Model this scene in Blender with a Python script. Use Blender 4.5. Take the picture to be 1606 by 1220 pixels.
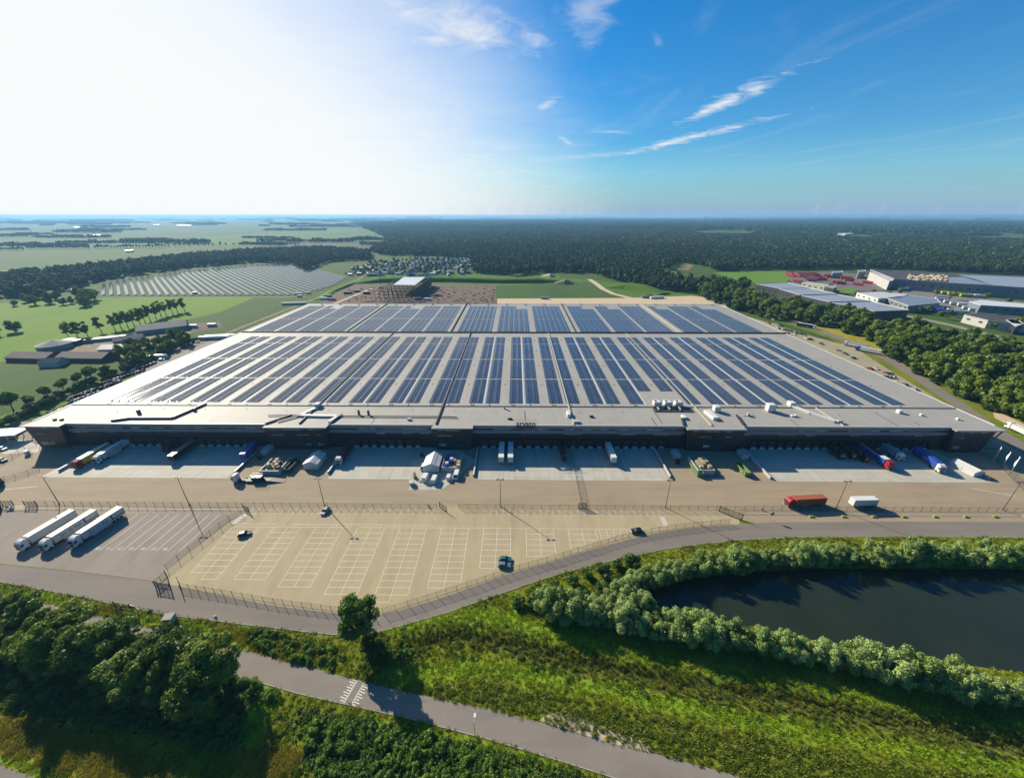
import bpy, math, random
import numpy as np
from mathutils import Vector, Matrix

for _o in list(bpy.data.objects): bpy.data.objects.remove(_o)
S = bpy.context.scene
COL = S.collection
RD = random.Random(11)
NP = np.random.default_rng(5)
rad = math.radians

# ------------------------------------------------------------------ camera, sky, sun, exposure
FPX, CX, CY, CAMH, PITCH, YAW = 600.0, 803.0, 610.0, 105.0, rad(24.4), rad(0.52)
SUN_AZ, SUN_EL = rad(47.5), rad(27.7)       # azimuth counted from +Y towards -X
cam_data = bpy.data.cameras.new('camera')
cam = bpy.data.objects.new('camera', cam_data); COL.objects.link(cam)
cam.location = (0, 0, CAMH)
cam.rotation_euler = (math.pi/2 - PITCH, 0, YAW)
cam_data.sensor_fit = 'HORIZONTAL'; cam_data.sensor_width = 36.0
cam_data.lens = FPX/1606.0*36.0
cam_data.clip_start = 1.0; cam_data.clip_end = 90000.0
S.camera = cam

W = bpy.data.worlds.new('World'); S.world = W; W.use_nodes = True
wt = W.node_tree; wt.nodes.clear()
def WN(t, **kw):
    n = wt.nodes.new(t)
    for k, v in kw.items(): setattr(n, k, v)
    return n
def wmath(op, a, b=None, c=None, clamp=False):
    n = WN('ShaderNodeMath', operation=op); n.use_clamp = clamp
    for i, v in enumerate((a, b, c)):
        if v is None: continue
        if isinstance(v, (int, float)): n.inputs[i].default_value = v
        else: wt.links.new(v, n.inputs[i])
    return n.outputs[0]
sky = WN('ShaderNodeTexSky', sky_type='NISHITA', sun_disc=False)
sky.sun_elevation = SUN_EL; sky.sun_rotation = -SUN_AZ
sky.altitude = 30; sky.air_density = 1.0; sky.dust_density = 0.35; sky.ozone_density = 1.6
hsv = WN('ShaderNodeHueSaturation'); hsv.inputs['Hue'].default_value = 0.498; hsv.inputs['Saturation'].default_value = 2.2; hsv.inputs['Value'].default_value = 1.0
wt.links.new(sky.outputs[0], hsv.inputs['Color'])
tint = WN('ShaderNodeMix', data_type='RGBA', blend_type='MULTIPLY'); tint.inputs[0].default_value = 1.0; tint.inputs[7].default_value = (0.48, 1.03, 1.16, 1)
wt.links.new(hsv.outputs[0], tint.inputs[6])
tcw = WN('ShaderNodeTexCoord')
sepw = WN('ShaderNodeSeparateXYZ'); wt.links.new(tcw.outputs['Generated'], sepw.inputs[0])
dx, dy, dz = sepw.outputs
# cirrus: noise on the plane of the cloud deck (direction divided by its height)
zc = wmath('MAXIMUM', dz, 0.02)
cu, cv = wmath('DIVIDE', dx, zc), wmath('DIVIDE', dy, zc)
comb = WN('ShaderNodeCombineXYZ'); wt.links.new(cu, comb.inputs[0]); wt.links.new(cv, comb.inputs[1])
def cloud_noise(scale, detail, distort, stretch, rot, off):
    mp = WN('ShaderNodeMapping'); mp.inputs['Location'].default_value = off
    mp.inputs['Rotation'].default_value = (0, 0, rot); mp.inputs['Scale'].default_value = stretch
    wt.links.new(comb.outputs[0], mp.inputs[0])
    n = WN('ShaderNodeTexNoise'); n.inputs['Scale'].default_value = scale; n.inputs['Detail'].default_value = detail
    n.inputs['Distortion'].default_value = distort; n.inputs['Roughness'].default_value = 0.6
    wt.links.new(mp.outputs[0], n.inputs['Vector'])
    return n.outputs[0]
def ramp(v, lo, hi):
    n = WN('ShaderNodeMapRange', interpolation_type='SMOOTHSTEP'); n.inputs[1].default_value = lo; n.inputs[2].default_value = hi
    wt.links.new(v, n.inputs[0]); return n.outputs[0]
wisp = cloud_noise(4.0, 8, 0.8, (1.0, 1.0, 1), 0.0, (3.1, 1.7, 0))
veil = cloud_noise(0.9, 5, 0.5, (1.0, 1.0, 1), 0.3, (0.4, 2.2, 0))
# clumps of cirrus at their places on the cloud deck: (u, v, half length, half width, turn, strength)
CLOUDS = [(-0.32, 2.92, .42, .26, 0.55, 1.1), (0.38, 2.70, .42, .14, 1.45, .45), (2.03, 4.62, .85, .13, 1.60, 1.1), (2.38, 6.70, 1.30, .20, -1.27, 1.1),
          (.30, 4.62, .26, .07, 1.85, .65), (.745, 6.70, .42, .07, 1.25, .65), (1.27, 6.00, .28, .10, .2, .45), (1.49, 8.2, 1.2, .35, -.6, .35), (.88, 3.09, .13, .035, 1.1, .35)]
acc = wmath('MULTIPLY', ramp(cloud_noise(1.1, 8, 1.2, (1.0, .35, 1), .5, (1.3, .4, 0)), 0.50, 0.85), 0.16)
for (u0, v0, a, b, t, k) in CLOUDS:
    du, dv = wmath('SUBTRACT', cu, u0), wmath('SUBTRACT', cv, v0)
    p = wmath('ADD', wmath('MULTIPLY', du, math.cos(t)/a), wmath('MULTIPLY', dv, math.sin(t)/a))
    q = wmath('ADD', wmath('MULTIPLY', du, -math.sin(t)/b), wmath('MULTIPLY', dv, math.cos(t)/b))
    r2 = wmath('ADD', wmath('MULTIPLY', p, p), wmath('MULTIPLY', q, q))
    m = wmath('SUBTRACT', 1.15, wmath('MULTIPLY', wmath('SQRT', r2), 0.75))
    m = wmath('ADD', m, wmath('MULTIPLY', wmath('SUBTRACT', wisp, 0.5), 2.6))
    m = wmath('MULTIPLY', ramp(m, 0.05, 1.7), k)
    acc = m if acc is None else wmath('MAXIMUM', acc, m)
# thin bright veil of high cloud round the sun's side of the sky
sd = Vector((-math.sin(SUN_AZ)*math.cos(SUN_EL), math.cos(SUN_AZ)*math.cos(SUN_EL), math.sin(SUN_EL)))
dt = WN('ShaderNodeVectorMath', operation='DOT_PRODUCT'); wt.links.new(tcw.outputs['Generated'], dt.inputs[0]); dt.inputs[1].default_value = sd
hz_e = wmath('POWER', 2.718, wmath('MULTIPLY', wmath('ABSOLUTE', dz), -6.8))
vl = wmath('ADD', wmath('MAXIMUM', wmath('SUBTRACT', dt.outputs['Value'], wmath('MULTIPLY', wmath('MAXIMUM', dz, 0.0), 0.775)), wmath('MULTIPLY_ADD', dt.outputs['Value'], 4.0, -3.13)), wmath('MULTIPLY', wmath('SUBTRACT', veil, 0.5), 0.10))
veil_f = wmath('MULTIPLY', ramp(vl, 0.36, 0.80), 1.0)
mixv = WN('ShaderNodeMix', data_type='RGBA'); mixv.clamp_factor = True
wt.links.new(veil_f, mixv.inputs[0]); wt.links.new(tint.outputs[2], mixv.inputs[6]); mixv.inputs[7].default_value = (8.0, 8.15, 8.2, 1)
# pale summer haze low over the horizon
hz_f = wmath('MULTIPLY', hz_e, 0.97)
mixh = WN('ShaderNodeMix', data_type='RGBA'); mixh.clamp_factor = True
wt.links.new(hz_f, mixh.inputs[0]); wt.links.new(tint.outputs[2], mixh.inputs[6]); mixh.inputs[7].default_value = (2.5, 3.9, 5.8, 1)
wt.links.new(mixh.outputs[2], mixv.inputs[6])
mixc = WN('ShaderNodeMix', data_type='RGBA'); mixc.clamp_factor = True
wt.links.new(acc, mixc.inputs[0]); wt.links.new(mixv.outputs[2], mixc.inputs[6]); mixc.inputs[7].default_value = (7.0, 7.3, 7.6, 1)
bg = WN('ShaderNodeBackground'); bg.inputs['Strength'].default_value = 0.068
wt.links.new(mixc.outputs[2], bg.inputs['Color'])
wo = WN('ShaderNodeOutputWorld'); wt.links.new(bg.outputs[0], wo.inputs['Surface'])

sun_data = bpy.data.lights.new('sun', 'SUN'); sun_data.energy = 5.0; sun_data.angle = rad(0.5); sun_data.color = (1.0, 0.91, 0.74)
sun = bpy.data.objects.new('sun', sun_data); COL.objects.link(sun)
sun.rotation_euler = (-sd).to_track_quat('-Z', 'Y').to_euler()
sun.location = sd*400

S.view_settings.view_transform = 'Standard'; S.view_settings.look = 'None'
S.view_settings.exposure = 0.80; S.view_settings.gamma = 1.0; S.view_settings.use_curve_mapping = False
try:
    S.cycles.use_denoising = True
    S.cycles.max_bounces = 6; S.cycles.diffuse_bounces = 2; S.cycles.glossy_bounces = 3; S.cycles.transparent_max_bounces = 12
    S.cycles.volume_bounces = 1; S.cycles.caustics_reflective = False; S.cycles.caustics_refractive = False
except Exception: pass

# ------------------------------------------------------------------ helpers
def P(x, y, z=0.0):
    """ground survey: the spot at height z seen at photo pixel (x, y)"""
    r, u = (x-CX)/FPX, (CY-y)/FPX
    fw = math.cos(PITCH)+u*math.sin(PITCH); dn = math.sin(PITCH)-u*math.cos(PITCH)
    k = (CAMH-z)/dn; a, b = r*k, fw*k
    return (a*math.cos(YAW)-b*math.sin(YAW), a*math.sin(YAW)+b*math.cos(YAW), z)
def P2(x, y, z=0.0): return P(x, y, z)[:2]
def Qn(X, Y, Z=0.0):
    a = X*math.cos(YAW)+Y*math.sin(YAW); b = -X*math.sin(YAW)+Y*math.cos(YAW)
    f = b*math.cos(PITCH)-(Z-CAMH)*math.sin(PITCH); u = b*math.sin(PITCH)+(Z-CAMH)*math.cos(PITCH)
    return CX+FPX*a/f, CY-FPX*u/f
def in_poly(px, py, poly):
    px = np.asarray(px); py = np.asarray(py); r = np.zeros(px.shape, bool); n = len(poly); j = n-1
    for i in range(n):
        xi, yi = poly[i]; xj, yj = poly[j]
        if yi != yj: r ^= ((yi > py) != (yj > py)) & (px < (xj-xi)*(py-yi)/(yj-yi)+xi)
        j = i
    return r

class MB:
    def __init__(s): s.v, s.f, s.m = [], [], []
    def add(s, vs, fs, m=0):
        o = len(s.v); s.v += [tuple(v) for v in vs]
        for f in fs: s.f.append(tuple(i+o for i in f)); s.m.append(m)
        return s
    def box(s, x0, x1, y0, y1, z0, z1, m=0):
        return s.add([(x0,y0,z0),(x1,y0,z0),(x1,y1,z0),(x0,y1,z0),(x0,y0,z1),(x1,y0,z1),(x1,y1,z1),(x0,y1,z1)],
                     [(0,3,2,1),(4,5,6,7),(0,1,5,4),(1,2,6,5),(2,3,7,6),(3,0,4,7)], m)
    def bevbox(s, x0, x1, y0, y1, z0, z1, b, m=0):
        """box whose four vertical edges and top rim are chamfered"""
        pts = [(x0+b,y0),(x1-b,y0),(x1,y0+b),(x1,y1-b),(x1-b,y1),(x0+b,y1),(x0,y1-b),(x0,y0+b)]
        cx, cy = (x0+x1)/2, (y0+y1)/2
        ins = [(x+(b*.7 if x < cx else -b*.7), y+(b*.7 if y < cy else -b*.7)) for x, y in pts]
        vs = [(x,y,z0) for x,y in pts]+[(x,y,z1-b) for x,y in pts]+[(x,y,z1) for x,y in ins]
        fs = [tuple(range(7,-1,-1)), tuple(range(16,24))]
        for k in range(8):
            n = (k+1) % 8
            fs += [(k,n,n+8,k+8),(k+8,n+8,n+16,k+16)]
        return s.add(vs, fs, m)
    def prism(s, pts, z0, z1, m=0):
        n = len(pts)
        vs = [(p[0],p[1],z0) for p in pts]+[(p[0],p[1],z1) for p in pts]
        return s.add(vs, [tuple(range(n-1,-1,-1)), tuple(range(n,2*n))]+[(i,(i+1)%n,n+(i+1)%n,n+i) for i in range(n)], m)
    def extrude_x(s, prof, x0, x1, m=0):
        """profile of (y, z) points swept along x"""
        n = len(prof)
        vs = [(x0,p[0],p[1]) for p in prof]+[(x1,p[0],p[1]) for p in prof]
        return s.add(vs, [tuple(range(n-1,-1,-1)), tuple(range(n,2*n))]+[(i,(i+1)%n,n+(i+1)%n,n+i) for i in range(n)], m)
    def extrude_y(s, prof, y0, y1, m=0):
        n = len(prof)
        vs = [(p[0],y0,p[1]) for p in prof]+[(p[0],y1,p[1]) for p in prof]
        return s.add(vs, [tuple(range(n-1,-1,-1)), tuple(range(n,2*n))]+[(i,(i+1)%n,n+(i+1)%n,n+i) for i in range(n)], m)
    def sheet(s, pts, z=0.0, m=0):
        return s.add([(p[0],p[1],z) for p in pts], [tuple(range(len(pts)))], m)
    def tube(s, p0, p1, r0, r1=None, n=6, m=0, cap=True):
        r1 = r0 if r1 is None else r1
        p0, p1 = Vector(p0), Vector(p1); d = p1-p0
        if d.length < 1e-6: return s
        q = d.to_track_quat('Z', 'Y')
        vs = []
        for p, r in ((p0,r0),(p1,r1)):
            for k in range(n):
                a = 2*math.pi*k/n; vs.append(p+q@Vector((r*math.cos(a), r*math.sin(a), 0)))
        fs = [(k,(k+1)%n,n+(k+1)%n,n+k) for k in range(n)]
        if cap: fs += [tuple(range(n-1,-1,-1)), tuple(range(n,2*n))]
        return s.add(vs, fs, m)
    def bar(s, p0, p1, w, h, m=0):
        """upright rectangular bar from p0 to p1"""
        p0, p1 = Vector(p0), Vector(p1); d = (p1-p0).normalized()
        up = Vector((0,0,1)) if abs(d.z) < .95 else Vector((1,0,0))
        sd_ = d.cross(up).normalized()*w/2; u = sd_.cross(d).normalized()*h/2
        vs = []
        for p in (p0,p1): vs += [p-sd_-u, p+sd_-u, p+sd_+u, p-sd_+u]
        return s.add(vs, [(0,1,2,3),(7,6,5,4),(0,4,5,1),(1,5,6,2),(2,6,7,3),(3,7,4,0)], m)
    def mesh(s, name, mats, smooth=False):
        me = bpy.data.meshes.new(name); me.from_pydata(s.v, [], s.f)
        mats = mats if isinstance(mats, (list, tuple)) else [mats]
        for m in mats: me.materials.append(m)
        if len(mats) > 1: me.polygons.foreach_set('material_index', s.m)
        if smooth: me.polygons.foreach_set('use_smooth', [True]*len(s.f))
        me.validate(); me.update()
        return me
    def build(s, name, mats, parent=None, loc=(0,0,0), rz=0.0, smooth=False):
        return inst(name, s.mesh(name, mats, smooth), parent, loc, rz)
def inst(name, me, parent=None, loc=(0,0,0), rz=0.0, sc=None):
    o = bpy.data.objects.new(name, me); COL.objects.link(o)
    o.location = loc; o.rotation_euler = (0, 0, rz)
    if sc is not None: o.scale = sc if isinstance(sc, (tuple, list)) else (sc, sc, sc)
    if parent is not None: o.parent = parent
    return o
def tag(o, label=None, cat=None, group=None, kind=None):
    if label: o['label'] = label
    if cat: o['category'] = cat
    if group: o['group'] = group
    if kind: o['kind'] = kind
    return o
def thing(name, label, cat, loc=(0,0,0), rz=0.0, group=None):
    o = bpy.data.objects.new(name, None); COL.objects.link(o); o.location = loc; o.rotation_euler = (0,0,rz)
    o.empty_display_size = 0.5
    return tag(o, label, cat, group)
def copy_tree(o, parent=None):
    c = o.copy(); COL.objects.link(c); c.parent = parent
    for ch in list(o.children): copy_tree(ch, c)
    return c
def struct(name, mb, mat, parent=None, loc=(0,0,0)):
    o = mb.build(name, mat, parent, loc)
    if parent is None: o['kind'] = 'structure'
    return o
def text_mesh(txt, size, depth, mat, bold=0.0):
    cu_ = bpy.data.curves.new('lettering', 'FONT'); cu_.body = txt; cu_.size = size; cu_.extrude = depth; cu_.resolution_u = 2; cu_.offset = bold
    cu_.align_x = 'CENTER'
    ob = bpy.data.objects.new('lettering_tmp', cu_); COL.objects.link(ob)
    me = bpy.data.meshes.new_from_object(ob.evaluated_get(bpy.context.evaluated_depsgraph_get()))
    bpy.data.objects.remove(ob); bpy.data.curves.remove(cu_)
    me.name = 'lettering'; me.materials.clear(); me.materials.append(mat)
    return me

# ------------------------------------------------------------------ materials
def newmat(name):
    m = bpy.data.materials.new(name); m.use_nodes = True; t = m.node_tree
    return m, t, t.nodes['Principled BSDF']
def noise_fac(t, scale, detail=4, rough=.6, coord='pos', dist=0.0, stretch=None, rot=0.0):
    if coord == 'pos': src = t.nodes.new('ShaderNodeNewGeometry').outputs['Position']
    else: src = t.nodes.new('ShaderNodeTexCoord').outputs['Object']
    if stretch:
        mp = t.nodes.new('ShaderNodeMapping'); mp.inputs['Scale'].default_value = stretch; mp.inputs['Rotation'].default_value = (0,0,rot)
        t.links.new(src, mp.inputs[0]); src = mp.outputs[0]
    n = t.nodes.new('ShaderNodeTexNoise'); n.inputs['Scale'].default_value = scale; n.inputs['Detail'].default_value = detail
    n.inputs['Roughness'].default_value = rough; n.inputs['Distortion'].default_value = dist
    t.links.new(src, n.inputs['Vector']); return n.outputs[0]
def colramp(t, fac, stops):
    r = t.nodes.new('ShaderNodeValToRGB'); e = r.color_ramp.elements
    e[0].position, e[0].color = stops[0][0], (*stops[0][1], 1)
    e[1].position, e[1].color = stops[-1][0], (*stops[-1][1], 1)
    for p, c in stops[1:-1]: k = e.new(p); k.color = (*c, 1)
    t.links.new(fac, r.inputs[0]); return r.outputs[0]
def mixcol(t, fac, a, b, mode='MIX'):
    n = t.nodes.new('ShaderNodeMix'); n.data_type = 'RGBA'; n.blend_type = mode
    for i, v in ((0,fac),(6,a),(7,b)):
        if isinstance(v, (int,float)): n.inputs[i].default_value = v
        elif isinstance(v, tuple): n.inputs[i].default_value = (*v[:3],1)
        else: t.links.new(v, n.inputs[i])
    return n.outputs[2]
def bump(t, bs, h, strength=.3, dist=.05):
    b = t.nodes.new('ShaderNodeBump'); b.inputs['Strength'].default_value = strength; b.inputs['Distance'].default_value = dist
    t.links.new(h, b.inputs['Height']); t.links.new(b.outputs[0], bs.inputs['Normal'])
KA = .585; KL = .80
def sc3(c, k): return tuple(min(1, x*k) for x in c)
MATS = {}
def M(name, col, rough=.6, var=.18, scale=.6, metal=0.0, coord='obj', spec=.5, fine=0.0, streak=None):
    """painted or plain surface with wear: two noises vary the colour"""
    if name in MATS: return MATS[name]
    col = sc3(col, KA+.16 if min(col) > .6 else KA)
    m, t, b = newmat(name)
    f = noise_fac(t, scale, 5, .65, coord, .3, streak)
    c = colramp(t, f, [(.28, sc3(col, 1-var)), (.5, col), (.74, sc3(col, 1+var*.7))])
    f2 = noise_fac(t, scale*9, 3, .6, coord)
    c = mixcol(t, .5 if fine == 0 else fine, c, colramp(t, f2, [(.3, sc3(col, 1-var*.8)), (.7, sc3(col, 1+var*.5))]))
    t.links.new(c, b.inputs['Base Color'])
    b.inputs['Roughness'].default_value = rough; b.inputs['Metallic'].default_value = metal
    b.inputs['Specular IOR Level'].default_value = spec
    MATS[name] = m; return m
def leafmat(name, dark, mid, light, trans=.28, nscale=.25):
    dark, mid, light = sc3(dark,KL), sc3(mid,KL), sc3(light,KL)
    m, t, b = newmat(name)
    t.nodes.remove(b); out = t.nodes['Material Output']
    oi = t.nodes.new('ShaderNodeObjectInfo')
    n = noise_fac(t, nscale, 3, .6, 'pos')
    ad = t.nodes.new('ShaderNodeMath'); ad.operation = 'MULTIPLY_ADD'; ad.inputs[1].default_value = .35; t.links.new(oi.outputs['Random'], ad.inputs[0])
    sb = t.nodes.new('ShaderNodeMath'); sb.operation = 'MULTIPLY'; sb.inputs[1].default_value = .68; t.links.new(n, sb.inputs[0]); t.links.new(sb.outputs[0], ad.inputs[2])
    c = colramp(t, ad.outputs[0], [(.25, dark), (.5, mid), (.78, light)])
    d = t.nodes.new('ShaderNodeBsdfDiffuse'); tr = t.nodes.new('ShaderNodeBsdfTranslucent'); mx = t.nodes.new('ShaderNodeMixShader')
    t.links.new(c, d.inputs['Color'])
    tc = mixcol(t, .55, c, (.45,.55,.05), 'MULTIPLY'); br = mixcol(t, .5, c, tc)
    t.links.new(c, tr.inputs['Color'])
    mx.inputs[0].default_value = trans
    t.links.new(d.outputs[0], mx.inputs[1]); t.links.new(tr.outputs[0], mx.inputs[2])
    gl = t.nodes.new('ShaderNodeBsdfGlossy'); gl.inputs['Roughness'].default_value = .45; gl.inputs['Color'].default_value = (.9,.95,1,1)
    m2 = t.nodes.new('ShaderNodeMixShader'); m2.inputs[0].default_value = .018
    t.links.new(mx.outputs[0], m2.inputs[1]); t.links.new(gl.outputs[0], m2.inputs[2])
    t.links.new(m2.outputs[0], out.inputs['Surface'])
    return m
def groundmat(name, stops, scale, detail=6, rough=.95, stops2=None, scale2=None, stretch=None, rot=0.0, mixf=.5, bumps=None, spec=.2, dist=.4):
    m, t, b = newmat(name)
    stops = [(p, sc3(c_,KA)) for p, c_ in stops]; stops2 = [(p, sc3(c_,KA)) for p, c_ in stops2] if stops2 else None
    c = colramp(t, noise_fac(t, scale, detail, .65, 'pos', dist, stretch, rot), stops)
    if stops2: c = mixcol(t, mixf, c, colramp(t, noise_fac(t, scale2, 5, .7, 'pos', .2), stops2))
    t.links.new(c, b.inputs['Base Color']); b.inputs['Roughness'].default_value = rough; b.inputs['Specular IOR Level'].default_value = spec
    if bumps: bump(t, b, noise_fac(t, bumps[0], 4, .6, 'pos'), bumps[1], bumps[2])
    return m
def glassmat(name, col, rough=.06):
    m, t, b = newmat(name)
    c = colramp(t, noise_fac(t, .35, 2, .5, 'pos'), [(.35, sc3(col,.6)), (.65, sc3(col,1.5))])
    t.links.new(c, b.inputs['Base Color']); b.inputs['Roughness'].default_value = rough; b.inputs['Specular IOR Level'].default_value = .8
    return m
def meshmat(name, col, alpha):
    """wire mesh too fine to resolve: lets most of the light through"""
    m, t, b = newmat(name)
    b.inputs['Base Color'].default_value = (*col,1); b.inputs['Roughness'].default_value = .6; b.inputs['Alpha'].default_value = alpha
    return m
# ------------------------------------------------------------------ the setting
m_far = groundmat('far_fields', [(.3,(.04,.10,.007)),(.5,(.07,.14,.010)),(.62,(.105,.16,.014)),(.75,(.13,.155,.03))], .0022, 3, 1.0,
                  [(.3,(.05,.11,.008)),(.7,(.12,.20,.016))], .03, mixf=.4)
KA, KAo = 1.1, KA
m_grass = groundmat('verge_grass', [(.3,(.06,.09,.004)),(.5,(.125,.16,.005)),(.7,(.22,.21,.010))], .10, 6, 1.0,
                    [(.3,(.045,.065,.005)),(.7,(.17,.19,.014))], 1.3, bumps=(2.2,.8,.25))
m_bright = groundmat('bright_grass', [(.3,(.12,.20,.005)),(.5,(.19,.29,.007)),(.72,(.31,.33,.012))], .12, 6, 1.0,
                     [(.3,(.06,.12,.01)),(.7,(.16,.22,.02))], 1.5, bumps=(2.5,.7,.2))
m_reed = groundmat('ditch_weeds', [(.3,(.065,.09,.008)),(.5,(.12,.14,.014)),(.72,(.21,.19,.03))], .25, 6, 1.0,
                   [(.3,(.015,.025,.008)),(.7,(.07,.075,.02))], 2.2, bumps=(2.5,.9,.3))
m_dry = groundmat('dry_grass', [(.3,(.14,.15,.010)),(.5,(.27,.24,.015)),(.7,(.40,.31,.03))], .16, 6, 1.0,
                  [(.3,(.09,.10,.012)),(.7,(.32,.25,.035))], 1.6, bumps=(2.5,.8,.25))
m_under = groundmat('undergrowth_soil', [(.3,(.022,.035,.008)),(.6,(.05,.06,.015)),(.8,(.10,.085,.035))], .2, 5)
m_olive_g = groundmat('olive_grass', [(.3,(.08,.12,.006)),(.5,(.15,.19,.010)),(.72,(.26,.25,.018))], .14, 6, 1.0, [(.3,(.04,.055,.006)),(.7,(.16,.15,.016))], 1.6, bumps=(2.5,.8,.25))
m_mud = groundmat('pond_bed', [(.3,(.03,.028,.02)),(.7,(.06,.055,.035))], .3, 4)
m_sand = groundmat('bare_sand', [(.3,(.34,.25,.15)),(.5,(.48,.37,.24)),(.7,(.56,.45,.30))], .35, 6, 1.0, [(.3,(.28,.21,.12)),(.7,(.55,.44,.3))], 2.0, bumps=(2.0,.5,.1))

KA = KAo
ROAD_UP = [(-60,878),(0,885),(120,897),(245,912),(340,932),(430,950),(530,962),(592,964),(640,954),(700,935),(800,899),(871,879),(930,861),(1000,842),(1050,832),(1100,826),(1200,819),(1400,818),(1680,819)]
ROAD_LO = [(-60,900),(0,911),(130,936),(260,963),(400,980),(500,992),(545,996),(592,991),(700,960),(800,925),(870,901),(960,878),(1050,859),(1150,847),(1250,842),(1400,841),(1680,843)]
PATH_UP = [(-80,912),(0,930),(100,952),(200,976),(300,1000),(370,1016),(480,1045),(560,1066),(650,1088),(760,1110),(870,1138),(960,1165),(1060,1190),(1200,1228),(1300,1262)]
PATH_LO = [(-80,945),(0,962),(100,988),(200,1014),(300,1040),(370,1058),(470,1087),(560,1107),(640,1125),(760,1156),(860,1186),(960,1217),(1060,1252),(1150,1290)]
POND = [(1000,944),(1012,926),(1080,906),(1180,894),(1300,889),(1450,889),(1720,892),(1800,1100),(1606,1054),(1450,1031),(1300,1006),(1150,976),(1080,957)]
DITCH = [(585,1040),(640,1012),(720,997),(800,1010),(950,1048),(1100,1076),(1250,1100),(1400,1130),(1606,1172),(1800,1212)]
z_bright = [[(620,1060),(700,1035),(800,1040),(960,1075),(1100,1100),(1300,1145),(1606,1195),(1700,1230),(1606,1222),(1250,1160),(1050,1118),(900,1085),(760,1060),(640,1072)],
            [(600,985),(690,955),(760,950),(830,970),(900,992),(980,1018),(1100,1048),(1250,1068),(1400,1100),(1606,1140),(1606,1158),(1400,1116),(1250,1085),(1050,1050),(950,1025),(800,988),(700,975),(610,1000)],
            [(400,1075),(440,1085),(400,1190),(370,1170)], [(0,1178),(60,1195),(130,1222),(70,1222),(0,1196)],
            [(0,918),(130,942),(260,972),(400,990),(300,985),(130,962),(0,940)], [(480,1120),(620,1132),(760,1162),(900,1210),(800,1200),(640,1160),(500,1150)]]
z_olive = [[(640,1080),(760,1066),(900,1094),(1050,1127),(1250,1170),(1400,1197),(1606,1228),(1606,1262),(1250,1245),(1050,1184),(870,1132),(650,1087)], [(640,1000),(720,985),(800,990),(860,1005),(800,1000),(720,995)]]
z_dry = [[(-20,1122),(80,1138),(150,1162),(230,1195),(300,1225),(130,1225),(60,1195),(-20,1175)], [(380,1170),(440,1168),(480,1190),(440,1225),(370,1225)], [(150,950),(200,962),(160,962)], [(330,985),(420,1000),(520,1030),(500,1040),(400,1015)]]
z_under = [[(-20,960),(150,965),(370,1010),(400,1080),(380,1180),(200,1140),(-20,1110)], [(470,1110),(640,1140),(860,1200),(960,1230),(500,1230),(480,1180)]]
z_sand = [[(95,950),(170,958),(165,966),(110,960)]]
def dist_poly(X, Y, poly):
    best = np.full(X.shape, 1e9)
    for (a, b) in zip(poly[:-1], poly[1:]):
        ax, ay = a; bx, by = b; L2 = (bx-ax)**2+(by-ay)**2
        t = np.clip(((X-ax)*(bx-ax)+(Y-ay)*(by-ay))/L2, 0, 1)
        best = np.minimum(best, np.hypot(X-ax-t*(bx-ax), Y-ay-t*(by-ay)))
    return best
pond_w = [P2(*p) for p in POND]; ditch_w = [P2(*p) for p in DITCH]
NX0, NX1, NY0, NY1, CELL = -330.0, 330.0, 22.0, 112.0, 1.0
def terrain_h(X, Y):
    ins = in_poly(X, Y, pond_w); d = dist_poly(X, Y, pond_w+[pond_w[0]])
    h = np.where(ins, -np.clip(d*.5, 0, 2.4)-.5, -np.clip(.5-d*.25, 0, .5))
    dd = dist_poly(X, Y, ditch_w); h = h-.7*np.clip(1-dd/2.8, 0, 1)**1.3
    return h
nx, ny = int((NX1-NX0)/CELL), int((NY1-NY0)/CELL)
gx, gy = np.meshgrid(np.linspace(NX0, NX1, nx+1), np.linspace(NY0, NY1, ny+1))
gh = terrain_h(gx, gy)
edge = (gx <= NX0+.1)|(gx >= NX1-.1)|(gy <= NY0+.1)|(gy >= NY1-.1); gh[edge] = 0
idx = np.arange((nx+1)*(ny+1)).reshape(ny+1, nx+1)
q = np.stack([idx[:-1,:-1], idx[:-1,1:], idx[1:,1:], idx[1:,:-1]], -1).reshape(-1,4)
me = bpy.data.meshes.new('grass_verge')
me.from_pydata(np.stack([gx.ravel(), gy.ravel(), gh.ravel()],1).tolist(), [], q.tolist())
fx = gx.ravel()[q].mean(1); fy = gy.ravel()[q].mean(1)
jx = fx+NP.normal(0,.9,fx.shape); jy = fy+NP.normal(0,.9,fy.shape)
ppx, ppy = Qn(jx, jy)
mi = np.zeros(len(q), int)
infr = fy > 25
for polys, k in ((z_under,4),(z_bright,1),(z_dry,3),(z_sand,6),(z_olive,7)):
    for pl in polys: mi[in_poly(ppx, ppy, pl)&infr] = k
mi[(dist_poly(jx, jy, ditch_w) < 2.3)] = 2
mi[in_poly(fx, fy, pond_w)] = 5
for m in (m_grass, m_bright, m_reed, m_dry, m_under, m_mud, m_sand, m_olive_g): me.materials.append(m)
me.polygons.foreach_set('material_index', mi.tolist()); me.polygons.foreach_set('use_smooth', [True]*len(q)); me.update()
tag(inst('grass_verge', me), kind='structure')
g = MB(); E_ = 46000.0
g.sheet([(-E_,NY1),(E_,NY1),(E_,E_),(-E_,E_)]); g.sheet([(-E_,-E_),(E_,-E_),(E_,NY0),(-E_,NY0)])
g.sheet([(-E_,NY0),(NX0,NY0),(NX0,NY1),(-E_,NY1)]); g.sheet([(NX1,NY0),(E_,NY0),(E_,NY1),(NX1,NY1)])
struct('ground', g, m_far)

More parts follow.
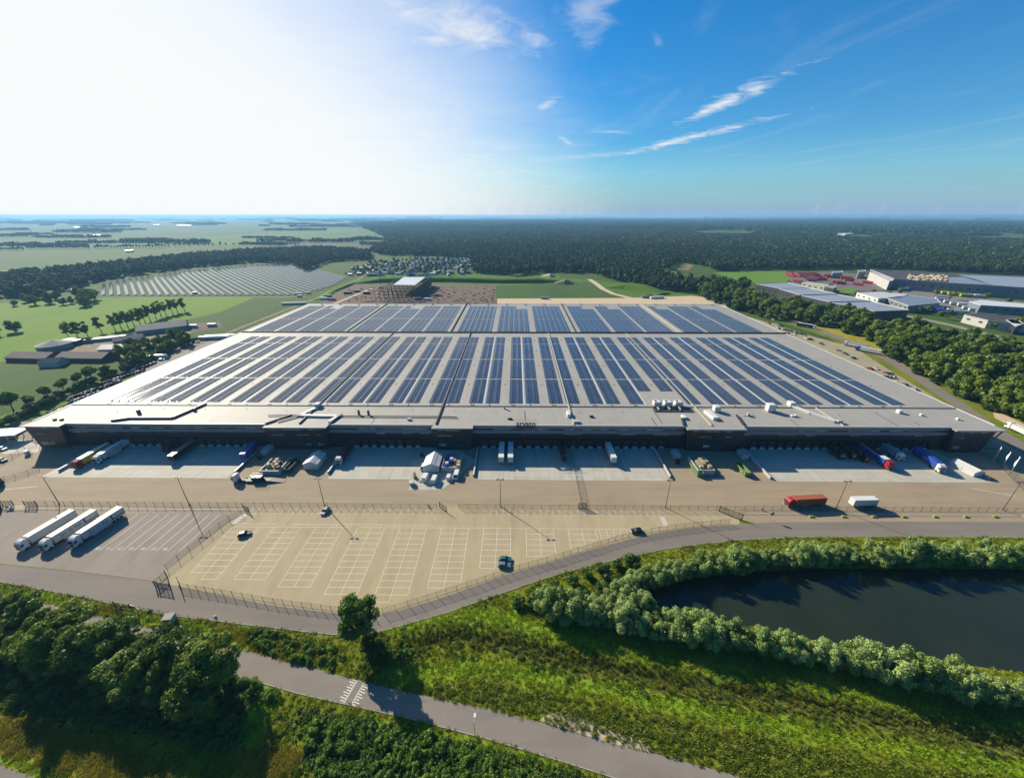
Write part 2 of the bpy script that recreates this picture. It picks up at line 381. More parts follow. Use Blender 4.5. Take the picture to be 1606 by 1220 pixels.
m_water, t, b = newmat('pond_water')
t.links.new(colramp(t, noise_fac(t,.05,3), [(.3,(.015,.022,.011)),(.7,(.021,.028,.014))]), b.inputs['Base Color'])
b.inputs['Roughness'].default_value = .07; b.inputs['Specular IOR Level'].default_value = .35
bump(t, b, noise_fac(t, 1.4, 3), .12, .03)
g = MB(); g.sheet([P2(*p) for p in [(990,950),(1000,922),(1075,898),(1180,886),(1300,880),(1450,880),(1740,884),(1830,1120),(1606,1066),(1450,1042),(1300,1016),(1150,985),(1075,966)]], -0.55)
struct('pond_water', g, m_water)

def pavemat(name, base, tint, streak=(.03,.25,1), s=.05, rough=.9, joint=None):
    base, tint = sc3(base, KA+.02), sc3(tint, KA+.02)
    m, t, b = newmat(name)
    c = colramp(t, noise_fac(t, s, 5, .6, 'pos', .6), [(.28,(base[0]*.84,base[1]*.78,base[2]*.80)),(.45,base),(.6,tint),(.75,(base[0]*1.06,base[1]*.98,base[2]*.98))])
    c = mixcol(t, .48, c, colramp(t, noise_fac(t, 1.0, 5, .65, 'pos', .5, streak), [(.32,sc3(base,.62)),(.5,base),(.68,sc3(base,1.2))]))
    c = mixcol(t, .35, c, colramp(t, noise_fac(t, 4.0, 3, .7, 'pos'), [(.3,sc3(base,.75)),(.7,sc3(base,1.2))]))
    # oil drips and damp patches
    sp = colramp(t, noise_fac(t, .35, 6, .75, 'pos', 1.2), [(.30,(1,1,1)),(.36,(0,0,0)),(.37,(0,0,0))])
    c = mixcol(t, mixcol(t, .55, (0,0,0), sp), c, sc3(base,.45))
    if joint:
        w = t.nodes.new('ShaderNodeTexBrick'); w.offset = joint[3]; w.inputs['Scale'].default_value = 1.0
        w.inputs['Brick Width'].default_value = joint[0]; w.inputs['Row Height'].default_value = joint[1]; w.inputs['Mortar Size'].default_value = joint[2]
        w.inputs['Color1'].default_value = (1,1,1,1); w.inputs['Color2'].default_value = (.9,.9,.88,1); w.inputs['Mortar'].default_value = (.55,.53,.5,1)
        t.links.new(t.nodes.new('ShaderNodeNewGeometry').outputs['Position'], w.inputs['Vector'])
        c = mixcol(t, 1.0, c, w.outputs['Color'], 'MULTIPLY')
    t.links.new(c, b.inputs['Base Color']); b.inputs['Roughness'].default_value = rough; b.inputs['Specular IOR Level'].default_value = .3
    bump(t, b, noise_fac(t, 6, 3), .25, .02)
    return m
m_yard = pavemat('clinker_paving', (.475,.37,.245), (.50,.41,.255))
m_park = pavemat('car_park_paving', (.59,.475,.29), (.58,.515,.265), (.25,.05,1), .05)
m_lot = pavemat('lorry_park_paving', (.385,.325,.26), (.43,.35,.265), (.25,.06,1))
m_road = pavemat('road_asphalt', (.295,.255,.215), (.34,.29,.235), (.02,.3,1))
m_path = pavemat('lane_asphalt', (.335,.29,.24), (.39,.325,.255), (.06,.2,1))
m_apron = pavemat('apron_concrete', (.70,.66,.54), (.74,.71,.60), (.5,.03,1), .04, .8, (5.0,4.3,.05,0.0))
m_white = M('road_paint', (.80,.76,.66), .7, .14, .8, coord='pos'); m_worn = M('worn_paint', (.86,.80,.63), .8, .2, .5, coord='pos')
m_kerb = M('kerb_concrete', (.48,.45,.38), .9, .2, .5, coord='pos')

YF = 117.6      # fence line of the yard
g = MB(); g.sheet([(-330,112),(-104,112),(-104,113),(84,113),(92,110.2),(330,110.2),(330,142),(258,150),(246,162),(-330,162)], .02); struct('yard_paving', g, m_yard)
g = MB(); g.sheet([P2(*p) for p in [(-70,876),(0,884),(120,896),(243,911),(262,893)]]+[(-107.5,110.6),(-104.6,113.8),(-330,113.8),(-330,96)], .032); struct('lorry_park', g, m_lot)
cp = [P2(*p) for p in [(262,893),(300,915),(440,930),(520,948),(592,958),(640,948),(748,914),(800,896),(871,876),(930,858),(965,847),(996,839),(1046,830),(1100,824),(1150,819)]]
cp_edge = [P2(*p) for p in [(243,911),(262,919),(340,936),(430,954),(530,966),(592,968),(640,958),(700,939),(800,903),(871,883),(930,865),(1000,846),(1050,836),(1100,830),(1160,822)]]
g = MB(); g.sheet([cp[0]]+cp_edge+[(88,118.2),(-104.4,118.2),(-104.4,113.6),(-107.2,110.4)], .044); struct('car_park', g, m_park)
def band(name, up, lo, z, mat):
    g = MB(); n = len(up)
    # both edges are resampled to matching stations
    def res(pl, k):
        w = [Vector(P2(*p)) for p in pl]; L = [0]
        for a, b in zip(w[:-1], w[1:]): L.append(L[-1]+(b-a).length)
        out = []
        for i in range(k+1):
            s_ = L[-1]*i/k; j = max(0, min(len(L)-2, next((q_ for q_ in range(len(L)-1) if L[q_+1] >= s_-1e-6), len(L)-2)))
            f = (s_-L[j])/(L[j+1]-L[j]); out.append(w[j].lerp(w[j+1], f))
        return out
    a, c = res(up, 60), res(lo, 60)
    for i in range(60): g.sheet([c[i], c[i+1], a[i+1], a[i]], z)
    return struct(name, g, mat), a, c
road, r_up, r_lo = band('service_road', ROAD_UP, ROAD_LO, .058, m_road)
lane, l_up, l_lo = band('lane', PATH_UP, PATH_LO, .06, m_path)
g = MB()
for i in range(60):      # concrete edging along the lane and the road
    for e, w in ((l_lo,.22),(r_lo,.25)):
        a, c = e[i], e[i+1]; nrm = Vector((-(c-a).y, (c-a).x)).normalized()*w
        if Qn(a.x,a.y)[0] > 1640: continue
        g.prism([a-nrm, c-nrm, c, a], -.1, .11)
struct('road_edging', g, m_kerb)
g = MB(); g.sheet([P2(*p) for p in [(-60,1175),(0,1199),(62,1222),(40,1260),(-60,1260)]], .03); struct('corner_road', g, m_road)
m_sandy = m_sand
g = MB(); g.sheet([P2(*p) for p in [(846,1129),(858,1120),(872,1117),(884,1121),(898,1119),(914,1125),(926,1132),(944,1137),(962,1147),(984,1153),(1006,1162),(1040,1180),(1010,1179),(960,1166),(905,1149),(870,1138)]], .045); struct('sandy_shoulder', g, m_sand)

APRONS = [(-209,-126),(-82,-44),(-17.2,67.2),(112.6,206)]
for a, c in APRONS:
    g = MB(); g.sheet([(a,135.5),(c,135.5),(c,160.8),(a,160.8)], .044); struct('dock_apron', g, m_apron)
g = MB(); g.sheet([P2(640,768.5), P2(693,768.5), (-18,150), (-30,160.5), (-44,160.5), (-44,137)], .052); struct('van_pad', g, m_apron)

# painted markings ---------------------------------------------------------------
park = bpy.data.objects['car_park']
def line(mb, x0, y0, x1, y1, w=.14, z=.062):
    d = Vector((x1-x0, y1-y0)); L = d.length
    if L < .01: return
    n = Vector((-d.y, d.x))/L*w/2; a, c = Vector((x0,y0)), Vector((x1,y1))
    mb.sheet([a-n, c-n, c+n, a+n], z)
cpA = np.array(cp)
def fence_y(x):           # southern edge of the car park at x
    best = 200
    for (a, c) in zip(cp[:-1], cp[1:]):
        if min(a[0],c[0]) <= x <= max(a[0],c[0]) and a[0] != c[0]:
            best = min(best, a[1]+(c[1]-a[1])*(x-a[0])/(c[0]-a[0]))
    return best
for k in range(9):
    x0 = -104.4+15.5*k; g = MB(); g2 = 0
    cols = [x0, x0+5.0, x0+10.0]; ybot = []
    for x in cols:
        yb = fence_y(x)+1.3; n = max(0, int((106.9-yb)/2.47)); ybot.append(106.9-2.47*n)
    if k == 8: ybot = [106.9-2.47*4, 106.9-2.47*4, 106.9-2.47*2]
    if k == 7: ybot = [106.9-2.47*5, 106.9-2.47*5, 106.9-2.47*5]
    yA, yB = max(ybot[0], ybot[1]), max(ybot[1], ybot[2])
    line(g, x0, 106.95, x0, yA-.07); line(g, x0+5, 106.95, x0+5, min(yA,yB)-.07, z=.0625); line(g, x0+10, 106.95, x0+10, yB-.07)
    for j in range(1, 14):
        y = 106.9-2.47*j
        if y >= yA-.05: line(g, x0+.07, y, x0+4.93, y)
        if y >= yB-.05: line(g, x0+5.07, y, x0+9.93, y)
    struct('parking_bay_lines', g, m_worn, park)
g = MB()
line(g, -105, 106.98+.12, -61, 107.1); line(g, -104.6, 108.6, -89, 108.6); line(g, -57, 107.15, 57.5, 107.15); line(g, -84, 108.6, -30, 108.6)
for i in range(46): line(g, -88+1.8*i+.0, 107.95, -87.2+1.8*i, 107.95, .12)
for i in range(12):
    x = 31+2.5*i
    if x < 52: line(g, x, 107.05, x, max(fence_y(x)+1.2, 102.1))
struct('aisle_lines', g, m_worn, park)
g = MB()
for i in range(31):
    x = -103+2.45*i
    if x < -29.5: line(g, x, 113.8, x+.25, 117.3)
for i in range(28):
    x = -9.5+2.42*i; line(g, x, 113.8, x+.2, 117.3)
struct('fence_bay_lines', g, m_worn, park)
g = MB()
for (xa, xb) in ((-106.2,-104.0),(55.3,57.2)):
    for i in range(6): line(g, xa+(.18*i if xa < 0 else 0), 108.9+i*.85, xb+(.18*i if xa < 0 else 0), 108.9+i*.85, .45)
struct('zebra_lines', g, m_white, park)
g = MB(); lot = bpy.data.objects['lorry_park']
for i in range(9): line(g, -146.8+3.95*i, 95.6, -145.4+3.95*i, 113.3, .16, .05)
struct('lorry_bay_lines', g, m_white, lot)
for i, s_ in enumerate(('10','11','12','13','14','15','16')):
    o = inst('bay_number', text_mesh(s_, 1.7, .002, m_white), lot, (-144.6+3.95*i, 96.0, .052))
g = MB(); yard = bpy.data.objects['yard_paving']
line(g, -104, 116.2, -330, 116.2, .18, .036); line(g, 90, 115.9, 330, 115.9, .18, .036); line(g, -220, 126, -203, 129.4, .22, .036)
line(g, 193, 131.5, 206, 127, .25, .036)
struct('yard_lines', g, m_white, yard)
# speed hump with its white teeth on the lane
hump = MB(); hm = MB()
ca, cb = Vector(P2(566,1068)), Vector(P2(545,1104)); ax = (cb-ca).normalized(); pr = Vector((ax.y,-ax.x))
if pr.x < 0: pr = -pr
L = (cb-ca).length
for s_, z in ((-1.0,.066),(1.0,.066)):
    a = ca+pr*s_*.95; c = cb+pr*s_*.95; line(hm, a.x, a.y, c.x, c.y, .22, z)
    for i in range(9):
        p0 = a.lerp(c, (i+.5)/9); p1 = p0+pr*s_*(1.7 if i % 2 else 1.2); line(hm, p0.x, p0.y, p1.x, p1.y, .2, z)
struct('speed_hump_lines', hm, m_white, lane)
# side lot on the right of the warehouse, access road and its verge
m_sidelot = pavemat('staff_park_paving', (.50,.43,.27), (.52,.46,.28))
g = MB(); g.sheet([(233,163),(246,162),(262,205),(277,262),(296,322),(284,352),(270,415),(262,440),(240,440),(233,430)], .025); struct('staff_car_park', g, m_sidelot)
acc_c = [(1640,728),(1606,703),(1550,668),(1500,632),(1440,592),(1390,562),(1340,540),(1290,520),(1240,503),(1200,492),(1150,480),(1110,470)]
acc_w = [Vector(P2(*p)) for p in acc_c]
g = MB()
for i in range(len(acc_w)-1):
    a, c = acc_w[i], acc_w[i+1]
    def nn(k):
        d = (acc_w[min(k+1,len(acc_w)-1)]-acc_w[max(k-1,0)]).normalized(); return Vector((-d.y, d.x))*4.2
    g.sheet([a-nn(i), c-nn(i+1), c+nn(i+1), a+nn(i)], .05)
struct('access_road', g, m_road)
m_vergeR = m_grass
g = MB(); g.sheet([P2(*p) for p in [(1545,690),(1606,735),(1680,780),(1680,560),(1606,560),(1420,500),(1330,480),(1200,470),(1110,465),(1140,478),(1240,510),(1300,530),(1400,585)]], .012); struct('roadside_grass', g, m_grass)
g = MB(); g.sheet([P2(*p) for p in [(1310,512),(1345,520),(1375,535),(1410,560),(1440,575),(1420,580),(1390,560),(1345,540),(1290,518),(1260,503),(1280,503)]], .02); struct('dry_roadside_grass', g, m_dry)
g = MB(); g.sheet([P2(*p) for p in [(1560,655),(1606,680),(1660,712),(1660,690),(1606,665),(1555,640)]], .022); struct('sandy_roadside', g, m_sand)
# left of the warehouse: staff parking strip and lane
g = MB(); g.sheet([(-240,163),(-330,163),(-330,185),(-262,185),(-275,225),(-300,292),(-296,330),(-262,360),(-246,440),(-240,440)], .025); struct('left_staff_park', g, pavemat('left_park_paving', (.34,.30,.25), (.38,.34,.27)))
def ribbon(name, pix, w, z, mat):
    ws = [Vector(P2(*p)) for p in pix]; g = MB()
    for i in range(len(ws)-1):
        def nn(k):
            d = (ws[min(k+1,len(ws)-1)]-ws[max(k-1,0)]).normalized(); return Vector((-d.y, d.x))*w/2
        g.sheet([ws[i]-nn(i), ws[i+1]-nn(i+1), ws[i+1]+nn(i+1), ws[i]+nn(i)], z)
    return struct(name, g, mat)
m_track = groundmat('dirt_track', [(.3,(.22,.18,.11)),(.6,(.36,.30,.19)),(.8,(.30,.28,.14))], .3, 5)
ribbon('farm_track', [(0,662),(40,645),(120,605),(205,580),(300,545),(400,505),(480,474),(540,452),(575,430),(600,426)], 5.0, .05, m_track)
# ------------------------------------------------------------------ the warehouse
ZR, WX0, WX1, WY, WYM, WYB = 12.5, -238.0, 232.0, 161.0, 320.5, 438.5
def roofmat(name, base, seed):
    base = sc3(base, KA); m, t, b = newmat(name)
    c = colramp(t, noise_fac(t, .035+.003*seed, 6, .65, 'pos', .8), [(.3,sc3(base,.86)),(.52,base),(.72,sc3(base,1.08))])
    c = mixcol(t, .4, c, colramp(t, noise_fac(t, .6, 4, .65, 'pos', .5, (1,.12,1)), [(.35,sc3(base,.84)),(.65,sc3(base,1.08))]))
    w = t.nodes.new('ShaderNodeTexBrick'); w.offset = .5; w.inputs['Scale'].default_value = 1
    w.inputs['Brick Width'].default_value = 22.0; w.inputs['Row Height'].default_value = 1.5; w.inputs['Mortar Size'].default_value = .035
    w.inputs['Color1'].default_value = (1,1,1,1); w.inputs['Color2'].default_value = (.965,.965,.96,1); w.inputs['Mortar'].default_value = (.86,.86,.85,1)
    t.links.new(t.nodes.new('ShaderNodeNewGeometry').outputs['Position'], w.inputs['Vector'])
    c = mixcol(t, 1.0, c, w.outputs['Color'], 'MULTIPLY')
    st = colramp(t, noise_fac(t, .12, 6, .7, 'pos', 1.5), [(.28,(1,1,1)),(.38,(0,0,0)),(.4,(0,0,0))])
    c = mixcol(t, mixcol(t, .5, (0,0,0), st), c, sc3(base,.7))
    t.links.new(c, b.inputs['Base Color']); b.inputs['Roughness'].default_value = .66; b.inputs['Specular IOR Level'].default_value = .32
    return m
m_roof = roofmat('roof_membrane', (.54,.51,.445), 0); m_roof2 = roofmat('roof_membrane_back', (.50,.48,.43), 1)
m_trim = M('roof_trim', (.66,.65,.62), .45, .1, .3, coord='pos')
m_dark = M('black_cladding', (.022,.020,.022), .45, .3, .25, coord='pos', streak=(1,1,.15))
m_dark2 = M('charcoal_cladding', (.035,.031,.032), .45, .25, .3, coord='pos', streak=(1,1,.15))
m_band = M('grey_cladding', (.30,.305,.325), .42, .12, .12, coord='pos', streak=(1,1,.1))
m_door = M('dock_door_grey', (.05,.05,.055), .5, .2, .6); m_rubber = M('dock_rubber', (.012,.012,.013), .75, .2, .8)
m_steel = M('galvanised_steel', (.48,.49,.50), .4, .15, 1.0, .6); m_whitep = M('white_paint', (.78,.77,.74), .45, .08, .8)
m_dirtyw = M('weathered_white', (.66,.64,.60), .6, .16, .5); m_glass = glassmat('window_glass', (.03,.04,.055)); m_glassl = glassmat('window_blind', (.22,.24,.26), .2)
m_tray = M('dark_tray', (.045,.043,.045), .6, .25, .5); m_pipe = M('roof_pipe', (.30,.29,.27), .55, .2, .5); m_black = M('black_rubber', (.015,.015,.016), .8, .2, 1.0)
wh = thing('warehouse', 'vast flat-roofed black and grey warehouse covered in rows of solar panels', 'warehouse', ((WX0+WX1)/2, WY, 0))
WC = Vector(wh.location)
def wpart(name, mb, mat, parent=None, smooth=False):
    """mesh written in world metres, parented to the warehouse or one of its parts"""
    p = parent or wh; off = WC if parent is None else WC+Vector(parent.location)
    mb.v = [(v[0]-off.x, v[1]-off.y, v[2]-off.z) for v in mb.v]
    return mb.build(name, mat, p, smooth=smooth)
TOW = [(-237.0,-219.5),(-121.0,-90.5),(-40.0,-20.2),(82.0,110.0),(208.5,228.0)]
TY = 158.6
# walls: black lower storey, grey bands with a window slot between them
Y0 = WY+.35
g = MB(); g.box(WX0+3, WX1-3, Y0, WYB-.3, 0, 8.1); wpart('lower_wall', g, m_dark)
g = MB(); g.box(WX0+1, WX1-1, WY, WYB-.25, 8.1, 9.9); wpart('wall_band', g, m_band)
g = MB(); g.box(WX0+1.2, WX1-1.2, WY+.3, WYB-.3, 9.9, 10.75); wpart('window_slot', g, m_dark)
g = MB(); g.box(WX0+1, WX1-1, WY, WYB-.25, 10.75, ZR-.02); wpart('wall_band', g, m_band)
# roof decks
RS = 181.0
g = MB(); g.box(WX0+.3, WX1-.3, WY+.3, RS, ZR-.4, ZR); wpart('roof_deck', g, m_roof)
g = MB(); g.box(WX0+.3, WX1-.3, RS+.35, WYM-.4, ZR-.4, ZR+.12); wpart('roof_deck', g, m_roof)
g = MB(); g.box(WX0+.3, WX1-.3, WYM+.45, WYB-.3, ZR-.4, ZR+.05); wpart('roof_deck', g, m_roof2)
def par(x0, x1, y0, y1, h, mat=m_trim, z0=None, name='parapet'):
    g = MB(); g.box(x0, x1, y0, y1, (ZR-.38 if z0 is None else z0), ZR+h); return wpart(name, g, mat)
par(WX0, WX0+.45, WY+2, WYB, .30); par(WX1-.45, WX1, WY+2, WYB, .30); par(WX0+.45, WX1-.45, WYB-.45, WYB-.003, .32)
xs = [WX0]+[v for ab in TOW for v in ab]+[WX1]
for k in range(2, 10, 2): par(xs[k], xs[k+1], WY-.06, WY+.36, .28)
g = MB(); g.box(WX0+.45, WX1-.45, RS, RS+.34, ZR-.3, ZR+.42); wpart('roof_step', g, m_pipe)
g = MB(); g.box(WX0+.45, WX1-.45, WYM-.38, WYM+.42, ZR-.3, ZR+1.05); wpart('fire_wall', g, m_tray)
g = MB(); g.box(WX0+.46, WX1-.46, WYM+.43, WYM+1.1, ZR-.3, ZR+.5); wpart('fire_wall_upstand', g, m_trim)
m_fire = M('fire_wall_cap', (.30,.28,.25), .6, .2, .4, coord='pos'); m_cream_sunlit = M('cream_sunlit_wall', (.62,.58,.44), .6, .12, .3, coord='pos')  # cream of the walkways; on fire walls it paints in their sunlit side
for x in (-105.0,-38.4): par(x-.3, x+.3, WY+.7, WYM-.4, .75, m_tray, name='fire_wall')
for x in (28.4,94.9): par(x-.35, x+.35, WY+.7, WYM-.4, .62, m_cream_sunlit, name='fire_wall')  # dark walls too, but their sunlit left faces are put into the colour
par(158.0, 158.6, WY+.7, RS-.3, .5, m_cream_sunlit, name='fire_wall')  # sunlit left face painted in here as well
for x, m in ((-146.8,m_tray),(-56.0,m_tray),(52.4,m_tray),(142.5,m_cream_sunlit)):
    par(x-.35, x+.35, WYM+1.2, WYB-.5, .85, m, name='fire_wall')
    par(x-2.8, x-1.9, WYM+1.2, WYB-.5, .10, m_cream_sunlit, name='roof_walkway')
    par(x+1.5, x+2.2, WYM+1.2, WYB-.5, .10, m_cream_sunlit, name='roof_walkway')

# office towers
ROWS = [(10.9,11.45),(7.9,8.4),(2.2,3.6)]
for ti, (a, c) in enumerate(TOW):
    lean = 1.6
    g = MB()
    # body with splayed cheeks: wider at the roof than at the ground
    la = a+(lean if ti not in (0,) else 2.5); lc = c-(lean if ti != 4 else 2.2)
    vs = [(la,TY+.2,0),(lc,TY+.2,0),(lc,WY+.3,0),(la,WY+.3,0),(a,TY,ZR-.45),(c,TY,ZR-.45),(c,WY+.3,ZR-.45),(a,WY+.3,ZR-.45)]
    g.add(vs, [(0,3,2,1),(4,5,6,7),(0,1,5,4),(1,2,6,5),(2,3,7,6),(3,0,4,7)])
    tw = wpart('office_block', g, m_dark2)
    x0, x1 = (WX0 if ti == 0 else a), (WX1 if ti == 4 else c)
    g = MB(); g.box(x0, x1, TY-.25, WY+.29, ZR-.44, ZR+.02); wpart('roof_deck', g, m_roof, tw)
    g = MB(); g.box(x0, x1, TY-.5, TY-.24, ZR-.5, ZR+.16); wpart('eaves_trim', g, m_trim, tw)
    w = lc-la; n = max(3, int(w/3.4))
    for ri, (z0, z1) in enumerate(ROWS):
        for i in range(n):
            xa = la+1.2+(w-2.4)*i/n; f = 1-z0/ZR
            if RD.random() < .14: continue
            g = MB(); g.box(xa+.1, xa+(w-2.4)/n-.12, TY-.02, TY+.25, z0, z1)
            wpart('window', g, m_glassl if RD.random() < (.55 if ri < 2 else .2) else m_glass, tw)
    if ti in (0, 4):   # glazed corner under the overhanging roof
        sx = -1 if ti == 0 else 1; xe = (a if ti == 0 else c)
        for k in range(6):
            za, zb = .6+k*1.9, .6+k*1.9+1.65; xo = xe-sx*2.35*(1-za/ZR)+sx*.12
            g = MB(); g.box(xo-.06, xo+.06, TY+.5, WY+14, za, zb); wpart('corner_pane', g, m_glassl if ti == 0 else m_glass, tw)
        g = MB(); g.bar((WX0+.8 if ti == 0 else WX1-.8, TY+.3, ZR-.6), (xe-sx*2.6, TY+.3, .02), .45, .45); wpart('corner_column', g, m_dark2 if ti == 0 else m_band, tw)
# low compartments over the recessed tower roofs: dark tray wedges seen on the photo
for xa, xb, ya, yb in ((-121.5,-113.5,161.2,170.5),(-90.2,-88.0,161.4,171.0),(110.4,112.2,161.4,172.0),(81.4,83.2,161.4,168.5)):
    g = MB(); g.bar((xa,ya,ZR+.4),(xb,yb,ZR+.4),.8,.8); wpart('duct', g, m_tray)

# dock doors between the towers
docks = MB(); docks.box(-1.45,1.45,-.02,.10,1.1,4.2)
for z in (1.7,2.3,2.9,3.5): docks.box(-1.44,1.44,-.045,-.021,z,z+.04)
me_door = docks.mesh('dock_door', m_door)
g = MB(); g.box(-1.85,-1.45,-.75,.05,.9,4.6); g.box(1.45,1.85,-.75,.05,.9,4.6); g.box(-1.85,1.85,-.8,.05,4.6,5.0); me_shel = g.mesh('dock_shelter', m_rubber)
g = MB(); g.prism([(-1.0,-.5),(1.0,-.5),(.8,-1.25),(.0,-1.5),(-.8,-1.25)], .85, 1.12); g.box(-1.1,1.1,-.5,.0,.15,1.12); me_lev = g.mesh('dock_leveller', m_whitep)
g = MB(); g.box(-.16,.16,-.3,0,0,.3); me_lamp = g.mesh('dock_lamp', M('amber_lamp', (.55,.35,.18), .4))
g = MB(); g.box(-.3,-.12,-.95,0,0,1.0); g.box(.12,.3,-.95,0,0,1.0); me_bump = g.mesh('dock_bumper', m_black)
dock_x = []
for (a, c) in ((-206,-124),(-85,-43.5),(-17,77.5),(115.5,206)):
    n = int((c-a)/4.36)
    for i in range(n): dock_x.append(a+2.0+4.36*i)
for x in dock_x:
    d = inst('dock_door', me_door, wh, (x-WC.x, Y0-WC.y-.12, 0))
    inst('dock_shelter', me_shel, d, (0,-.14,0)); inst('dock_leveller', me_lev, d, (0,-.1,-.1)); inst('dock_lamp', me_lamp, d, (-2.1,.0,4.1))
    inst('dock_bumper', me_bump, d, (-2.18,.02,0))
# slot windows, one pane per bay
g = MB(); g.box(0,4.15,-.06,.06,.05,.80); me_p1 = [g.mesh('window_pane', m) for m in (m_glass, m_glassl)]
g = MB(); g.box(0,4.15,-.06,.06,0,.55); me_p2 = [g.mesh('window_pane', m) for m in (m_glass, m_glassl)]
for k in range(2, 10, 2):
    a, c = xs[k], xs[k+1]; n = int((c-a-1)/4.36)
    for i in range(n):
        x = a+.8+4.36*i
        inst('window_pane', me_p1[RD.random() < .38], wh, (x-WC.x, .26, 9.9))
        inst('window_pane', me_p2[RD.random() < .30], wh, (x-WC.x, .32, 7.45))

# rooftop solar arrays: four strips of panels per array, east-west tents
m_pv, t, b = newmat('solar_glass')
w = t.nodes.new('ShaderNodeTexBrick'); w.offset = 0; w.inputs['Scale'].default_value = 1
w.inputs['Brick Width'].default_value = .55; w.inputs['Row Height'].default_value = .5; w.inputs['Mortar Size'].default_value = .012
w.inputs['Color1'].default_value = (.042,.055,.085,1); w.inputs['Color2'].default_value = (.052,.066,.098,1); w.inputs['Mortar'].default_value = (.05,.06,.085,1)
t.links.new(t.nodes.new('ShaderNodeTexCoord').outputs['Object'], w.inputs['Vector'])
c = mixcol(t, .5, w.outputs['Color'], colramp(t, noise_fac(t, .08, 3, .6, 'pos'), [(.3,(.034,.045,.072)),(.7,(.065,.080,.110))]))
t.links.new(c, b.inputs['Base Color']); b.inputs['Roughness'].default_value = .09; b.inputs['Specular IOR Level'].default_value = .55
m_alu = M('aluminium_frame', (.62,.63,.64), .35, .08, .8, .8)
def pv_mesh(L, strips, sw, gap, tilt=.10, pl=1.02):
    g = MB(); x = 0.0; n = max(1, int(L/pl))
    for s_ in range(strips):
        up = s_ % 2
        for j in range(n):
            y0, y1 = j*pl+.035, (j+1)*pl-.035
            za, zb = (.18, .18+tilt*sw) if not up else (.18+tilt*sw, .18)
            t_ = .045
            g.add([(x,y0,za),(x+sw,y0,zb),(x+sw,y1,zb),(x,y1,za),(x,y0,za-t_),(x+sw,y0,zb-t_),(x+sw,y1,zb-t_),(x,y1,za-t_)],
                  [(0,1,2,3),(0,4,5,1),(2,6,7,3),(1,5,6,2),(3,7,4,0)], 0)
        g.add([(x-.05,0,.09),(x+sw+.05,0,.09),(x+sw+.05,n*pl,.09),(x-.05,n*pl,.09)], [(0,1,2,3)], 1)
        x += sw+gap
    return g.mesh('solar_array', [m_pv, m_alu])
ysets = [(185.0,218.2),(219.6,254.0),(255.4,289.6),(291.0,307.5)]
HALF_W, SW, SG = 7.2, 1.6, .27
pvm = [pv_mesh(b_-a_, 4, SW, SG) for a_, b_ in ysets]
for k in range(-10, 10):
    cxk = 4.9+21.75*k
    for hside in (0, 1):
        x = cxk-8.1 if hside == 0 else cxk+.95
        for yi, (a_, b_) in enumerate(ysets):
            if yi == 0 and k == 3 and hside == 1: continue       # panels missing beside the air handling plant
            if yi == 0 and k == 4 and hside == 0: continue
            inst('solar_array', pvm[yi], wh, (x-WC.x, a_-WC.y, ZR+.12))
    if k not in (-5,-2,1,4,7):
        g = MB(); g.box(cxk-.42, cxk+.32, 183.5, 309.0, ZR+.125, ZR+.2); wpart('roof_walkway', g, m_trim)
# the two short arrays in front of the plant
pvs = pv_mesh(16.5, 4, SW, SG)
inst('solar_array', pvs, wh, (4.9+65.25+.95-WC.x, 201.5-WC.y, ZR+.12)); inst('solar_array', pvs, wh, (4.9+87-8.1-WC.x, 201.5-WC.y, ZR+.12))
back = [(-231,-212,8),(-209.5,-193,7),(-191,-172,8),(-170.5,-150.5,9),(-143.5,-124,8),(-122,-103,8),(-101,-82,8),(-80,-60,9),(-51,-20.5,13),(-16,13,12),(18,48.5,13),(57,84,12),(87.5,112,11),(115,138,10),(147,165,8),(168,190,9),(193,215,9)]
rows_b = [(324.5,368.5),(370.5,414.0),(414.6,428.5)]
cache = {}
for bi, (a, c, n) in enumerate(back):
    pitch = (c-a)/n; sw = min(1.75, pitch-.5)
    for ri, (ya, yb) in enumerate(rows_b):
        nn_ = n
        if ri == 2 and bi in (1,5,9,11,12,14,16): nn_ = max(3, n-5)
        key = (nn_, round(pitch,2), ri)
        if key not in cache: cache[key] = pv_mesh(yb-ya, nn_, sw, pitch-sw, .08, 2.0)
        inst('solar_array', cache[key], wh, (a-WC.x, ya-WC.y, ZR+.06))

# roof furniture
g = MB(); g.tube((0,0,0),(0,0,.5),.30,.30,8); g.tube((0,0,.5),(0,0,.72),.46,.40,8); me_vent = g.mesh('roof_vent', m_steel)
g = MB(); g.tube((0,0,0),(0,0,.9),.06,.06,5); g.bar((0,0,.85),(.5,-.2,.5),.08,.08); me_stub = g.mesh('pipe_stub', m_tray)
g = MB(); g.box(-.35,.35,-.35,.35,0,.16); me_out = g.mesh('roof_outlet', m_tray)
for k in range(-10, 10):
    cxk = 4.9+21.75*k
    for dxk in (-6.6,-5.4,3.2): inst('roof_vent', me_vent, wh, (cxk+dxk-WC.x, RS+1.4-WC.y, ZR+.1))
    inst('pipe_stub', me_stub, wh, (cxk+7-WC.x, 174.5-WC.y+RD.uniform(-2,2), ZR))
    for yy in (210, 242, 272, 300): inst('roof_outlet', me_out, wh, (cxk+10.8-WC.x, yy-WC.y, ZR+.12))
for x in range(-220, 225, 21): inst('roof_vent', me_vent, wh, (x-WC.x, 433.5-WC.y, ZR+.05), 0, 2.2)
def unit(name, parts, mat, x, y, rz=0):
    o = None
    g = MB()
    for (x0,x1,y0,y1,z0,z1) in parts: g.bevbox(x0,x1,y0,y1,z0,z1,.08)
    return g.build(name, mat, wh, (x-WC.x, y-WC.y, ZR), rz)
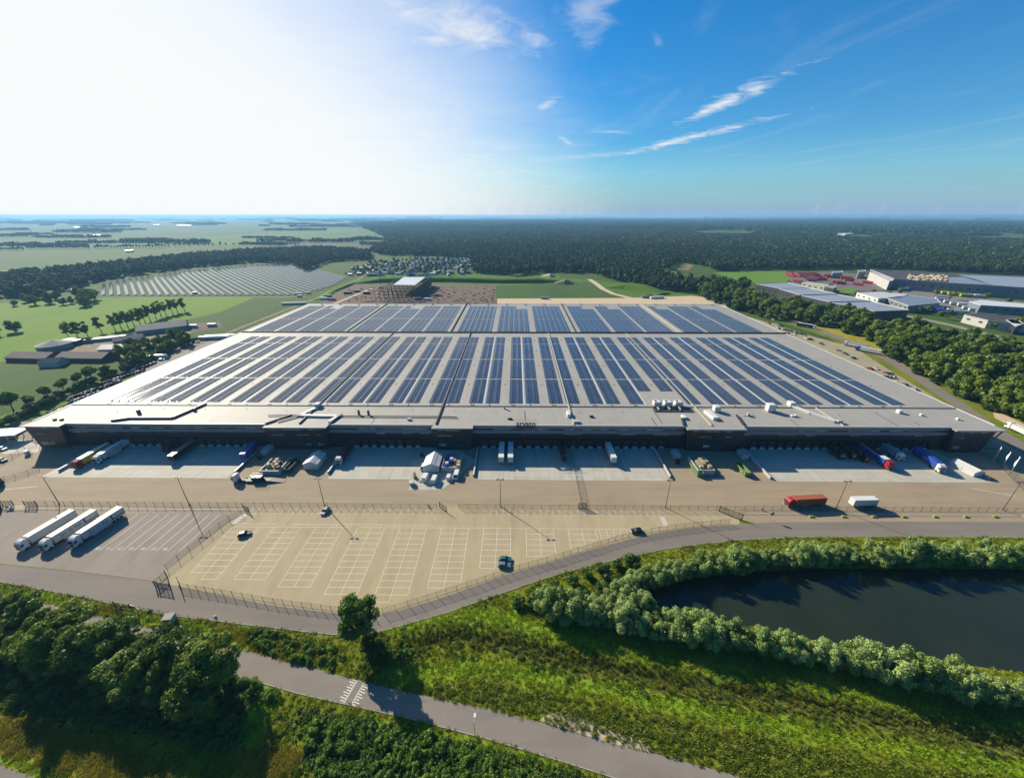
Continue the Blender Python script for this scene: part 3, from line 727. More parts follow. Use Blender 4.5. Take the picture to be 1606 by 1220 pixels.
# three air handling units on a dark grille
g = MB(); g.box(-10,10,-4.6,0,.0,.25); gr = g.build('plant_grille', m_tray, wh, (82.5-WC.x, 180.0-WC.y, ZR))
for k in range(3):
    u = unit('air_handling_unit', [(-1.6,1.6,-1.6,1.6,.5,3.0),(-.6,2.6,-1.2,1.2,.5,2.3)], m_whitep, 75.0+k*5.6, 182.6)
    g = MB(); g.tube((0,-1.0,.9),(0,-5.5,.45),.55,.55,8); g.build('duct', m_steel, u)
    for q_ in range(2):
        g = MB(); g.tube((0,0,3.0),(0,0,3.25),.6,.6,10); g.build('fan_cowl', m_tray, u, (-.4+q_*1.4-.3, .4*q_, 0 if q_ == 0 else -.7))
unit('skylight_hood', [(-1.5,1.5,-4.2,4.2,0,1.5)], m_whitep, 99.0, 171.5, .15); unit('condenser_unit', [(-.9,.9,-1.6,1.6,0,1.2)], m_whitep, 84.5, 169.5)
for x, y, s_ in ((95.0+9,177.0,1.0),(132.0,177.5,1.3)):
    u = unit('air_handling_unit', [(-1.3*s_,1.3*s_,-1.5,1.5,.3,3.2*s_),(-.4,2.0*s_,-1,1,.3,2.2)], m_whitep, x, y)
unit('condenser_unit', [(-.6,.6,-.6,.6,0,1.6),(-2.5,-.6,-.3,.3,0,.3),(.6,3.0,-.3,.3,0,.3)], m_dirtyw, 118, 172)
for x, y in ((140,171.5),(141.6,171.5),(206,173.2),(220,169)): unit('roof_fan', [(-.55,.55,-.55,.55,0,1.0)], m_whitep, x, y)
unit('condenser_unit', [(-1.0,1.0,-1.0,1.0,0,1.7)], m_whitep, 197.5, 176.0)
for x0, y0, x1, y1, wd in ((146.5,182.5,150.5,174.0,1.6),(150.5,174.0,156.6,165.5,1.3)):
    g = MB(); g.bar((x0,y0,ZR+.7),(x1,y1,ZR+.7),wd,1.1); wpart('duct', g, m_whitep)
unit('air_handling_unit', [(-1.4,1.4,-1.6,1.6,0,2.4)], m_whitep, 147.0, 183.5); unit('condenser_unit', [(-1.2,1.2,-.8,.8,0,1.5)], m_dirtyw, 158.6, 165.3)
unit('air_handling_unit', [(-.8,.8,-2.4,2.4,0,1.9)], m_whitep, 27.0, 171.5); unit('condenser_unit', [(-1.2,1.2,-1.2,1.2,0,1.1)], m_dirtyw, 30.0, 164.6); unit('roof_fan', [(-1.0,1.0,-.5,.5,0,.9)], m_tray, 38.5, 170)
unit('roof_fan', [(-.4,.4,-.4,.4,0,2.2)], m_dirtyw, -5.6, 178.6); unit('roof_fan', [(-1.2,1.2,-.3,.3,0,.8)], m_tray, -2.5, 167.2)
for x, y in ((-79.5,171.5),(-74.5,171.2)): unit('exhaust_stack', [(-.45,.45,-.45,.45,0,2.6)], m_tray, x, y)
unit('condenser_unit', [(-.9,.9,-.6,.6,0,.9)], m_dirtyw, -52.5, 166.2); unit('exhaust_stack', [(-.7,.7,-.6,.6,0,2.0)], m_tray, -193, 172); unit('exhaust_stack', [(-.6,.6,-.6,.6,0,1.5)], m_tray, -166.5, 175)
for x in (-228.5,-225.0): unit('roof_fan', [(-.7,.7,-.5,.5,0,.8)], m_tray, x, 164.6)
# ducts and cable trays on the front strip
for pts, wd, m in (([(-166,182.5),(-171.0,166.5),(-192,166.2),(-199,163.5)],1.2,m_tray), ([(-104,178.5),(-108.5,169.5),(-98,169.0),(-89,169.0),(-91,163.0)],1.5,m_whitep),
                   ([(-113,170.2),(-108.5,169.6)],.8,m_tray), ([(-108.5,169.5),(-116.5,163.2)],.7,m_tray), ([(-89,169.2),(-40,168.8),(-29,168.4)],.45,m_tray), ([(-125,169.5),(-113,170.2)],.4,m_tray)):
    for a_, b_ in zip(pts[:-1], pts[1:]):
        g = MB(); g.bar((a_[0],a_[1],ZR+.55),(b_[0],b_[1],ZR+.55),wd,.9 if wd > 1 else .4); wpart('duct', g, m)
unit('air_handling_unit', [(-1.3,1.3,-1.6,1.6,0,2.2)], m_dirtyw, -104.5, 180.0)
for x, y0, y1 in ((5.0,165.5,176.5),(5.0,168,176),(68.5,162,170),(72,163.5,178),(-70,162,171),(-150,162,170),(137,162.5,168.5),(-215,163,172),(185,162.5,176),(196,163,166)):
    g = MB(); g.box(x-.16, x+.16, y0, y1, ZR+.002, ZR+.05); wpart('roof_seam', g, m_tray)
for x in (1.5, 6.5): pass
# rooftop sign: letters on a lattice frame at the roof's front edge
m_letter = M('sign_letter_navy', (.012,.020,.085), .4, .1, .5); m_let2 = M('sign_letter_grey', (.05,.055,.065), .5, .1, .5)
sg = thing('rooftop_sign', 'navy lettered rooftop sign on a lattice frame above the warehouse front', 'sign', (5.3, WY-.55, ZR-1.6))
g = MB()
for x in np.linspace(-5.0, 5.0, 9): g.bar((x,.35,.2),(x,.35,4.9),.06,.06)
for z in (.3,1.7,3.4,4.9): g.bar((-5.0,.35,z),(5.0,.35,z),.09,.09)
for x in (-4,0,4): g.bar((x,.35,4.2),(x,2.6,1.75),.1,.1)
g.build('lattice_frame', m_steel, sg)
o = inst('lettering', text_mesh('arvato', 3.5, .16, m_letter, .07), sg, (0,.12,1.72)); o.rotation_euler = (math.pi/2,0,0); o.scale = (1.05,1,1)
o = inst('lettering', text_mesh('BERTELSMANN', 1.25, .08, m_letter, .03), sg, (0,.15,.45)); o.rotation_euler = (math.pi/2,0,0); o.scale = (1.08,1,1)
ORD = ('first','second','third','fourth','fifth','sixth','seventh','eighth','ninth','tenth','eleventh','twelfth','thirteenth','fourteenth','fifteenth','sixteenth','seventeenth','eighteenth','nineteenth','twentieth')
def ordn(i):
    if i < 20: return ORD[i]
    k = (i+1)//10-2
    if (i+1) % 10 == 0: return ('twentieth','thirtieth','fortieth','fiftieth','sixtieth','seventieth','eightieth','ninetieth')[k]
    return ('twenty','thirty','forty','fifty','sixty','seventy','eighty','ninety')[k]+'-'+ORD[(i+1) % 10-1]
# ------------------------------------------------------------------ vehicles
def paint(name, col, rough=.42): return M('paint_'+name, col, rough, .10, .5, 0.0, spec=.35)
C_WHITE, C_OFF = paint('white',(.80,.80,.78)), paint('off_white',(.70,.70,.66))
C_RED, C_DRED, C_YEL, C_GRN = paint('red',(.55,.03,.03)), paint('dark_red',(.34,.02,.03)), paint('yellow',(.75,.60,.02)), paint('green',(.03,.20,.05))
C_BLUE, C_NAVY, C_BLK, C_MAR = paint('blue',(.03,.10,.55)), paint('navy',(.015,.03,.12)), paint('black',(.012,.012,.014)), paint('maroon',(.10,.03,.03),.55)
C_RUST, C_ORA, C_TEAL, C_GREY, C_SIL = paint('rust',(.30,.055,.035),.6), paint('orange',(.52,.15,.07),.55), paint('teal',(.30,.46,.44)), paint('grey',(.20,.21,.23)), paint('silver',(.48,.50,.52),.3)
C_LIME, C_DGRN = paint('lime',(.62,.68,.05)), paint('olive',(.10,.15,.07),.6)
m_tyre = M('tyre', (.018,.018,.019), .85, .2, 2.0); m_rim = M('rim', (.35,.36,.38), .35, .1, 2.0, .7); m_chas = M('chassis', (.03,.03,.033), .6, .2, 1.0)
m_wind = glassmat('vehicle_glass', (.015,.02,.028), .05); m_lampw = M('headlamp', (.75,.75,.72), .15, .05, 2.0); m_lampr = M('tail_lamp', (.4,.02,.02), .25, .05, 2.0)
def wheel_mesh(r, w):
    g = MB()
    g.tube((-w/2,0,r),(w/2,0,r),r,r,14,0); g.tube((-w/2-.012,0,r),(w/2+.012,0,r),r*.58,r*.58,10,1); g.tube((-w/2-.02,0,r),(w/2+.02,0,r),r*.2,r*.2,6,0)
    return g.mesh('wheel', [m_tyre, m_rim])
ME_TW, ME_CW = wheel_mesh(.52,.34), wheel_mesh(.33,.22)
_me = {}
def cached(key, fn):
    if key not in _me: _me[key] = fn()
    return _me[key]
def cab_mesh(mat):
    def f():
        g = MB(); pr = [(-1.1,.55),(1.15,.55),(1.22,1.0),(1.2,1.75),(1.0,2.95),(.72,3.45),(.15,3.78),(-1.1,3.82)]
        n = len(pr); W2 = 1.24
        vs = []
        for x in (-W2,-W2+.14,W2-.14,W2):
            k = .94 if abs(x) > W2-.05 else 1.0
            vs += [(x, p[0]*(k if p[0] > 0 else 1), .55+(p[1]-.55)*(1.0 if k == 1 else .972)) for p in pr]
        fs = [tuple(range(n-1,-1,-1)), tuple(range(3*n,4*n))]
        for s_ in range(3): fs += [(s_*n+i, s_*n+(i+1)%n, (s_+1)*n+(i+1)%n, (s_+1)*n+i) for i in range(n)]
        g.add(vs, fs); g.extrude_x([(-.9,3.83),(.1,3.8),(-.9,4.0)], -1.0, 1.0)
        return g.mesh('cab', mat)
    return cached(('cab',mat.name), f)
def glass_mesh():
    def f():
        g = MB(); g.add([(-1.06,1.215,1.82),(1.06,1.215,1.82),(.98,1.055,2.78),(-.98,1.055,2.78)], [(0,1,2,3)])
        return g.mesh('windscreen', m_wind)
    return cached('ws', f)
def sidew_mesh():
    def f():
        g = MB()
        for s_ in (-1,1): g.add([(s_*1.255,.15,1.9),(s_*1.255,.98,1.9),(s_*1.25,.86,2.7),(s_*1.25,.15,2.7)], [(0,1,2,3)])
        return g.mesh('side_window', m_wind)
    return cached('sw', f)
def tractor(root, y, cmat, high=True):
    """tractor unit whose cab front sits at local y (+y forward)"""
    c = inst('cab', cab_mesh(cmat), root, (0,y-1.22,0))
    inst('windscreen', glass_mesh(), c, (0,.012,0)); inst('side_window', sidew_mesh(), c)
    def grille():
        g = MB(); g.box(-.85,.85,1.16,1.235,.75,1.6); return g.mesh('grille', m_chas)
    inst('grille', cached('gr', grille), c)
    def lamp():
        g = MB(); g.bevbox(-.2,.2,-.05,.05,0,.26,.03); return g.mesh('headlight', m_lampw)
    for s_ in (-.95,.95): inst('headlight', cached('hl', lamp), c, (s_,1.20,.72))
    def mir():
        g = MB(); g.box(-.1,.1,-.06,.06,0,.75); return g.mesh('mirror', m_chas)
    for s_ in (-1.42,1.42): inst('mirror', cached('mi', mir), c, (s_,.98,1.85))
    def cham():
        g = MB(); g.box(-.45,.45,-4.9,.1,.62,.95); g.box(-1.2,-.5,-2.6,-1.3,.45,1.0); g.box(.5,1.2,-2.6,-1.3,.45,1.0); g.box(-1.15,1.15,.05,.25,.3,.6); return g.mesh('tractor_chassis', m_chas)
    inst('tractor_chassis', cached('tc', cham), root, (0,y-1.1,0))
    for yy in (y-1.35, y-5.0):
        for s_ in (-1.08,1.08): inst('wheel', ME_TW, root, (s_,yy,0))
def box_mesh(L, W2, z0, z1, smat, rmat, corr=0, fmat=None):
    def f():
        g = MB(); b_ = .05
        g.box(-W2,W2,0,L,z0,z1-.06,0); g.box(-W2+.03,W2-.03,.03,L-.03,z1-.059,z1,1)
        g.box(-W2-.02,W2+.02,-.02,L+.02,z0-.10,z0-.002,2)
        for x in (-W2,W2):
            for y in (0,L): g.box(x-.045,x+.045,y-.045,y+.045,z0-.05,z1+.01,2 if corr == 0 else 0)
        if corr:
            k = int(L/.55)
            for i in range(k):
                y = .2+i*(L-.4)/k; g.box(-W2-.03,W2+.03,y,y+.22,z0+.12,z1-.1,0)
                g.box(-W2+.1,W2-.1,y,y+.22,z1-.002,z1+.03,1)
        else:
            for x in (-W2,W2): g.box(x-.02,x+.02,.06,L-.06,z1-.16,z1-.04,2); g.box(x-.02,x+.02,.06,L-.06,z0+.02,z0+.14,2)
            for i in range(1,int(L/2.7)+1):
                y = i*2.7
                if y < L-.3: g.box(-W2-.006,W2+.006,y,y+.03,z0+.16,z1-.18,0)
        return g.mesh('trailer_box', [smat, rmat, m_steel])
    return cached(('bx',L,W2,z0,z1,smat.name,rmat.name,corr), f)
def trailer(root, y0, L, smat, rmat, z1=4.0, corr=0, z0=1.15, skirt=None, letters=None, lmat=None, fold=None, legs=False):
    bx = inst('trailer_box', box_mesh(L,1.27,z0,z1,smat,rmat,corr), root, (0,y0,0))
    def ch():
        g = MB(); g.box(-.5,-.36,.3,L-.5,.75,1.05); g.box(.36,.5,.3,L-.5,.75,1.05); g.box(-1.15,1.15,.0,.2,.5,.7)
        for yy in (1.6,2.9,4.2): g.box(-1.0,1.0,yy-.08,yy+.08,.5,.75)
        return g.mesh('trailer_chassis', m_chas)
    inst('trailer_chassis', cached(('tch',L), ch), root, (0,y0,0))
    for yy in ((1.6,2.9,4.2) if L > 9 else (1.6,2.9)):
        for s_ in (-1.08,1.08): inst('wheel', ME_TW, root, (s_,y0+yy,0))
    def dr():
        g = MB(); g.box(-1.18,-.02,-.06,-.022,z0+.08,z1-.14); g.box(.02,1.18,-.06,-.022,z0+.08,z1-.14)
        for x in (-.9,-.3,.3,.9): g.tube((x,-.09,z0+.1),(x,-.09,z1-.2),.025,.025,5)
        return g.mesh('rear_door', smat)
    inst('rear_door', cached(('rd',z0,z1,smat.name), dr), bx)
    if skirt:
        def sk():
            g = MB()
            for s_ in (-1.22,1.22): g.box(s_-.03,s_+.03,5.2,L-2.2,.45,1.04)
            return g.mesh('side_skirt', skirt)
        inst('side_skirt', cached(('sk',L,skirt.name), sk), root, (0,y0,0))
    if legs:
        g = MB()
        for s_ in (-.9,.9): g.box(s_-.08,s_+.08,L-2.4,L-2.2,.05,1.05)
        g.build('landing_leg', m_chas, root, (0,y0,0))
    if letters:
        tm = cached(('tx',letters), lambda: text_mesh(letters, 1.5, .004, lmat or C_NAVY))
        for s_ in (-1,1):
            o = inst('lettering', tm, bx, (s_*1.282, L*.62, z0+1.0)); o.rotation_euler = (math.pi/2, 0, s_*math.pi/2)
            o.scale = (1.0,1,1)
    if fold:     # dark stepped band along the side
        g = MB()
        for s_ in (-1,1):
            x = s_*1.285
            g.box(x-.012,x+.012,.2,L*.30,z0+.55,z0+.85); g.box(x-.012,x+.012,L*.30,L*.33,z0+.55,z1-.1); g.box(x-.012,x+.012,L*.33,L-.1,z1-.30,z1-.165)
        g.build('side_stripe', fold, bx)
    return bx
def semi(name, label, front, rear, cmat, smat, rmat, group=None, corr=0, z1=4.0, skirt=None, letters=None, lmat=None, fold=None, L=13.6):
    f, r = Vector(front[:2]), Vector(rear[:2]); d = (f-r).normalized(); tot = L+2.9
    root = thing(name, label, 'lorry', ((f-d*tot/2).x, (f-d*tot/2).y, .03), math.atan2(-d.x, d.y), group)
    tractor(root, tot/2, cmat); trailer(root, -tot/2, L, smat, rmat, z1, corr, skirt=skirt, letters=letters, lmat=lmat, fold=fold)
    return root
def lone_trailer(name, label, front, rear, smat, rmat, L=13.6, group=None, corr=0, cat='trailer', z1=4.0, stripe=None, legs=True):
    f, r = Vector(front[:2]), Vector(rear[:2]); d = (f-r).normalized(); c = (f-d*L/2)
    root = thing(name, label, cat, (c.x, c.y, .03), math.atan2(-d.x, d.y), group)
    bx = trailer(root, -L/2, L, smat, rmat, z1, corr, legs=legs)
    if stripe:
        g = MB(); g.box(-1.27,1.27,L+.005,L+.05,z1-.45,z1-.1); g.build('front_stripe', stripe, bx)
    return root
def dock(px, py, L=16.5):      # a vehicle backed up to the dock above photo spot (px, py): front end, rear end
    x, y, _ = P(px, py); return (x, y), (x, y+L)

sl = 2.3
semi('articulated_lorry', 'white lorry with plain grey-sided trailer, leftmost of the three in the lorry park', (-169.4,94.8), (-169.4+sl,111.2), C_WHITE, C_OFF, C_WHITE, skirt=C_GREY)
semi('articulated_lorry', 'white lorry with dark-lettered pinkish white trailer, middle of the three in the lorry park', (-161.3,94.9), (-161.3+sl,111.3), C_WHITE, C_OFF, C_WHITE, letters='Jan de Rijk', fold=C_MAR, skirt=C_WHITE)
semi('articulated_lorry', 'white lorry with dark-lettered trailer nearest the empty bays of the lorry park', (-152.9,96.6), (-152.9+sl,113.0), C_WHITE, C_OFF, C_WHITE, letters='Jan de Rijk', fold=C_NAVY, skirt=C_WHITE)
f, r = dock(119,737); semi('articulated_lorry', 'lorry with red cab and yellow trailer backed to the leftmost docks', f, r, C_RED, C_YEL, C_OFF)
f, r = dock(151,729); semi('articulated_lorry', 'white lorry with lettered trailer backed up beside the red and yellow one', f, r, C_WHITE, C_OFF, C_WHITE, letters='Jan de Rijk', fold=C_NAVY, skirt=C_WHITE)
f, r = dock(271,726,13.6); lone_trailer('trailer', 'black trailer with white front edge at the left docks', f, r, C_BLK, C_GREY, stripe=C_WHITE)
f, r = dock(261,712.5,8); lone_trailer('trailer', 'short black trailer deep in shadow beside the white-edged one', f, r, C_BLK, C_BLK, L=7.5)
lone_trailer('trailer', 'blue trailer with white front edge at the end of the left apron', P2(383,723), P2(398,706), C_BLUE, C_BLUE, L=10.5, stripe=C_WHITE)
f, r = dock(531,731); semi('articulated_lorry', 'lorry with white cab pulling a maroon container by the second apron', f, r, C_WHITE, C_MAR, C_MAR, corr=1)
for k, x in enumerate((786,800.5)):
    f, r = dock(x,728.5,13.6); lone_trailer('trailer', ('white trailer left of its twin at the middle docks','white trailer right of its twin at the middle docks')[k], f, r, C_OFF, C_WHITE)
f, r = dock(884.5,726,13.6); lone_trailer('trailer', 'black trailer at the middle docks near the dividing fence', f, r, C_BLK, C_BLK)
f, r = dock(962,729,13.6); lone_trailer('trailer', 'single white trailer at the docks right of the dividing fence', f, r, C_OFF, C_WHITE)
for k, (x, y) in enumerate(((1320,722),(1338.5,722),(1359,727))):
    f, r = dock(x,y); semi('articulated_lorry', 'black lorry, '+('leftmost','middle','rightmost')[k]+' of three side by side at the right docks', f, r, C_BLK, C_BLK, C_BLK, L=12.5)
f, r = dock(1378,725,13.6); lone_trailer('container_trailer', 'rust red container trailer between the black and the blue lorries', f, r, C_RUST, C_RUST, corr=1)
f, r = dock(1396,738); semi('articulated_lorry', 'lorry with red and white cab and blue-sided white-roofed trailer', f, r, C_RED, C_BLUE, C_WHITE)
f, r = dock(1413,724.5,15.5); semi('articulated_lorry', 'lorry with white cab and pale teal trailer at the right docks', f, r, C_WHITE, C_TEAL, C_TEAL, L=12.0, letters='tex')
semi('articulated_lorry', 'lorry with white cab and big blue trailer at the far right dock', P2(1476,743), P2(1436,713), C_WHITE, C_BLUE, C_BLUE, letters='trans', lmat=C_WHITE)
semi('container_lorry', 'red lorry carrying an orange container along the yard', P2(1231,793.5), P2(1297,790), C_RED, C_ORA, C_ORA, corr=1, L=12.6)
lone_trailer('box_trailer', 'white box trailer standing alone behind the fence', P2(1332,794), P2(1373,793), C_OFF, C_WHITE, L=9.5, legs=True)
semi('articulated_lorry', 'dark blue lorry parked on the access road beyond the staff cars', P2(1279,516.5), P2(1226,507.5), C_WHITE, C_NAVY, C_WHITE)
semi('articulated_lorry', 'white lorry facing uphill on the access road, left of the pair', P2(1322,541), P2(1362,549), C_WHITE, C_OFF, C_SIL)
semi('articulated_lorry', 'lorry with blue cab and white trailer on the access road, right of the pair', P2(1341,549), P2(1386,558), C_BLUE, C_OFF, C_WHITE)
def rigid(name, label, front, rear, cmat, smat, L=7.5, group=None):
    f, r = Vector(front[:2]), Vector(rear[:2]); d = (f-r).normalized(); tot = L+2.7; c = f-d*tot/2
    root = thing(name, label, 'lorry', (c.x,c.y,.03), math.atan2(-d.x,d.y), group)
    tractor(root, tot/2, cmat); inst('cargo_box', box_mesh(L,1.25,1.1,3.7,smat,C_WHITE,0), root, (0,-tot/2,0)); return root
rigid('box_lorry', 'white box lorry parked on the sandy roadside by the wood', P2(1577,670), P2(1607,684), C_WHITE, C_OFF)
rigid('box_lorry', 'dark blue box lorry cut by the left edge of the photo', P2(8,758), P2(-30,772), C_NAVY, C_NAVY)
rigid('box_lorry', 'navy lorry at the left edge by the gate', P2(4,797), P2(-40,812), C_NAVY, C_NAVY)
# low-loader with its load and a lowered ramp
f, r = Vector(P2(367,755)), Vector(P2(448,754)); d = (f-r).normalized(); c = (f+r)/2; tot = (f-r).length
root = thing('low_loader', 'white cabbed low loader with dark machine and lowered ramp', 'lorry', (c.x,c.y,.03), math.atan2(-d.x,d.y))
tractor(root, tot/2, C_WHITE)
g = MB(); g.box(-1.25,1.25,-tot/2+6.2,tot/2-5.8,.7,1.0); g.build('load_bed', m_chas, root)
g = MB(); g.add([(-1.25,-tot/2+6.2,.98),(1.25,-tot/2+6.2,.98),(1.25,-tot/2,.08),(-1.25,-tot/2,.08),(-1.25,-tot/2+6.2,.8),(1.25,-tot/2+6.2,.8),(1.25,-tot/2,.0),(-1.25,-tot/2,.0)], [(0,3,2,1),(4,5,6,7),(0,1,5,4),(1,2,6,5),(2,3,7,6),(3,0,4,7)])
g.build('ramp', M('ramp_steel', (.30,.22,.20), .6, .2, .6), root)
for yy in (-tot/2+7.0,-tot/2+8.3):
    for s_ in (-1.05,1.05): inst('wheel', ME_TW, root, (s_,yy,0))
mach = thing('road_machine', 'dark machine with guard rails loaded on the low loader', 'machine', (c.x-d.x*-.6, c.y, 1.03), math.atan2(-d.x,d.y))
g = MB(); g.bevbox(-1.1,1.1,-2.2,2.2,.3,1.5,.15); g.build('body', C_NAVY, mach)
g = MB(); g.tube((-1.15,1.4,.5),(1.15,1.4,.5),.5,.5,12); g.tube((-1.15,-1.4,.5),(1.15,-1.4,.5),.5,.5,12); g.build('roller', m_tyre, mach)
g = MB()
for x in (-1,1):
    for y in (-2,0,2): g.bar((x,y,1.5),(x,y,2.5),.07,.07)
    g.bar((x,-2,2.5),(x,2,2.5),.07,.07)
for y in (-2,2): g.bar((-1,y,2.5),(1,y,2.5),.07,.07)
g.build('guard_rail', m_steel, mach)

# cars -------------------------------------------------------------------------
def car_body(g, van=0, m=0):
    if van:
        pr = [(-2.6,.35),(2.45,.35),(2.6,.9),(2.15,1.25),(1.55,2.15),(1.2,2.35),(-2.5,2.35),(-2.62,2.2)]; W2 = .98
    else:
        pr = [(-2.1,.32),(2.1,.32),(2.18,.62),(1.95,.82),(1.0,.95),(.98,.96),(-1.75,.98),(-2.1,.9),(-2.16,.6)]; W2 = .88
    n = len(pr); vs = []
    for x, k in ((-W2,.97),(-W2+.08,1.0),(W2-.08,1.0),(W2,.97)): vs += [(x,p[0]*k,.32+(p[1]-.32)*k) for p in pr]
    fs = [tuple(range(n-1,-1,-1)), tuple(range(3*n,4*n))]
    for s_ in range(3): fs += [(s_*n+i, s_*n+(i+1)%n, (s_+1)*n+(i+1)%n, (s_+1)*n+i) for i in range(n)]
    g.add(vs, fs, m)
def car_cabin(g, m=0):
    b_ = [(-.84,1.05),(.84,1.05),(.84,-1.85),(-.84,-1.85)]; t_ = [(-.66,.25),(.66,.25),(.66,-1.45),(-.66,-1.45)]
    g.add([(*p,.94) for p in b_]+[(*p,1.44) for p in t_], [(0,1,5,4),(1,2,6,5),(2,3,7,6),(3,0,4,7)], m)
def car_roof(g, m=0):
    t_ = [(-.66,.25),(.66,.25),(.66,-1.45),(-.66,-1.45)]; g.add([(*p,1.438) for p in t_]+[(x*.9,y*.93-.03,1.48) for x,y in t_], [(4,7,6,5)[::-1],(0,1,5,4),(1,2,6,5),(2,3,7,6),(3,0,4,7)], m)
    for s_ in (-1,1):
        for (ya,yb) in ((1.02,.25),(-.55,-.55),(-1.82,-1.45)): g.bar((s_*.845,ya,.95),(s_*.67,yb,1.44),.07,.07,m)
def car_small(cm):
    """car seen a few pixels wide: one mesh"""
    def f():
        g = MB(); car_body(g, 0, 0); car_cabin(g, 1); car_roof(g, 0)
        for y in (-1.3,1.32): g.tube((-.9,y,.32),(.9,y,.32),.32,.32,8,2)
        return g.mesh('car', [cm, S_BLK, S_BLK])
    return cached(('car',cm.name), f)
def car(label, x, y, rz, cm, group=None, name='car'):
    root = thing(name, label, 'car', (x,y,.05), rz, group)
    b_ = inst('body', cached(('cb',cm.name), lambda: (lambda g: (car_body(g), g.mesh('body', cm, False))[1])(MB())), root)
    inst('windows', cached('cw', lambda: (lambda g: (car_cabin(g), g.mesh('windows', m_wind))[1])(MB())), root)
    inst('roof', cached(('cr',cm.name), lambda: (lambda g: (car_roof(g), g.mesh('roof', cm))[1])(MB())), root)
    for yy in (-1.3,1.32):
        for s_ in (-.8,.8): inst('wheel', ME_CW, root, (s_,yy,0))
    def lm(mm, nm):
        g = MB(); g.box(-.17,.17,-.05,.05,0,.14); return g.mesh(nm, mm)
    for s_ in (-.62,.62):
        inst('headlight', cached('chl', lambda: lm(m_lampw,'headlight')), b_, (s_,2.07,.62)); inst('tail_light', cached('ctl', lambda: lm(m_lampr,'tail_light')), b_, (s_,-2.09,.68))
    return root
def van(label, x, y, rz, cm, sc_=1.0, name='van'):
    root = thing(name, label, 'van', (x,y,.04), rz)
    inst('body', cached(('vb',cm.name), lambda: (lambda g: (car_body(g,1), g.mesh('body', cm))[1])(MB())), root, (0,0,0), 0, sc_)
    def vw():
        g = MB(); g.add([(-.86,2.16,1.3),(.86,2.16,1.3),(.8,1.6,2.1),(-.8,1.6,2.1)], [(0,1,2,3)])
        for s_ in (-.988,.988): g.add([(s_,.75,1.35),(s_,1.85,1.35),(s_,1.5,1.95),(s_,.75,1.95)], [(0,1,2,3)])
        return g.mesh('windscreen', m_wind)
    inst('windscreen', cached('vw', vw), root, (0,.02,0), 0, sc_)
    for yy in (-1.7,1.65):
        for s_ in (-.9,.9): inst('wheel', ME_CW, root, (s_*sc_,yy*sc_,0), 0, sc_)
    return root
H = math.pi/2
x, y = P2(384,839); car('black hatchback in the first parking column of the empty car park', x, y, -1.2, C_BLK)
x, y = P2(510.5,803); car('white and dark car driving past the tall lamp by the yard fence', x, y, math.pi-.15, C_SIL)
x, y = P2(792,879); car('teal car parked beside the silver-blue one near the road fence', x, y, -H, paint('car_teal',(.03,.16,.17)))
x, y = P2(791,888); car('silver blue car parked nearest the road fence', x, y, -H-.05, paint('car_blue',(.16,.26,.34)))
x, y = P2(997.5,834); car('black car at the pointed right end of the car park', x, y, H+.15, C_BLK)
x, y = P2(5,705); car('white car by the gate shelter at the left edge', x, y, -H-.25, C_WHITE)
x, y = P2(4,723); car('dark car below the white one at the left edge', x, y, -H-.2, C_NAVY)
x, y = P2(8,687); car('blue car parked in the shade of the gate shelter', x, y, -1.0, paint('car_cyan',(.08,.28,.42)))
x, y = P2(664,735); van('small white van beside the gabled storage tent', x, y, math.pi-.1, C_OFF, .8)
x, y = P2(668,751); van('white delivery van, left of the two parked on the pale pad', x, y, -.12, C_WHITE)
x, y = P2(682,754); van('white delivery van, right of the two parked on the pale pad', x, y, -.10, C_WHITE)
x, y = P2(704,750); van('small white van behind the walled bay of blue bales', x, y, -.05, C_WHITE, .75)
x, y = P2(716,748); van('white van facing the camera by the walled bay', x, y, math.pi-.05, C_WHITE)
# staff cars in rows: too far to tell apart
def staffpaint(nm, col): return M('staff_'+nm, col, .75, .1, .5, 0.0, spec=.08)
S_WHITE, S_SIL, S_BLK, S_GREY, S_NAVY, S_RED = staffpaint('white',(.75,.75,.73)), staffpaint('silver',(.42,.44,.46)), staffpaint('black',(.02,.02,.022)), staffpaint('grey',(.16,.17,.18)), staffpaint('navy',(.03,.05,.14)), staffpaint('red',(.36,.03,.03))
CARCOL = [(S_WHITE,'white'), (S_SIL,'silver'), (S_BLK,'black'), (S_GREY,'grey'), (S_NAVY,'navy'), (S_BLK,'black'), (S_WHITE,'white'), (S_RED,'red'), (S_GREY,'grey')]
def car_rows(pix, group, where, ang, jit=.6):
    """rows of staff cars, every car named by its colour, its row and its place in the row"""
    for ri, (x0,y0,x1,y1,n) in enumerate(pix):
        for i in range(n):
            x, y = P2(x0+(x1-x0)*i/max(1,n-1), y0+(y1-y0)*i/max(1,n-1)); cm, cn = RD.choice(CARCOL)
            o = inst('staff_car', car_small(cm), None, (x+RD.uniform(-jit,jit)*.3, y+RD.uniform(-jit,jit)*.3, .03), ang+RD.choice((0,math.pi))+RD.uniform(-.05,.05))
            tag(o, cn+' staff car, '+ordn(i)+' from the left in the '+ordn(ri)+' row '+where, 'car', group)
car_rows([(22,684,58,664,10),(68,654,104,640,8),(72,660,108,646,8),(110,626,150,612,9),(113,632,154,617,9),(158,604,185,595,6),(160,609,188,599,6),(190,588,222,578,7),(192,593,224,582,7),(224,573,240,566,4),(226,577,243,570,4)],
         'staff cars left of the warehouse', 'left of the warehouse', .35)
for p in ((254,564),(30,690)): pass
car_rows([(1202,500,1212,502,4),(1207,508,1226,512,6),(1219,515,1240,520,7),(1235,523,1245,525,3)], 'staff cars at the rear right', 'behind the rear right corner', .1)
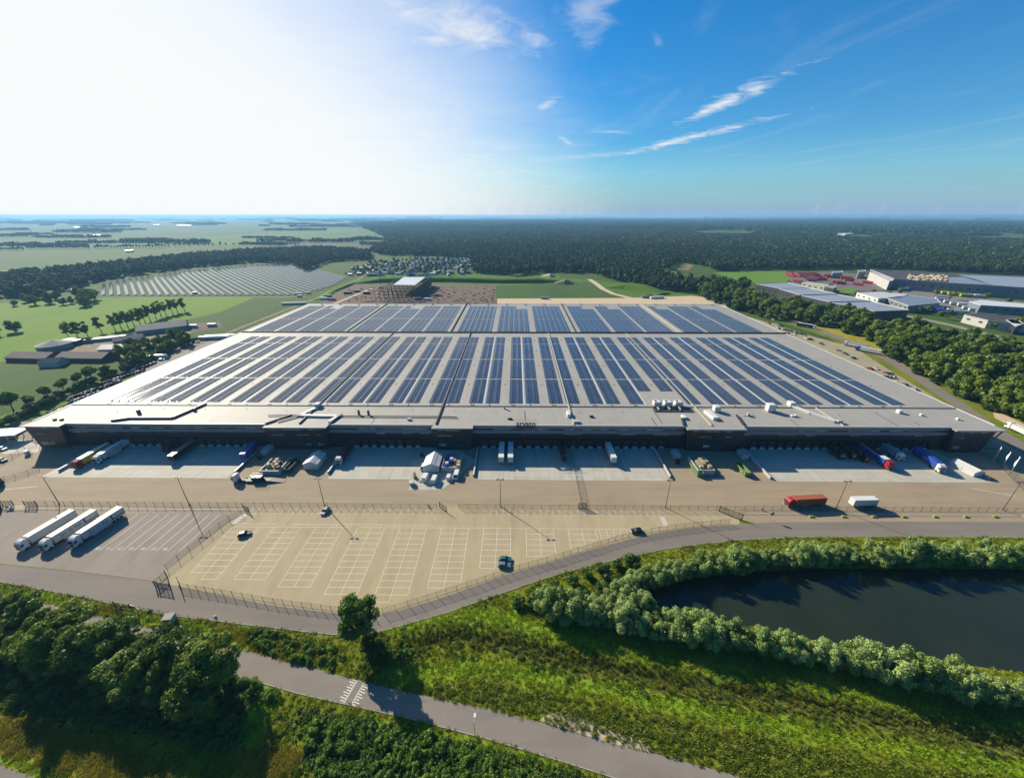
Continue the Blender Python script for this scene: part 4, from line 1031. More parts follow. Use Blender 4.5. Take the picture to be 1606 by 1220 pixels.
car_rows([(1250,523,1262,526,3),(1264,532,1271,533,2),(1288,540,1292,541,1),(1315,551,1326,556,3),(1348,579,1373,579,4),(1366,586,1370,587,2),(1376,592,1400,592,5),(1398,602,1418,604,5),(1390,586,1396,587,2)], 'staff cars right of the warehouse', 'right of the warehouse', .12)
x, y = P2(1338,562); tag(inst('staff_car', car_small(paint('car_cyan2',(.05,.30,.34))), None, (x,y,.03), -1.2), 'turquoise car alone at the grass edge right of the warehouse', 'car')
x, y = P2(1434,611); tag(inst('staff_car', car_small(C_WHITE), None, (x,y,.03), -1.0), 'white car nearest the front right corner of the warehouse', 'car')
x, y = P2(254,565); tag(inst('staff_car', car_small(C_WHITE), None, (x,y,.03), -1.0), 'white car parked apart by the farm hedge', 'car')

# yard furniture ---------------------------------------------------------------
def tent(label, px, py, w, l, h, rz, mat=C_OFF):
    x, y = P2(px,py); root = thing('storage_tent', label, 'tent', (x,y,.04), rz); e = h*.68
    g = MB()
    for (xa,ya,xb,yb) in ((-w/2,-l/2,w/2,-l/2),(w/2,-l/2,w/2,l/2),(w/2,l/2,-w/2,l/2),(-w/2,l/2,-w/2,-l/2)): g.bar((xa,ya,e/2),(xb,yb,e/2),.06,e)
    g.extrude_y([(-w/2,e),(w/2,e),(0,h)], -l/2-.02, -l/2+.03); g.extrude_y([(-w/2,e),(w/2,e),(0,h)], l/2-.03, l/2+.02); g.build('canvas_wall', mat, root)
    for s_ in (-1,1):
        g = MB(); n = 6
        for i in range(n):
            ya, yb = -l/2-.1+(l+.2)*i/n, -l/2-.1+(l+.2)*(i+1)/n; sag = .07
            for j in range(2):
                fa, fb = j/2, (j+1)/2
                def pt(f_, yy, mid): return (s_*(w/2+.15)*(1-f_), yy, e-.05+(h-e+.08)*f_-(sag if 0 < f_ < 1 and mid else 0))
                g.add([pt(fa,ya,0),pt(fa,yb,0),pt(fb,yb,1),pt(fb,ya,1)], [(0,1,2,3) if s_ > 0 else (3,2,1,0)])
        g.build('canvas_roof', mat, root)
    g = MB()
    for yy in (-l/2,0,l/2):
        for xx in (-w/2,w/2): g.bar((xx*1.005,yy,0),(xx*1.005,yy,e),.12,.12)
    g.build('tent_pole', m_steel, root); return root
tent('white gabled storage tent left of the maroon container lorry', 495.5, 727, 6.6, 9.0, 4.2, .0)
tent('white gabled storage tent beside the parked vans', 680, 730, 7.2, 10.0, 4.6, 0.0)
tent('long white storage tent at the far right of the yard', 1514, 737, 5.0, 9.5, 3.2, .12)
def bay(label, px, py, w, d, h, rz, loads):
    x, y = P2(px,py); root = thing('waste_bay', label, 'storage bay', (x,y,.04), rz)
    for nm, a in (('side_wall',(-w/2,-w/2+.35,0,d)),('side_wall',(w/2-.35,w/2,0,d)),('front_wall',(-w/2,w/2,-.36,-.003))):
        g = MB(); g.box(a[0],a[1],a[2],a[3],0,h)
        for k in range(1,3): g.box(a[0]-.015,a[1]+.015,a[2]-.015,a[3]+.015,h*k/3,h*k/3+.05)
        g.build(nm, m_dirtyw, root)
    return root
def bales(label, px, py, nx_, ny_, sz, mats, rz, cat='bales', mess=.25):
    x, y = P2(px,py); root = thing('bale_stack', label, cat, (x,y,.05), rz)
    me_b = []
    for m in mats:
        g = MB(); g.bevbox(-.5,.5,-.5,.5,0,1,.09); g.box(-.51,.51,-.02,.02,.02,1.01); g.box(-.51,.51,-.24,-.2,.02,1.01); me_b.append(g.mesh('bale', m))
    for i in range(nx_):
        for j in range(ny_):
            for k in range(2):
                if k and RD.random() < .45: continue
                inst('bale', RD.choice(me_b), root, ((i-nx_/2+.5)*sz*1.1+RD.uniform(-mess,mess)*.5, j*sz*1.1+RD.uniform(-mess,mess)*.5, k*sz*.92), RD.uniform(-.2,.2), (sz,sz,sz*.9))
    return root
m_card = M('cardboard', (.62,.46,.24), .8, .2, 1.2); m_card2 = M('cardboard_pale', (.70,.58,.38), .8, .2, 1.2); m_bluef = M('blue_film', (.03,.12,.52), .35, .3, 1.4); m_wfilm = M('white_film', (.7,.72,.75), .4, .15, 1.2)
X1, Y1 = P2(417,747); bay('white-walled waste bay left of the olive skip', 424, 744.5, 8.6, 10.5, 2.3, 0, None); bales('cardboard bales heaped in the left waste bay', 429, 740, 4, 4, 1.7, [m_card,m_card2,m_card2,M('dark_scrap',(.12,.08,.06),.8)], 0)
bay('white-walled waste bay of blue film bales behind the vans', 707, 739, 8.2, 10.5, 2.4, 0, None); bales('blue film bales along the left wall of their bay', 703, 737, 2, 5, 1.6, [m_bluef,m_bluef,m_wfilm], 0); bales('cardboard bales beside the blue film in the same bay', 716, 737, 2, 3, 1.7, [m_card,m_card2], 0)
bay('white-walled waste bay between the two green skips on the right', 1106, 744, 7.4, 10.5, 2.5, 0, None); bales('cardboard bales heaped in the right waste bay', 1105, 739, 3, 4, 1.7, [m_card,m_card2], 0)
def skip(label, px, py, l, rz, mat, fill):
    x, y = P2(px,py); root = thing('waste_skip', label, 'skip', (x,y,.04), rz); w = 2.4; h = 2.1
    g = MB()
    for s_ in (-1,1): g.box(s_*w/2-.05,s_*w/2+.05,-l/2,l/2,.25,h)
    g.box(-w/2+.05,w/2-.05,-l/2,-l/2+.1,.25,h); g.box(-w/2+.05,w/2-.05,l/2-.1,l/2,.25,h); g.box(-w/2+.05,w/2-.05,-l/2+.1,l/2-.1,.25,.4)
    g.build('bin', mat, root)
    g = MB()
    for i in range(7):
        yy = -l/2+.3+i*(l-.6)/6
        for s_ in (-1,1): g.box(s_*(w/2+.11)-.06,s_*(w/2+.11)+.06,yy-.06,yy+.06,.25,h-.1)
    for s_ in (-1,1): g.box(s_*(w/2+.02)-.09,s_*(w/2+.02)+.09,-l/2-.05,l/2+.05,h,h+.14)
    g.build('rib', mat, root)
    g = MB()
    for s_ in (-.8,.8): g.tube((s_-.1,-l/2+.4,.15),(s_+.1,-l/2+.4,.15),.15,.15,8); g.tube((s_-.1,l/2-.4,.15),(s_+.1,l/2-.4,.15),.15,.15,8); g.box(s_-.08,s_+.08,-l/2,l/2,.12,.26)
    g.build('skid', m_chas, root)
    g = MB()
    for i in range(14):
        cx_, cy_ = RD.uniform(-.8,.8), RD.uniform(-l/2+.7,l/2-.7); s_ = RD.uniform(.25,.6); z_ = RD.uniform(.5,1.3)
        g.bevbox(cx_-s_,cx_+s_,cy_-s_,cy_+s_,.4,z_+.2,.08)
    g.build('rubbish', fill, root); return root
m_rub = M('mixed_rubbish', (.35,.32,.28), .8, .5, 2.5)
skip('olive open skip between waste bay and storage tent', 459, 733, 8.5, -.05, C_DGRN, m_rub)
skip('green open skip against the left side of the right waste bay', 1091, 739, 8.5, .02, paint('skip_green',(.22,.38,.12),.6), M('brown_rubbish',(.20,.10,.07),.9,.3,1.5))
skip('green open skip standing alone on the right', 1163.5, 739, 8.0, .08, paint('skip_green',(.22,.38,.12),.6), m_card2)
def cont(label, px, py, l, w, h, rz, mat):
    x, y = P2(px,py); root = thing('storage_container', label, 'container', (x,y,.04), rz)
    g = MB(); g.bevbox(-w/2,w/2,-l/2,l/2,.1,h,.06)
    for i in range(int(l/.5)): g.box(-w/2-.03,w/2+.03,-l/2+.2+i*.5,-l/2+.4+i*.5,.3,h-.25)
    g.build('shell', mat, root); g = MB(); g.box(-w/2+.15,-.03,-l/2-.05,-l/2-.003,.25,h-.2); g.box(.03,w/2-.15,-l/2-.05,-l/2-.003,.25,h-.2); g.build('door', mat, root)
    g = MB()
    for a in (-w/2+.1,w/2-.1):
        for b_ in (-l/2+.1,l/2-.1): g.box(a-.12,a+.12,b_-.12,b_+.12,0,.16)
    g.build('foot', m_chas, root); return root
cont('pale container in shadow left of the left waste bay', 420, 709.5, 6.0, 3.2, 2.6, 0.05, m_dirtyw)
cont('pale container in shadow left of the right waste bay', 1058.5, 716, 5.2, 3.0, 2.6, 0, m_dirtyw)
cont('pale container in shadow above the lone green skip', 1163.5, 716.5, 5.2, 3.0, 2.6, 0, m_dirtyw)
def bin_(label, px, py, mat, s_=1.0):
    x, y = P2(px,py); root = thing('wheeled_bin', label, 'bin', (x,y,.04))
    g = MB(); g.add([(-.5*s_,-.4*s_,.15),(.5*s_,-.4*s_,.15),(.5*s_,.4*s_,.15),(-.5*s_,.4*s_,.15),(-.65*s_,-.55*s_,1.2*s_),(.65*s_,-.55*s_,1.2*s_),(.65*s_,.55*s_,1.2*s_),(-.65*s_,.55*s_,1.2*s_)], [(0,3,2,1),(0,1,5,4),(1,2,6,5),(2,3,7,6),(3,0,4,7)]); g.build('bin_body', mat, root)
    g = MB(); g.bevbox(-.7*s_,.7*s_,-.6*s_,.6*s_,1.2*s_,1.4*s_,.05); g.build('lid', mat, root)
    g = MB()
    for a in (-.4,.4):
        for b_ in (-.3,.3): g.tube((a*s_-.05,b_*s_,.1),(a*s_+.05,b_*s_,.1),.1,.1,8)
    g.build('wheel', m_tyre, root)
bin_('black bin left of the left waste bay', 408, 720, C_BLK, 1.4); bin_('black bin left of the right skip and bay', 1062.5, 727, C_BLK, 1.4); bin_('dark bin behind the small white van', 662, 716, C_BLK, 1.1)
# forklift and a little trailer at the corner of the pale pad
x, y = P2(651,749); fk = thing('forklift', 'small dark forklift at the left corner of the pale pad', 'forklift', (x,y,.05), .4)
g = MB(); g.bevbox(-.55,.55,-1.1,.7,.35,1.2,.12); g.build('body', C_GREY, fk); g = MB(); g.bar((-.3,.85,.1),(-.3,.85,2.6),.1,.12); g.bar((.3,.85,.1),(.3,.85,2.6),.1,.12); g.box(-.35,-.2,.9,2.0,.1,.16); g.box(.2,.35,.9,2.0,.1,.16); g.build('mast', m_chas, fk)
g = MB()
for a in (-.5,.5):
    for b_ in (-.9,.5): g.bar((a,b_,1.2),(a*.9,b_*.9,2.2),.06,.06)
g.box(-.5,.5,-.9,.5,2.2,2.26); g.build('overhead_guard', m_chas, fk)
for a in (-.55,.55):
    for b_ in (-.8,.5): inst('wheel', ME_CW, fk, (a,b_,0), 0, .85)
x, y = P2(646,760); ct = thing('cart', 'small grey covered cart by the corner of the pale pad', 'cart', (x,y,.05), .3)
g = MB(); g.bevbox(-.9,.9,-1.3,1.3,.5,1.7,.1); g.build('cover', m_dirtyw, ct); g = MB(); g.bar((0,1.3,.5),(0,2.4,.4),.1,.1); g.build('drawbar', m_chas, ct)
for a in (-.85,.85): inst('wheel', ME_CW, ct, (a,0,0))
# low retaining walls and guard rails beside the aprons
def rail(label, a, b_, h=1.1, w=.5, mat=m_dirtyw):
    a, b_ = Vector((*a,0)), Vector((*b_,0)); root = thing('guard_wall', label, 'wall', (a.x,a.y,.03)); d = b_-a
    g = MB(); g.bar((0,0,h/2),(d.x,d.y,h/2),w,h); g.build('wall_body', mat, root); g = MB(); g.bar((0,0,h+.05),(d.x,d.y,h+.05),w+.12,.1); g.build('coping', m_trim, root)
rail('low wall at the left end of the leftmost apron', (-205,139.5), (-205,159.8)); rail('dark low wall at the right end of the leftmost apron', (-125,139), (-125,158), mat=m_pipe)
rail('low wall beside the maroon container lorry', (-83.2,139), (-83.2,150)); rail('white low wall left of the middle docks', (-18.2,137.5), (-18.2,160)); rail('white low wall right of the middle docks', (68.2,137.5), (68.2,160))
rail('white low wall left of the right apron', (111.6,137), (111.6,160)); rail('white low wall behind the big blue lorry', (207.0,137.5), (207.0,145))
# yellow concrete blocks along the road
m_ylw = M('yellow_block', (.62,.58,.05), .7, .15, 1.0)
for k, x in enumerate((1272,1323,1370,1417,1466,1514,1560,1606)):
    X, Y = P2(x,810.5); g = MB(); g.extrude_x([(-.4,0),(.4,0),(.28,.45),(-.28,.45)], -.8, .8); g.box(-.3,.3,-.15,.15,.451,.58)
    tag(g.build('barrier_block', m_ylw, None, (X,Y,.04), RD.uniform(-.2,.2)), ordn(k)+' yellow barrier block from the left along the road', 'barrier', 'yellow barrier blocks')
# flags by the right entrance
m_flag = M('flag_white', (.78,.78,.80), .7, .1, .8); m_flagb = M('flag_blue', (.10,.25,.55), .7, .1, .8)
for k, (bx_, by_) in enumerate(((1557,725),(1571,733),(1585,741))):
    X, Y = P2(bx_,by_); root = thing('flagpole', 'tall flag on a white pole, '+('furthest from','second nearest','nearest')[k]+' the right fence corner', 'flag', (X,Y,.02), .9)
    g = MB(); g.tube((0,0,0),(0,0,8.2),.07,.05,8); g.bar((0,0,8.1),(1.35,0,8.1),.05,.05); g.build('pole', m_whitep, root)
    g = MB(); n = 8
    for i in range(n):
        za, zb = 8.05-5.2*i/n, 8.05-5.2*(i+1)/n
        def off(z): return .18*math.sin(z*1.3+k)
        g.add([(.08,off(za)*.2,za),(1.3,off(za),za),(1.3,off(zb),zb),(.08,off(zb)*.2,zb)], [(0,1,2,3)])
    fl = g.build('banner', m_flag, root); g = MB(); g.box(.35,1.05,-.25,-.22,5.6,6.6); g.build('emblem', m_flagb, fl)
for k, (bx_, by_) in enumerate(((1200,498),(1203.5,498.5),(1206,499))):
    X, Y = P2(bx_,by_); g = MB(); g.tube((0,0,0),(0,0,11),.1,.08,6,0); g.box(.1,1.6,-.03,.03,5.0,10.8,1)
    tag(g.build('far_flag', [m_whitep, m_flag], None, (X,Y,0), .6), ('left','middle','right')[k]+' white banner of the trio at the rear corner of the warehouse', 'flag', 'banners at the rear corner')
# ------------------------------------------------------------------ fences, lamps and signs
m_post = M('fence_post', (.05,.055,.05), .6, .2, 1.0); m_wire = meshmat('fence_wire', (.06,.065,.06), .17); m_gate = meshmat('gate_wire', (.035,.036,.036), .38)
def fence(label, pts, pitch=3.6, h=2.3, mat=None, name='fence'):
    """posts and wire panels from post to post along a polyline in world metres"""
    st = [Vector(p) for p in pts]; root = thing(name, label, 'fence', (st[0].x, st[0].y, 0)); o = st[0]
    g = MB(); g.bar((0,0,0),(0,0,h),.09,.09); g.bar((0,0,h),(0,-.25,h+.25),.06,.06); me_post = g.mesh('post', m_post)
    for a, b_ in zip(st[:-1], st[1:]):
        d = b_-a; L = d.length; n = max(1, round(L/pitch)); ang = math.atan2(d.y, d.x); s_ = L/n
        g = MB(); g.add([(.05,0,.06),(s_-.05,0,.06),(s_-.05,0,h-.06),(.05,0,h-.06)], [(0,1,2,3)], 1)
        for z in (.12,h-.12): g.bar((.05,0,z),(s_-.05,0,z),.035,.035,0)
        me_pan = g.mesh('panel', [m_post, mat or m_wire])
        for i in range(n):
            p = a+d*(i/n)-o
            inst('post', me_post, root, (p.x,p.y,0), ang); inst('panel', me_pan, root, (p.x,p.y,0), ang)
    p = st[-1]-o; inst('post', me_post, root, (p.x,p.y,0), ang)
    return root
fence('long wire fence along the yard left of the middle gate', [(-193,YF),(-30.5,YF)]); fence('long wire fence along the yard right of the middle gate', [(-22,YF),(205,YF-.2)])
fence('wire fence slanting between lorry park and car park', [(-104.8,113.2),(-107.8,110.2)]+[P2(*p) for p in [(262,893)]])
fence('wire fence round the near side of the car park', [P2(*p) for p in [(284,922),(350,932),(430,946),(520,958),(585,966)]], 3.2)
fence('wire fence along the road right of the lone tree', [P2(*p) for p in [(600,962),(640,950),(700,931),(748,915),(800,897),(871,877),(930,859),(965,848),(996,840),(1046,831),(1100,825),(1143,821)]], 3.2)
fence('wire fence on the grass bank left of the lane', [P2(*p) for p in [(-30,915),(60,928),(190,953)]], 3.2, 2.1); fence('wire fence on the bank between road and lone tree', [P2(*p) for p in [(222,958),(330,978),(430,995),(520,1010)]], 3.2, 2.0)
fence('wire fence dividing the yard right of the middle docks', [(27.4,160.0),(26.6,YF+.4)], 3.6, 2.3)
fence('wire fence at the left corner of the warehouse', [P2(*p) for p in [(-20,740),(20,718),(40,706),(58,698)]], 3.6, 2.0); fence('short wire fence in the left forecourt', [P2(*p) for p in [(-10,757),(25,749),(45,743),(62,736)]], 3.6, 2.0)
fence('wire fence at the right corner of the yard', [P2(*p) for p in [(1520,705),(1560,722),(1582,745),(1606,770),(1640,800)]], 3.6, 2.2)
def gate(label, a, b_, h=2.5, mat=m_gate, z=.05):
    a, b_ = Vector(a), Vector(b_); d = b_-a; L = d.length; root = thing('gate', label, 'gate', (a.x,a.y,z), math.atan2(d.y,d.x))
    g = MB(); g.bar((0,0,.15),(L,0,.15),.12,.12); g.bar((0,0,h),(L,0,h),.12,.12); n = max(2, round(L/1.6))
    for i in range(n+1): g.bar((L*i/n,0,.15),(L*i/n,0,h),.08,.08)
    g.build('gate_frame', m_post, root); g = MB(); g.add([(0.05,0,.2),(L-.05,0,.2),(L-.05,0,h-.05),(.05,0,h-.05)], [(0,1,2,3)]); g.build('gate_mesh', mat, root)
    g = MB(); g.bar((-.1,0,0),(-.1,0,h+.3),.2,.2); g.bar((L+.1,0,0),(L+.1,0,h+.3),.2,.2); g.build('gate_post', m_chas, root); return root
gate('dark swing gate standing open at the left end of the lorry park', P2(41,794), P2(58,794)); gate('swing gate leaf at the left edge of the yard fence', P2(5,793), P2(22,793))
gate('open gate leaf at the lorry park corner, farther of the pair', P2(245,920), P2(262,905)); gate('open gate leaf at the lorry park corner, nearer of the pair', P2(249,921), P2(268,924)); gate('dark gate post pair between slanting fence and car park', P2(285,927), P2(281,915))
gate('small gate in the yard fence left of the middle lamp', P2(690,796), P2(700,803)); gate('gate leaf at the foot of the dividing fence', P2(908,797), P2(919,797)); gate('sliding gate set askew by the road bend', P2(1128,802), P2(1163,815)); gate('gate at the left end of the car park aisle', P2(382,797), P2(391,803))
gate('open gate on the bank by the information board', P2(183,953), P2(207,957), 2.6)
def mast(label, x, y, h=13.2, group=None):
    root = thing('light_mast', label, 'street lamp', (x,y,.03))
    g = MB(); g.tube((0,0,0),(0,0,h),.16,.09,8); g.tube((0,0,0),(0,0,.5),.26,.24,8); g.build('pole', M('mast_steel', (.22,.22,.21), .5, .12, .8, .4), root)
    g = MB(); g.bar((-1.0,0,h),(1.0,0,h),.1,.1); g.build('crossarm', m_chas, root)
    for s_ in (-1,1):
        g = MB(); g.bevbox(-.42,.42,-.3,.3,0,.22,.05); g.build('floodlight', m_chas, root, (s_*1.0,-.05,h-.08))
    return root
for k, (px, x) in enumerate(((93,-182.1),(284,-129.8),(508,-75.6),(785,-5.6),(1043,59.4),(1310,126.2),(1570,191.1))):
    mast('tall double-headed light mast, '+('leftmost','second from the left','third from the left','middle one of seven','third from the right','second from the right','rightmost')[k]+' along the yard fence', x, 118.7)
x, y = P2(744.5,1152); lp = thing('lane_lamp', 'slim white street lamp on the verge of the lane', 'street lamp', (x,y,0))
g = MB(); g.tube((0,0,0),(0,0,5.2),.08,.05,8); g.build('pole', m_steel, lp); g = MB(); g.bar((0,0,5.15),(.15,1.1,5.3),.07,.07); g.bevbox(-.1,.4,.7,1.6,5.22,5.4,.05); g.build('lamp_head', m_whitep, lp)
for lab, px, py, h in (('grey lamp post by the staff cars at the rear right',1222,499,9),('grey lamp post on the verge of the access road',1368,566,8),('lamp post between the two pairs of access road lorries',1273,527,7)):
    x, y = P2(px,py); o = thing('lamp_post', lab, 'street lamp', (x,y,0)); g = MB(); g.tube((0,0,0),(0,0,h),.12,.07,6); g.bar((0,0,h),(1.2,0,h+.1),.1,.1); g.build('pole', m_steel, o); g = MB(); g.bevbox(.8,1.7,-.2,.2,h,h+.2,.05); g.build('lamp_head', m_whitep, o)
# information board, switch cabinet, round sign, small things
x, y = P2(214,960); ib = thing('information_board', 'white and blue information board beside the gate on the bank', 'sign', (x,y,0), -.25)
g = MB(); g.bar((-.7,0,0),(-.7,0,2.9),.12,.12); g.bar((.7,0,0),(.7,0,2.9),.12,.12); g.build('post', m_post, ib); g = MB(); g.box(-1.0,1.0,-.12,-.05,1.3,3.1); pn = g.build('panel', m_whitep, ib); g = MB(); g.box(-.9,.9,-.135,-.122,2.2,2.6); g.build('blue_band', C_BLUE, pn)
x, y = P2(268,974); cb_ = thing('switch_cabinet', 'square transformer hut with pale flat roof on the bank', 'hut', (x,y,0), .12)
g = MB(); g.bevbox(-1.2,1.2,-1.0,1.0,0,2.0,.04); g.build('wall', m_dirtyw, cb_); g = MB(); g.bevbox(-1.35,1.35,-1.15,1.15,2.0,2.18,.05); g.build('roof', m_kerb, cb_); g = MB(); g.box(-.9,-.05,-1.06,-1.003,.1,1.75); g.box(.05,.9,-1.06,-1.003,.1,1.75); g.build('door', m_gate if 0 else M('hut_door',(.16,.20,.17),.5), cb_)
x, y = P2(338,968); g = MB(); g.tube((0,0,0),(0,0,.5),.42,.34,7); g.tube((0,0,.5),(0,0,.75),.34,.12,7); tag(g.build('marker_stone', m_whitep, None, (x,y,0)), 'white marker stone at the road edge', 'stone')
x, y = P2(1208,815); sg2 = thing('round_sign', 'round blue traffic sign on a post by the road', 'sign', (x,y,.04)); g = MB(); g.tube((0,0,0),(0,0,2.6),.06,.06,6); g.build('post', m_steel, sg2)
g = MB(); g.tube((0,-.06,2.9),(0,-.1,2.9),.75,.75,16); dsc = g.build('disc', paint('sign_blue',(.10,.38,.62)), sg2); g = MB(); g.bar((-.3,-.12,3.2),(.25,-.12,2.6),.1,.1); g.build('arrow', m_whitep, dsc)
x, y = P2(1195,800); pk = thing('hydrant', 'small pink post at the yard fence near the round sign', 'post', (x,y,.04)); g = MB(); g.tube((0,0,0),(0,0,.9),.22,.2,8); g.tube((-.35,0,.6),(.35,0,.6),.12,.12,6); g.build('body', paint('pink',(.55,.16,.30)), pk); g = MB(); g.tube((0,0,.9),(0,0,1.05),.24,.1,8); g.build('cap', C_DRED, pk)
x, y = P2(673,795); pk = thing('hydrant', 'small pink post at the yard fence by the middle gate', 'post', (x,y,.05)); g = MB(); g.tube((0,0,0),(0,0,.9),.22,.2,8); g.tube((-.35,0,.6),(.35,0,.6),.12,.12,6); g.build('body', paint('pink',(.55,.16,.30)), pk); g = MB(); g.tube((0,0,.9),(0,0,1.05),.24,.1,8); g.build('cap', C_DRED, pk)
x, y = P2(44,713); tn = thing('turnstile', 'small white turnstile cabin inside the left fence', 'cabin', (x,y,.03)); g = MB(); g.bevbox(-.7,.7,-.7,.7,0,2.2,.05); g.build('cabin', m_whitep, tn)
g = MB()
for i in range(5): g.bar((.9+i*.5,-.5,0),(.9+i*.5,-.5,1.9),.06,.06)
g.bar((.9,-.5,1.9),(2.9,-.5,1.9),.06,.06); g.build('railing', m_post, tn)
# gate shelter at the far left
x, y = P2(8,690); sh = thing('gate_shelter', 'low white-roofed gate shelter at the left edge beyond the warehouse corner', 'shelter', P(20,690), .12)
g = MB(); g.box(-16,6,-3.5,4.5,4.2,4.6); g.build('roof', m_whitep, sh); g = MB(); g.box(-16,-1,-2.8,3.9,.1,4.2); g.build('wall', m_band, sh)
for xx in (1.5,5.5):
    for yy in (-3,4): g = MB(); g.bar((xx,yy,0),(xx,yy,4.2),.25,.25); g.build('column', m_whitep, sh)
g = MB(); g.sheet([P2(*p) for p in [(5,712),(60,709),(62,698),(40,690),(-20,690)]], .05); struct('forecourt_paving', g, m_apron)
x, y = P2(18,798); bt = thing('barrier', 'lifting barrier with counterweight beside the left gate', 'barrier', (x,y,.04), .05); g = MB(); g.bevbox(-.35,.35,-.3,.3,0,1.2,.05); g.build('cabinet', m_whitep, bt); g = MB(); g.bar((-1.0,0,1.05),(6.5,0,1.25),.14,.14); g.build('boom', m_whitep, bt); g = MB(); g.box(-1.5,-.8,-.25,.25,.75,1.3); g.build('counterweight', m_tyre, bt)
# ------------------------------------------------------------------ trees, shrubs and ground cover
m_bark = M('bark', (.085,.068,.05), .9, .35, 1.2); m_barkl = M('pale_bark', (.16,.14,.11), .9, .3, 1.2)
L_OAK = leafmat('oak_leaf', (.065,.12,.010), (.145,.23,.018), (.30,.36,.035), .40)
L_LIME = leafmat('light_leaf', (.055,.12,.010), (.10,.19,.015), (.20,.28,.028), .3)
L_WIL = leafmat('willow_leaf', (.15,.23,.045), (.28,.39,.095), (.44,.55,.18), .3, .8)
L_BUSH = leafmat('bush_leaf', (.028,.075,.012), (.055,.125,.016), (.11,.19,.024), .25, .4)
L_FOR = leafmat('forest_leaf', (.018,.046,.012), (.042,.088,.016), (.090,.135,.026), .15, .012)
L_CON = leafmat('conifer_leaf', (.014,.036,.014), (.024,.054,.018), (.045,.080,.022), .1, .02)
def leaf_quads(rng, lobes, n, size, flat=.0, upb=.25, shell=.35):
    c = np.array([l[:3] for l in lobes]); r = np.array([l[3:6] for l in lobes]); w = (r[:,0]*r[:,2])**1.0; w /= w.sum()
    k = rng.choice(len(lobes), n, p=w)
    d = rng.normal(size=(n,3)); d /= np.linalg.norm(d,axis=1)[:,None]
    rr = 1-shell*rng.random(n)**1.6+.10*rng.normal(size=n)
    p = c[k]+d*r[k]*rr[:,None]
    nn = d+.42*rng.normal(size=(n,3)); nn[:,2] += upb; nn /= np.linalg.norm(nn,axis=1)[:,None]
    t1 = np.cross(nn, rng.normal(size=(n,3))); t1 /= np.linalg.norm(t1,axis=1)[:,None]+1e-9; t2 = np.cross(nn,t1)
    s = size*(.55+.8*rng.random(n)); a = t1*s[:,None]*.5; b_ = t2*(s*(.55+.5*rng.random(n)))[:,None]*.5
    fold = nn*(s*.12*rng.normal(size=n))[:,None]
    v = np.stack([p-a-b_*.6+fold, p+a*.7-b_+0*fold, p+a+b_*.6+fold, p-a*.6+b_],1).reshape(-1,3)
    f = np.arange(4*n).reshape(-1,4)
    return v, f
def foliage_mesh(name, seed, lobes, n, size, mat, **kw):
    rng = np.random.default_rng(seed); v, f = leaf_quads(rng, lobes, n, size, **kw)
    me = bpy.data.meshes.new(name); me.from_pydata(v.tolist(), [], f.tolist()); me.materials.append(mat); me.update(); return me
def crown_lobes(rd, n, R, z0, z1, lob=(.24,.40), spread=.72, squash=.85, top=0.0):
    out = []; zc, hz = (z0+z1)/2, (z1-z0)/2
    for i in range(n):
        for _ in range(20):
            x, y, z = rd.uniform(-1,1), rd.uniform(-1,1), rd.uniform(-1,1)
            if x*x+y*y+z*z < 1: break
        l = rd.uniform(*lob)*R
        k = 1-top*max(0,z)
        out.append((x*R*spread*k, y*R*spread*k, zc+z*hz*spread, l, l, l*squash))
    return out
def trunk_mesh(name, rd, h, r, limbs, R, mat, split=.35):
    g = MB(); segs = 5; p = Vector((0,0,-.2)); lean = Vector((rd.uniform(-.06,.06), rd.uniform(-.06,.06), 0)); pts = [p]
    for i in range(segs):
        p = p+Vector((lean.x*h/segs+rd.uniform(-.08,.08), lean.y*h/segs+rd.uniform(-.08,.08), h/segs)); pts.append(p)
    for i in range(segs): g.tube(pts[i], pts[i+1], r*(1-.75*i/segs)*(1.25 if i == 0 else 1), r*(1-.75*(i+1)/segs), 7)
    for k in range(limbs):
        t_ = split+(1-split)*k/max(1,limbs)*.85; i = min(segs-1,int(t_*segs)); b_ = pts[i].lerp(pts[i+1], t_*segs-i); a = k*2.4+rd.uniform(-.5,.5); l = R*rd.uniform(.55,.85)*(1-.35*t_)
        m_ = b_+Vector((math.cos(a)*l*.5, math.sin(a)*l*.5, l*.35)); e = b_+Vector((math.cos(a)*l, math.sin(a)*l, l*.75))
        rr = r*.42*(1-.5*t_); g.tube(b_, m_, rr, rr*.65, 5); g.tube(m_, e, rr*.65, rr*.2, 5)
        for q_ in range(2):
            a2 = a+rd.uniform(-.9,.9); g.tube(m_, m_+Vector((math.cos(a2)*l*.45, math.sin(a2)*l*.45, l*rd.uniform(.1,.5))), rr*.4, rr*.12, 4)
    return g.mesh(name, mat)
TREES = {}
def tree_kind(key, nvar, h, R, z0, n, size, leaf, bark, lobes=18, r=.28, limbs=8, **kw):
    out = []
    for i in range(nvar):
        rd = random.Random(hash(key) % 1000+i*17 if 0 else sum(map(ord,key))+i*17)
        lb = crown_lobes(rd, lobes, R, z0, h, **kw)
        out.append((trunk_mesh('trunk', rd, h*.8, r, limbs, R, bark), foliage_mesh('crown', 100+i*7+len(key), lb, n, size, leaf)))
    TREES[key] = out
tree_kind('oak', 5, 13.5, 5.9, .8, 9500, .50, L_OAK, m_bark, 40, .34, 9, lob=(.14,.34), spread=.84)
tree_kind('lone', 1, 15.0, 5.4, 3.0, 9000, .48, L_LIME, m_bark, 40, .34, 9, top=.25, lob=(.15,.32), spread=.82)
tree_kind('willow', 6, 6.4, 4.0, .1, 7000, .31, L_WIL, m_barkl, 34, .2, 5, lob=(.13,.30), spread=.92, squash=1.25)
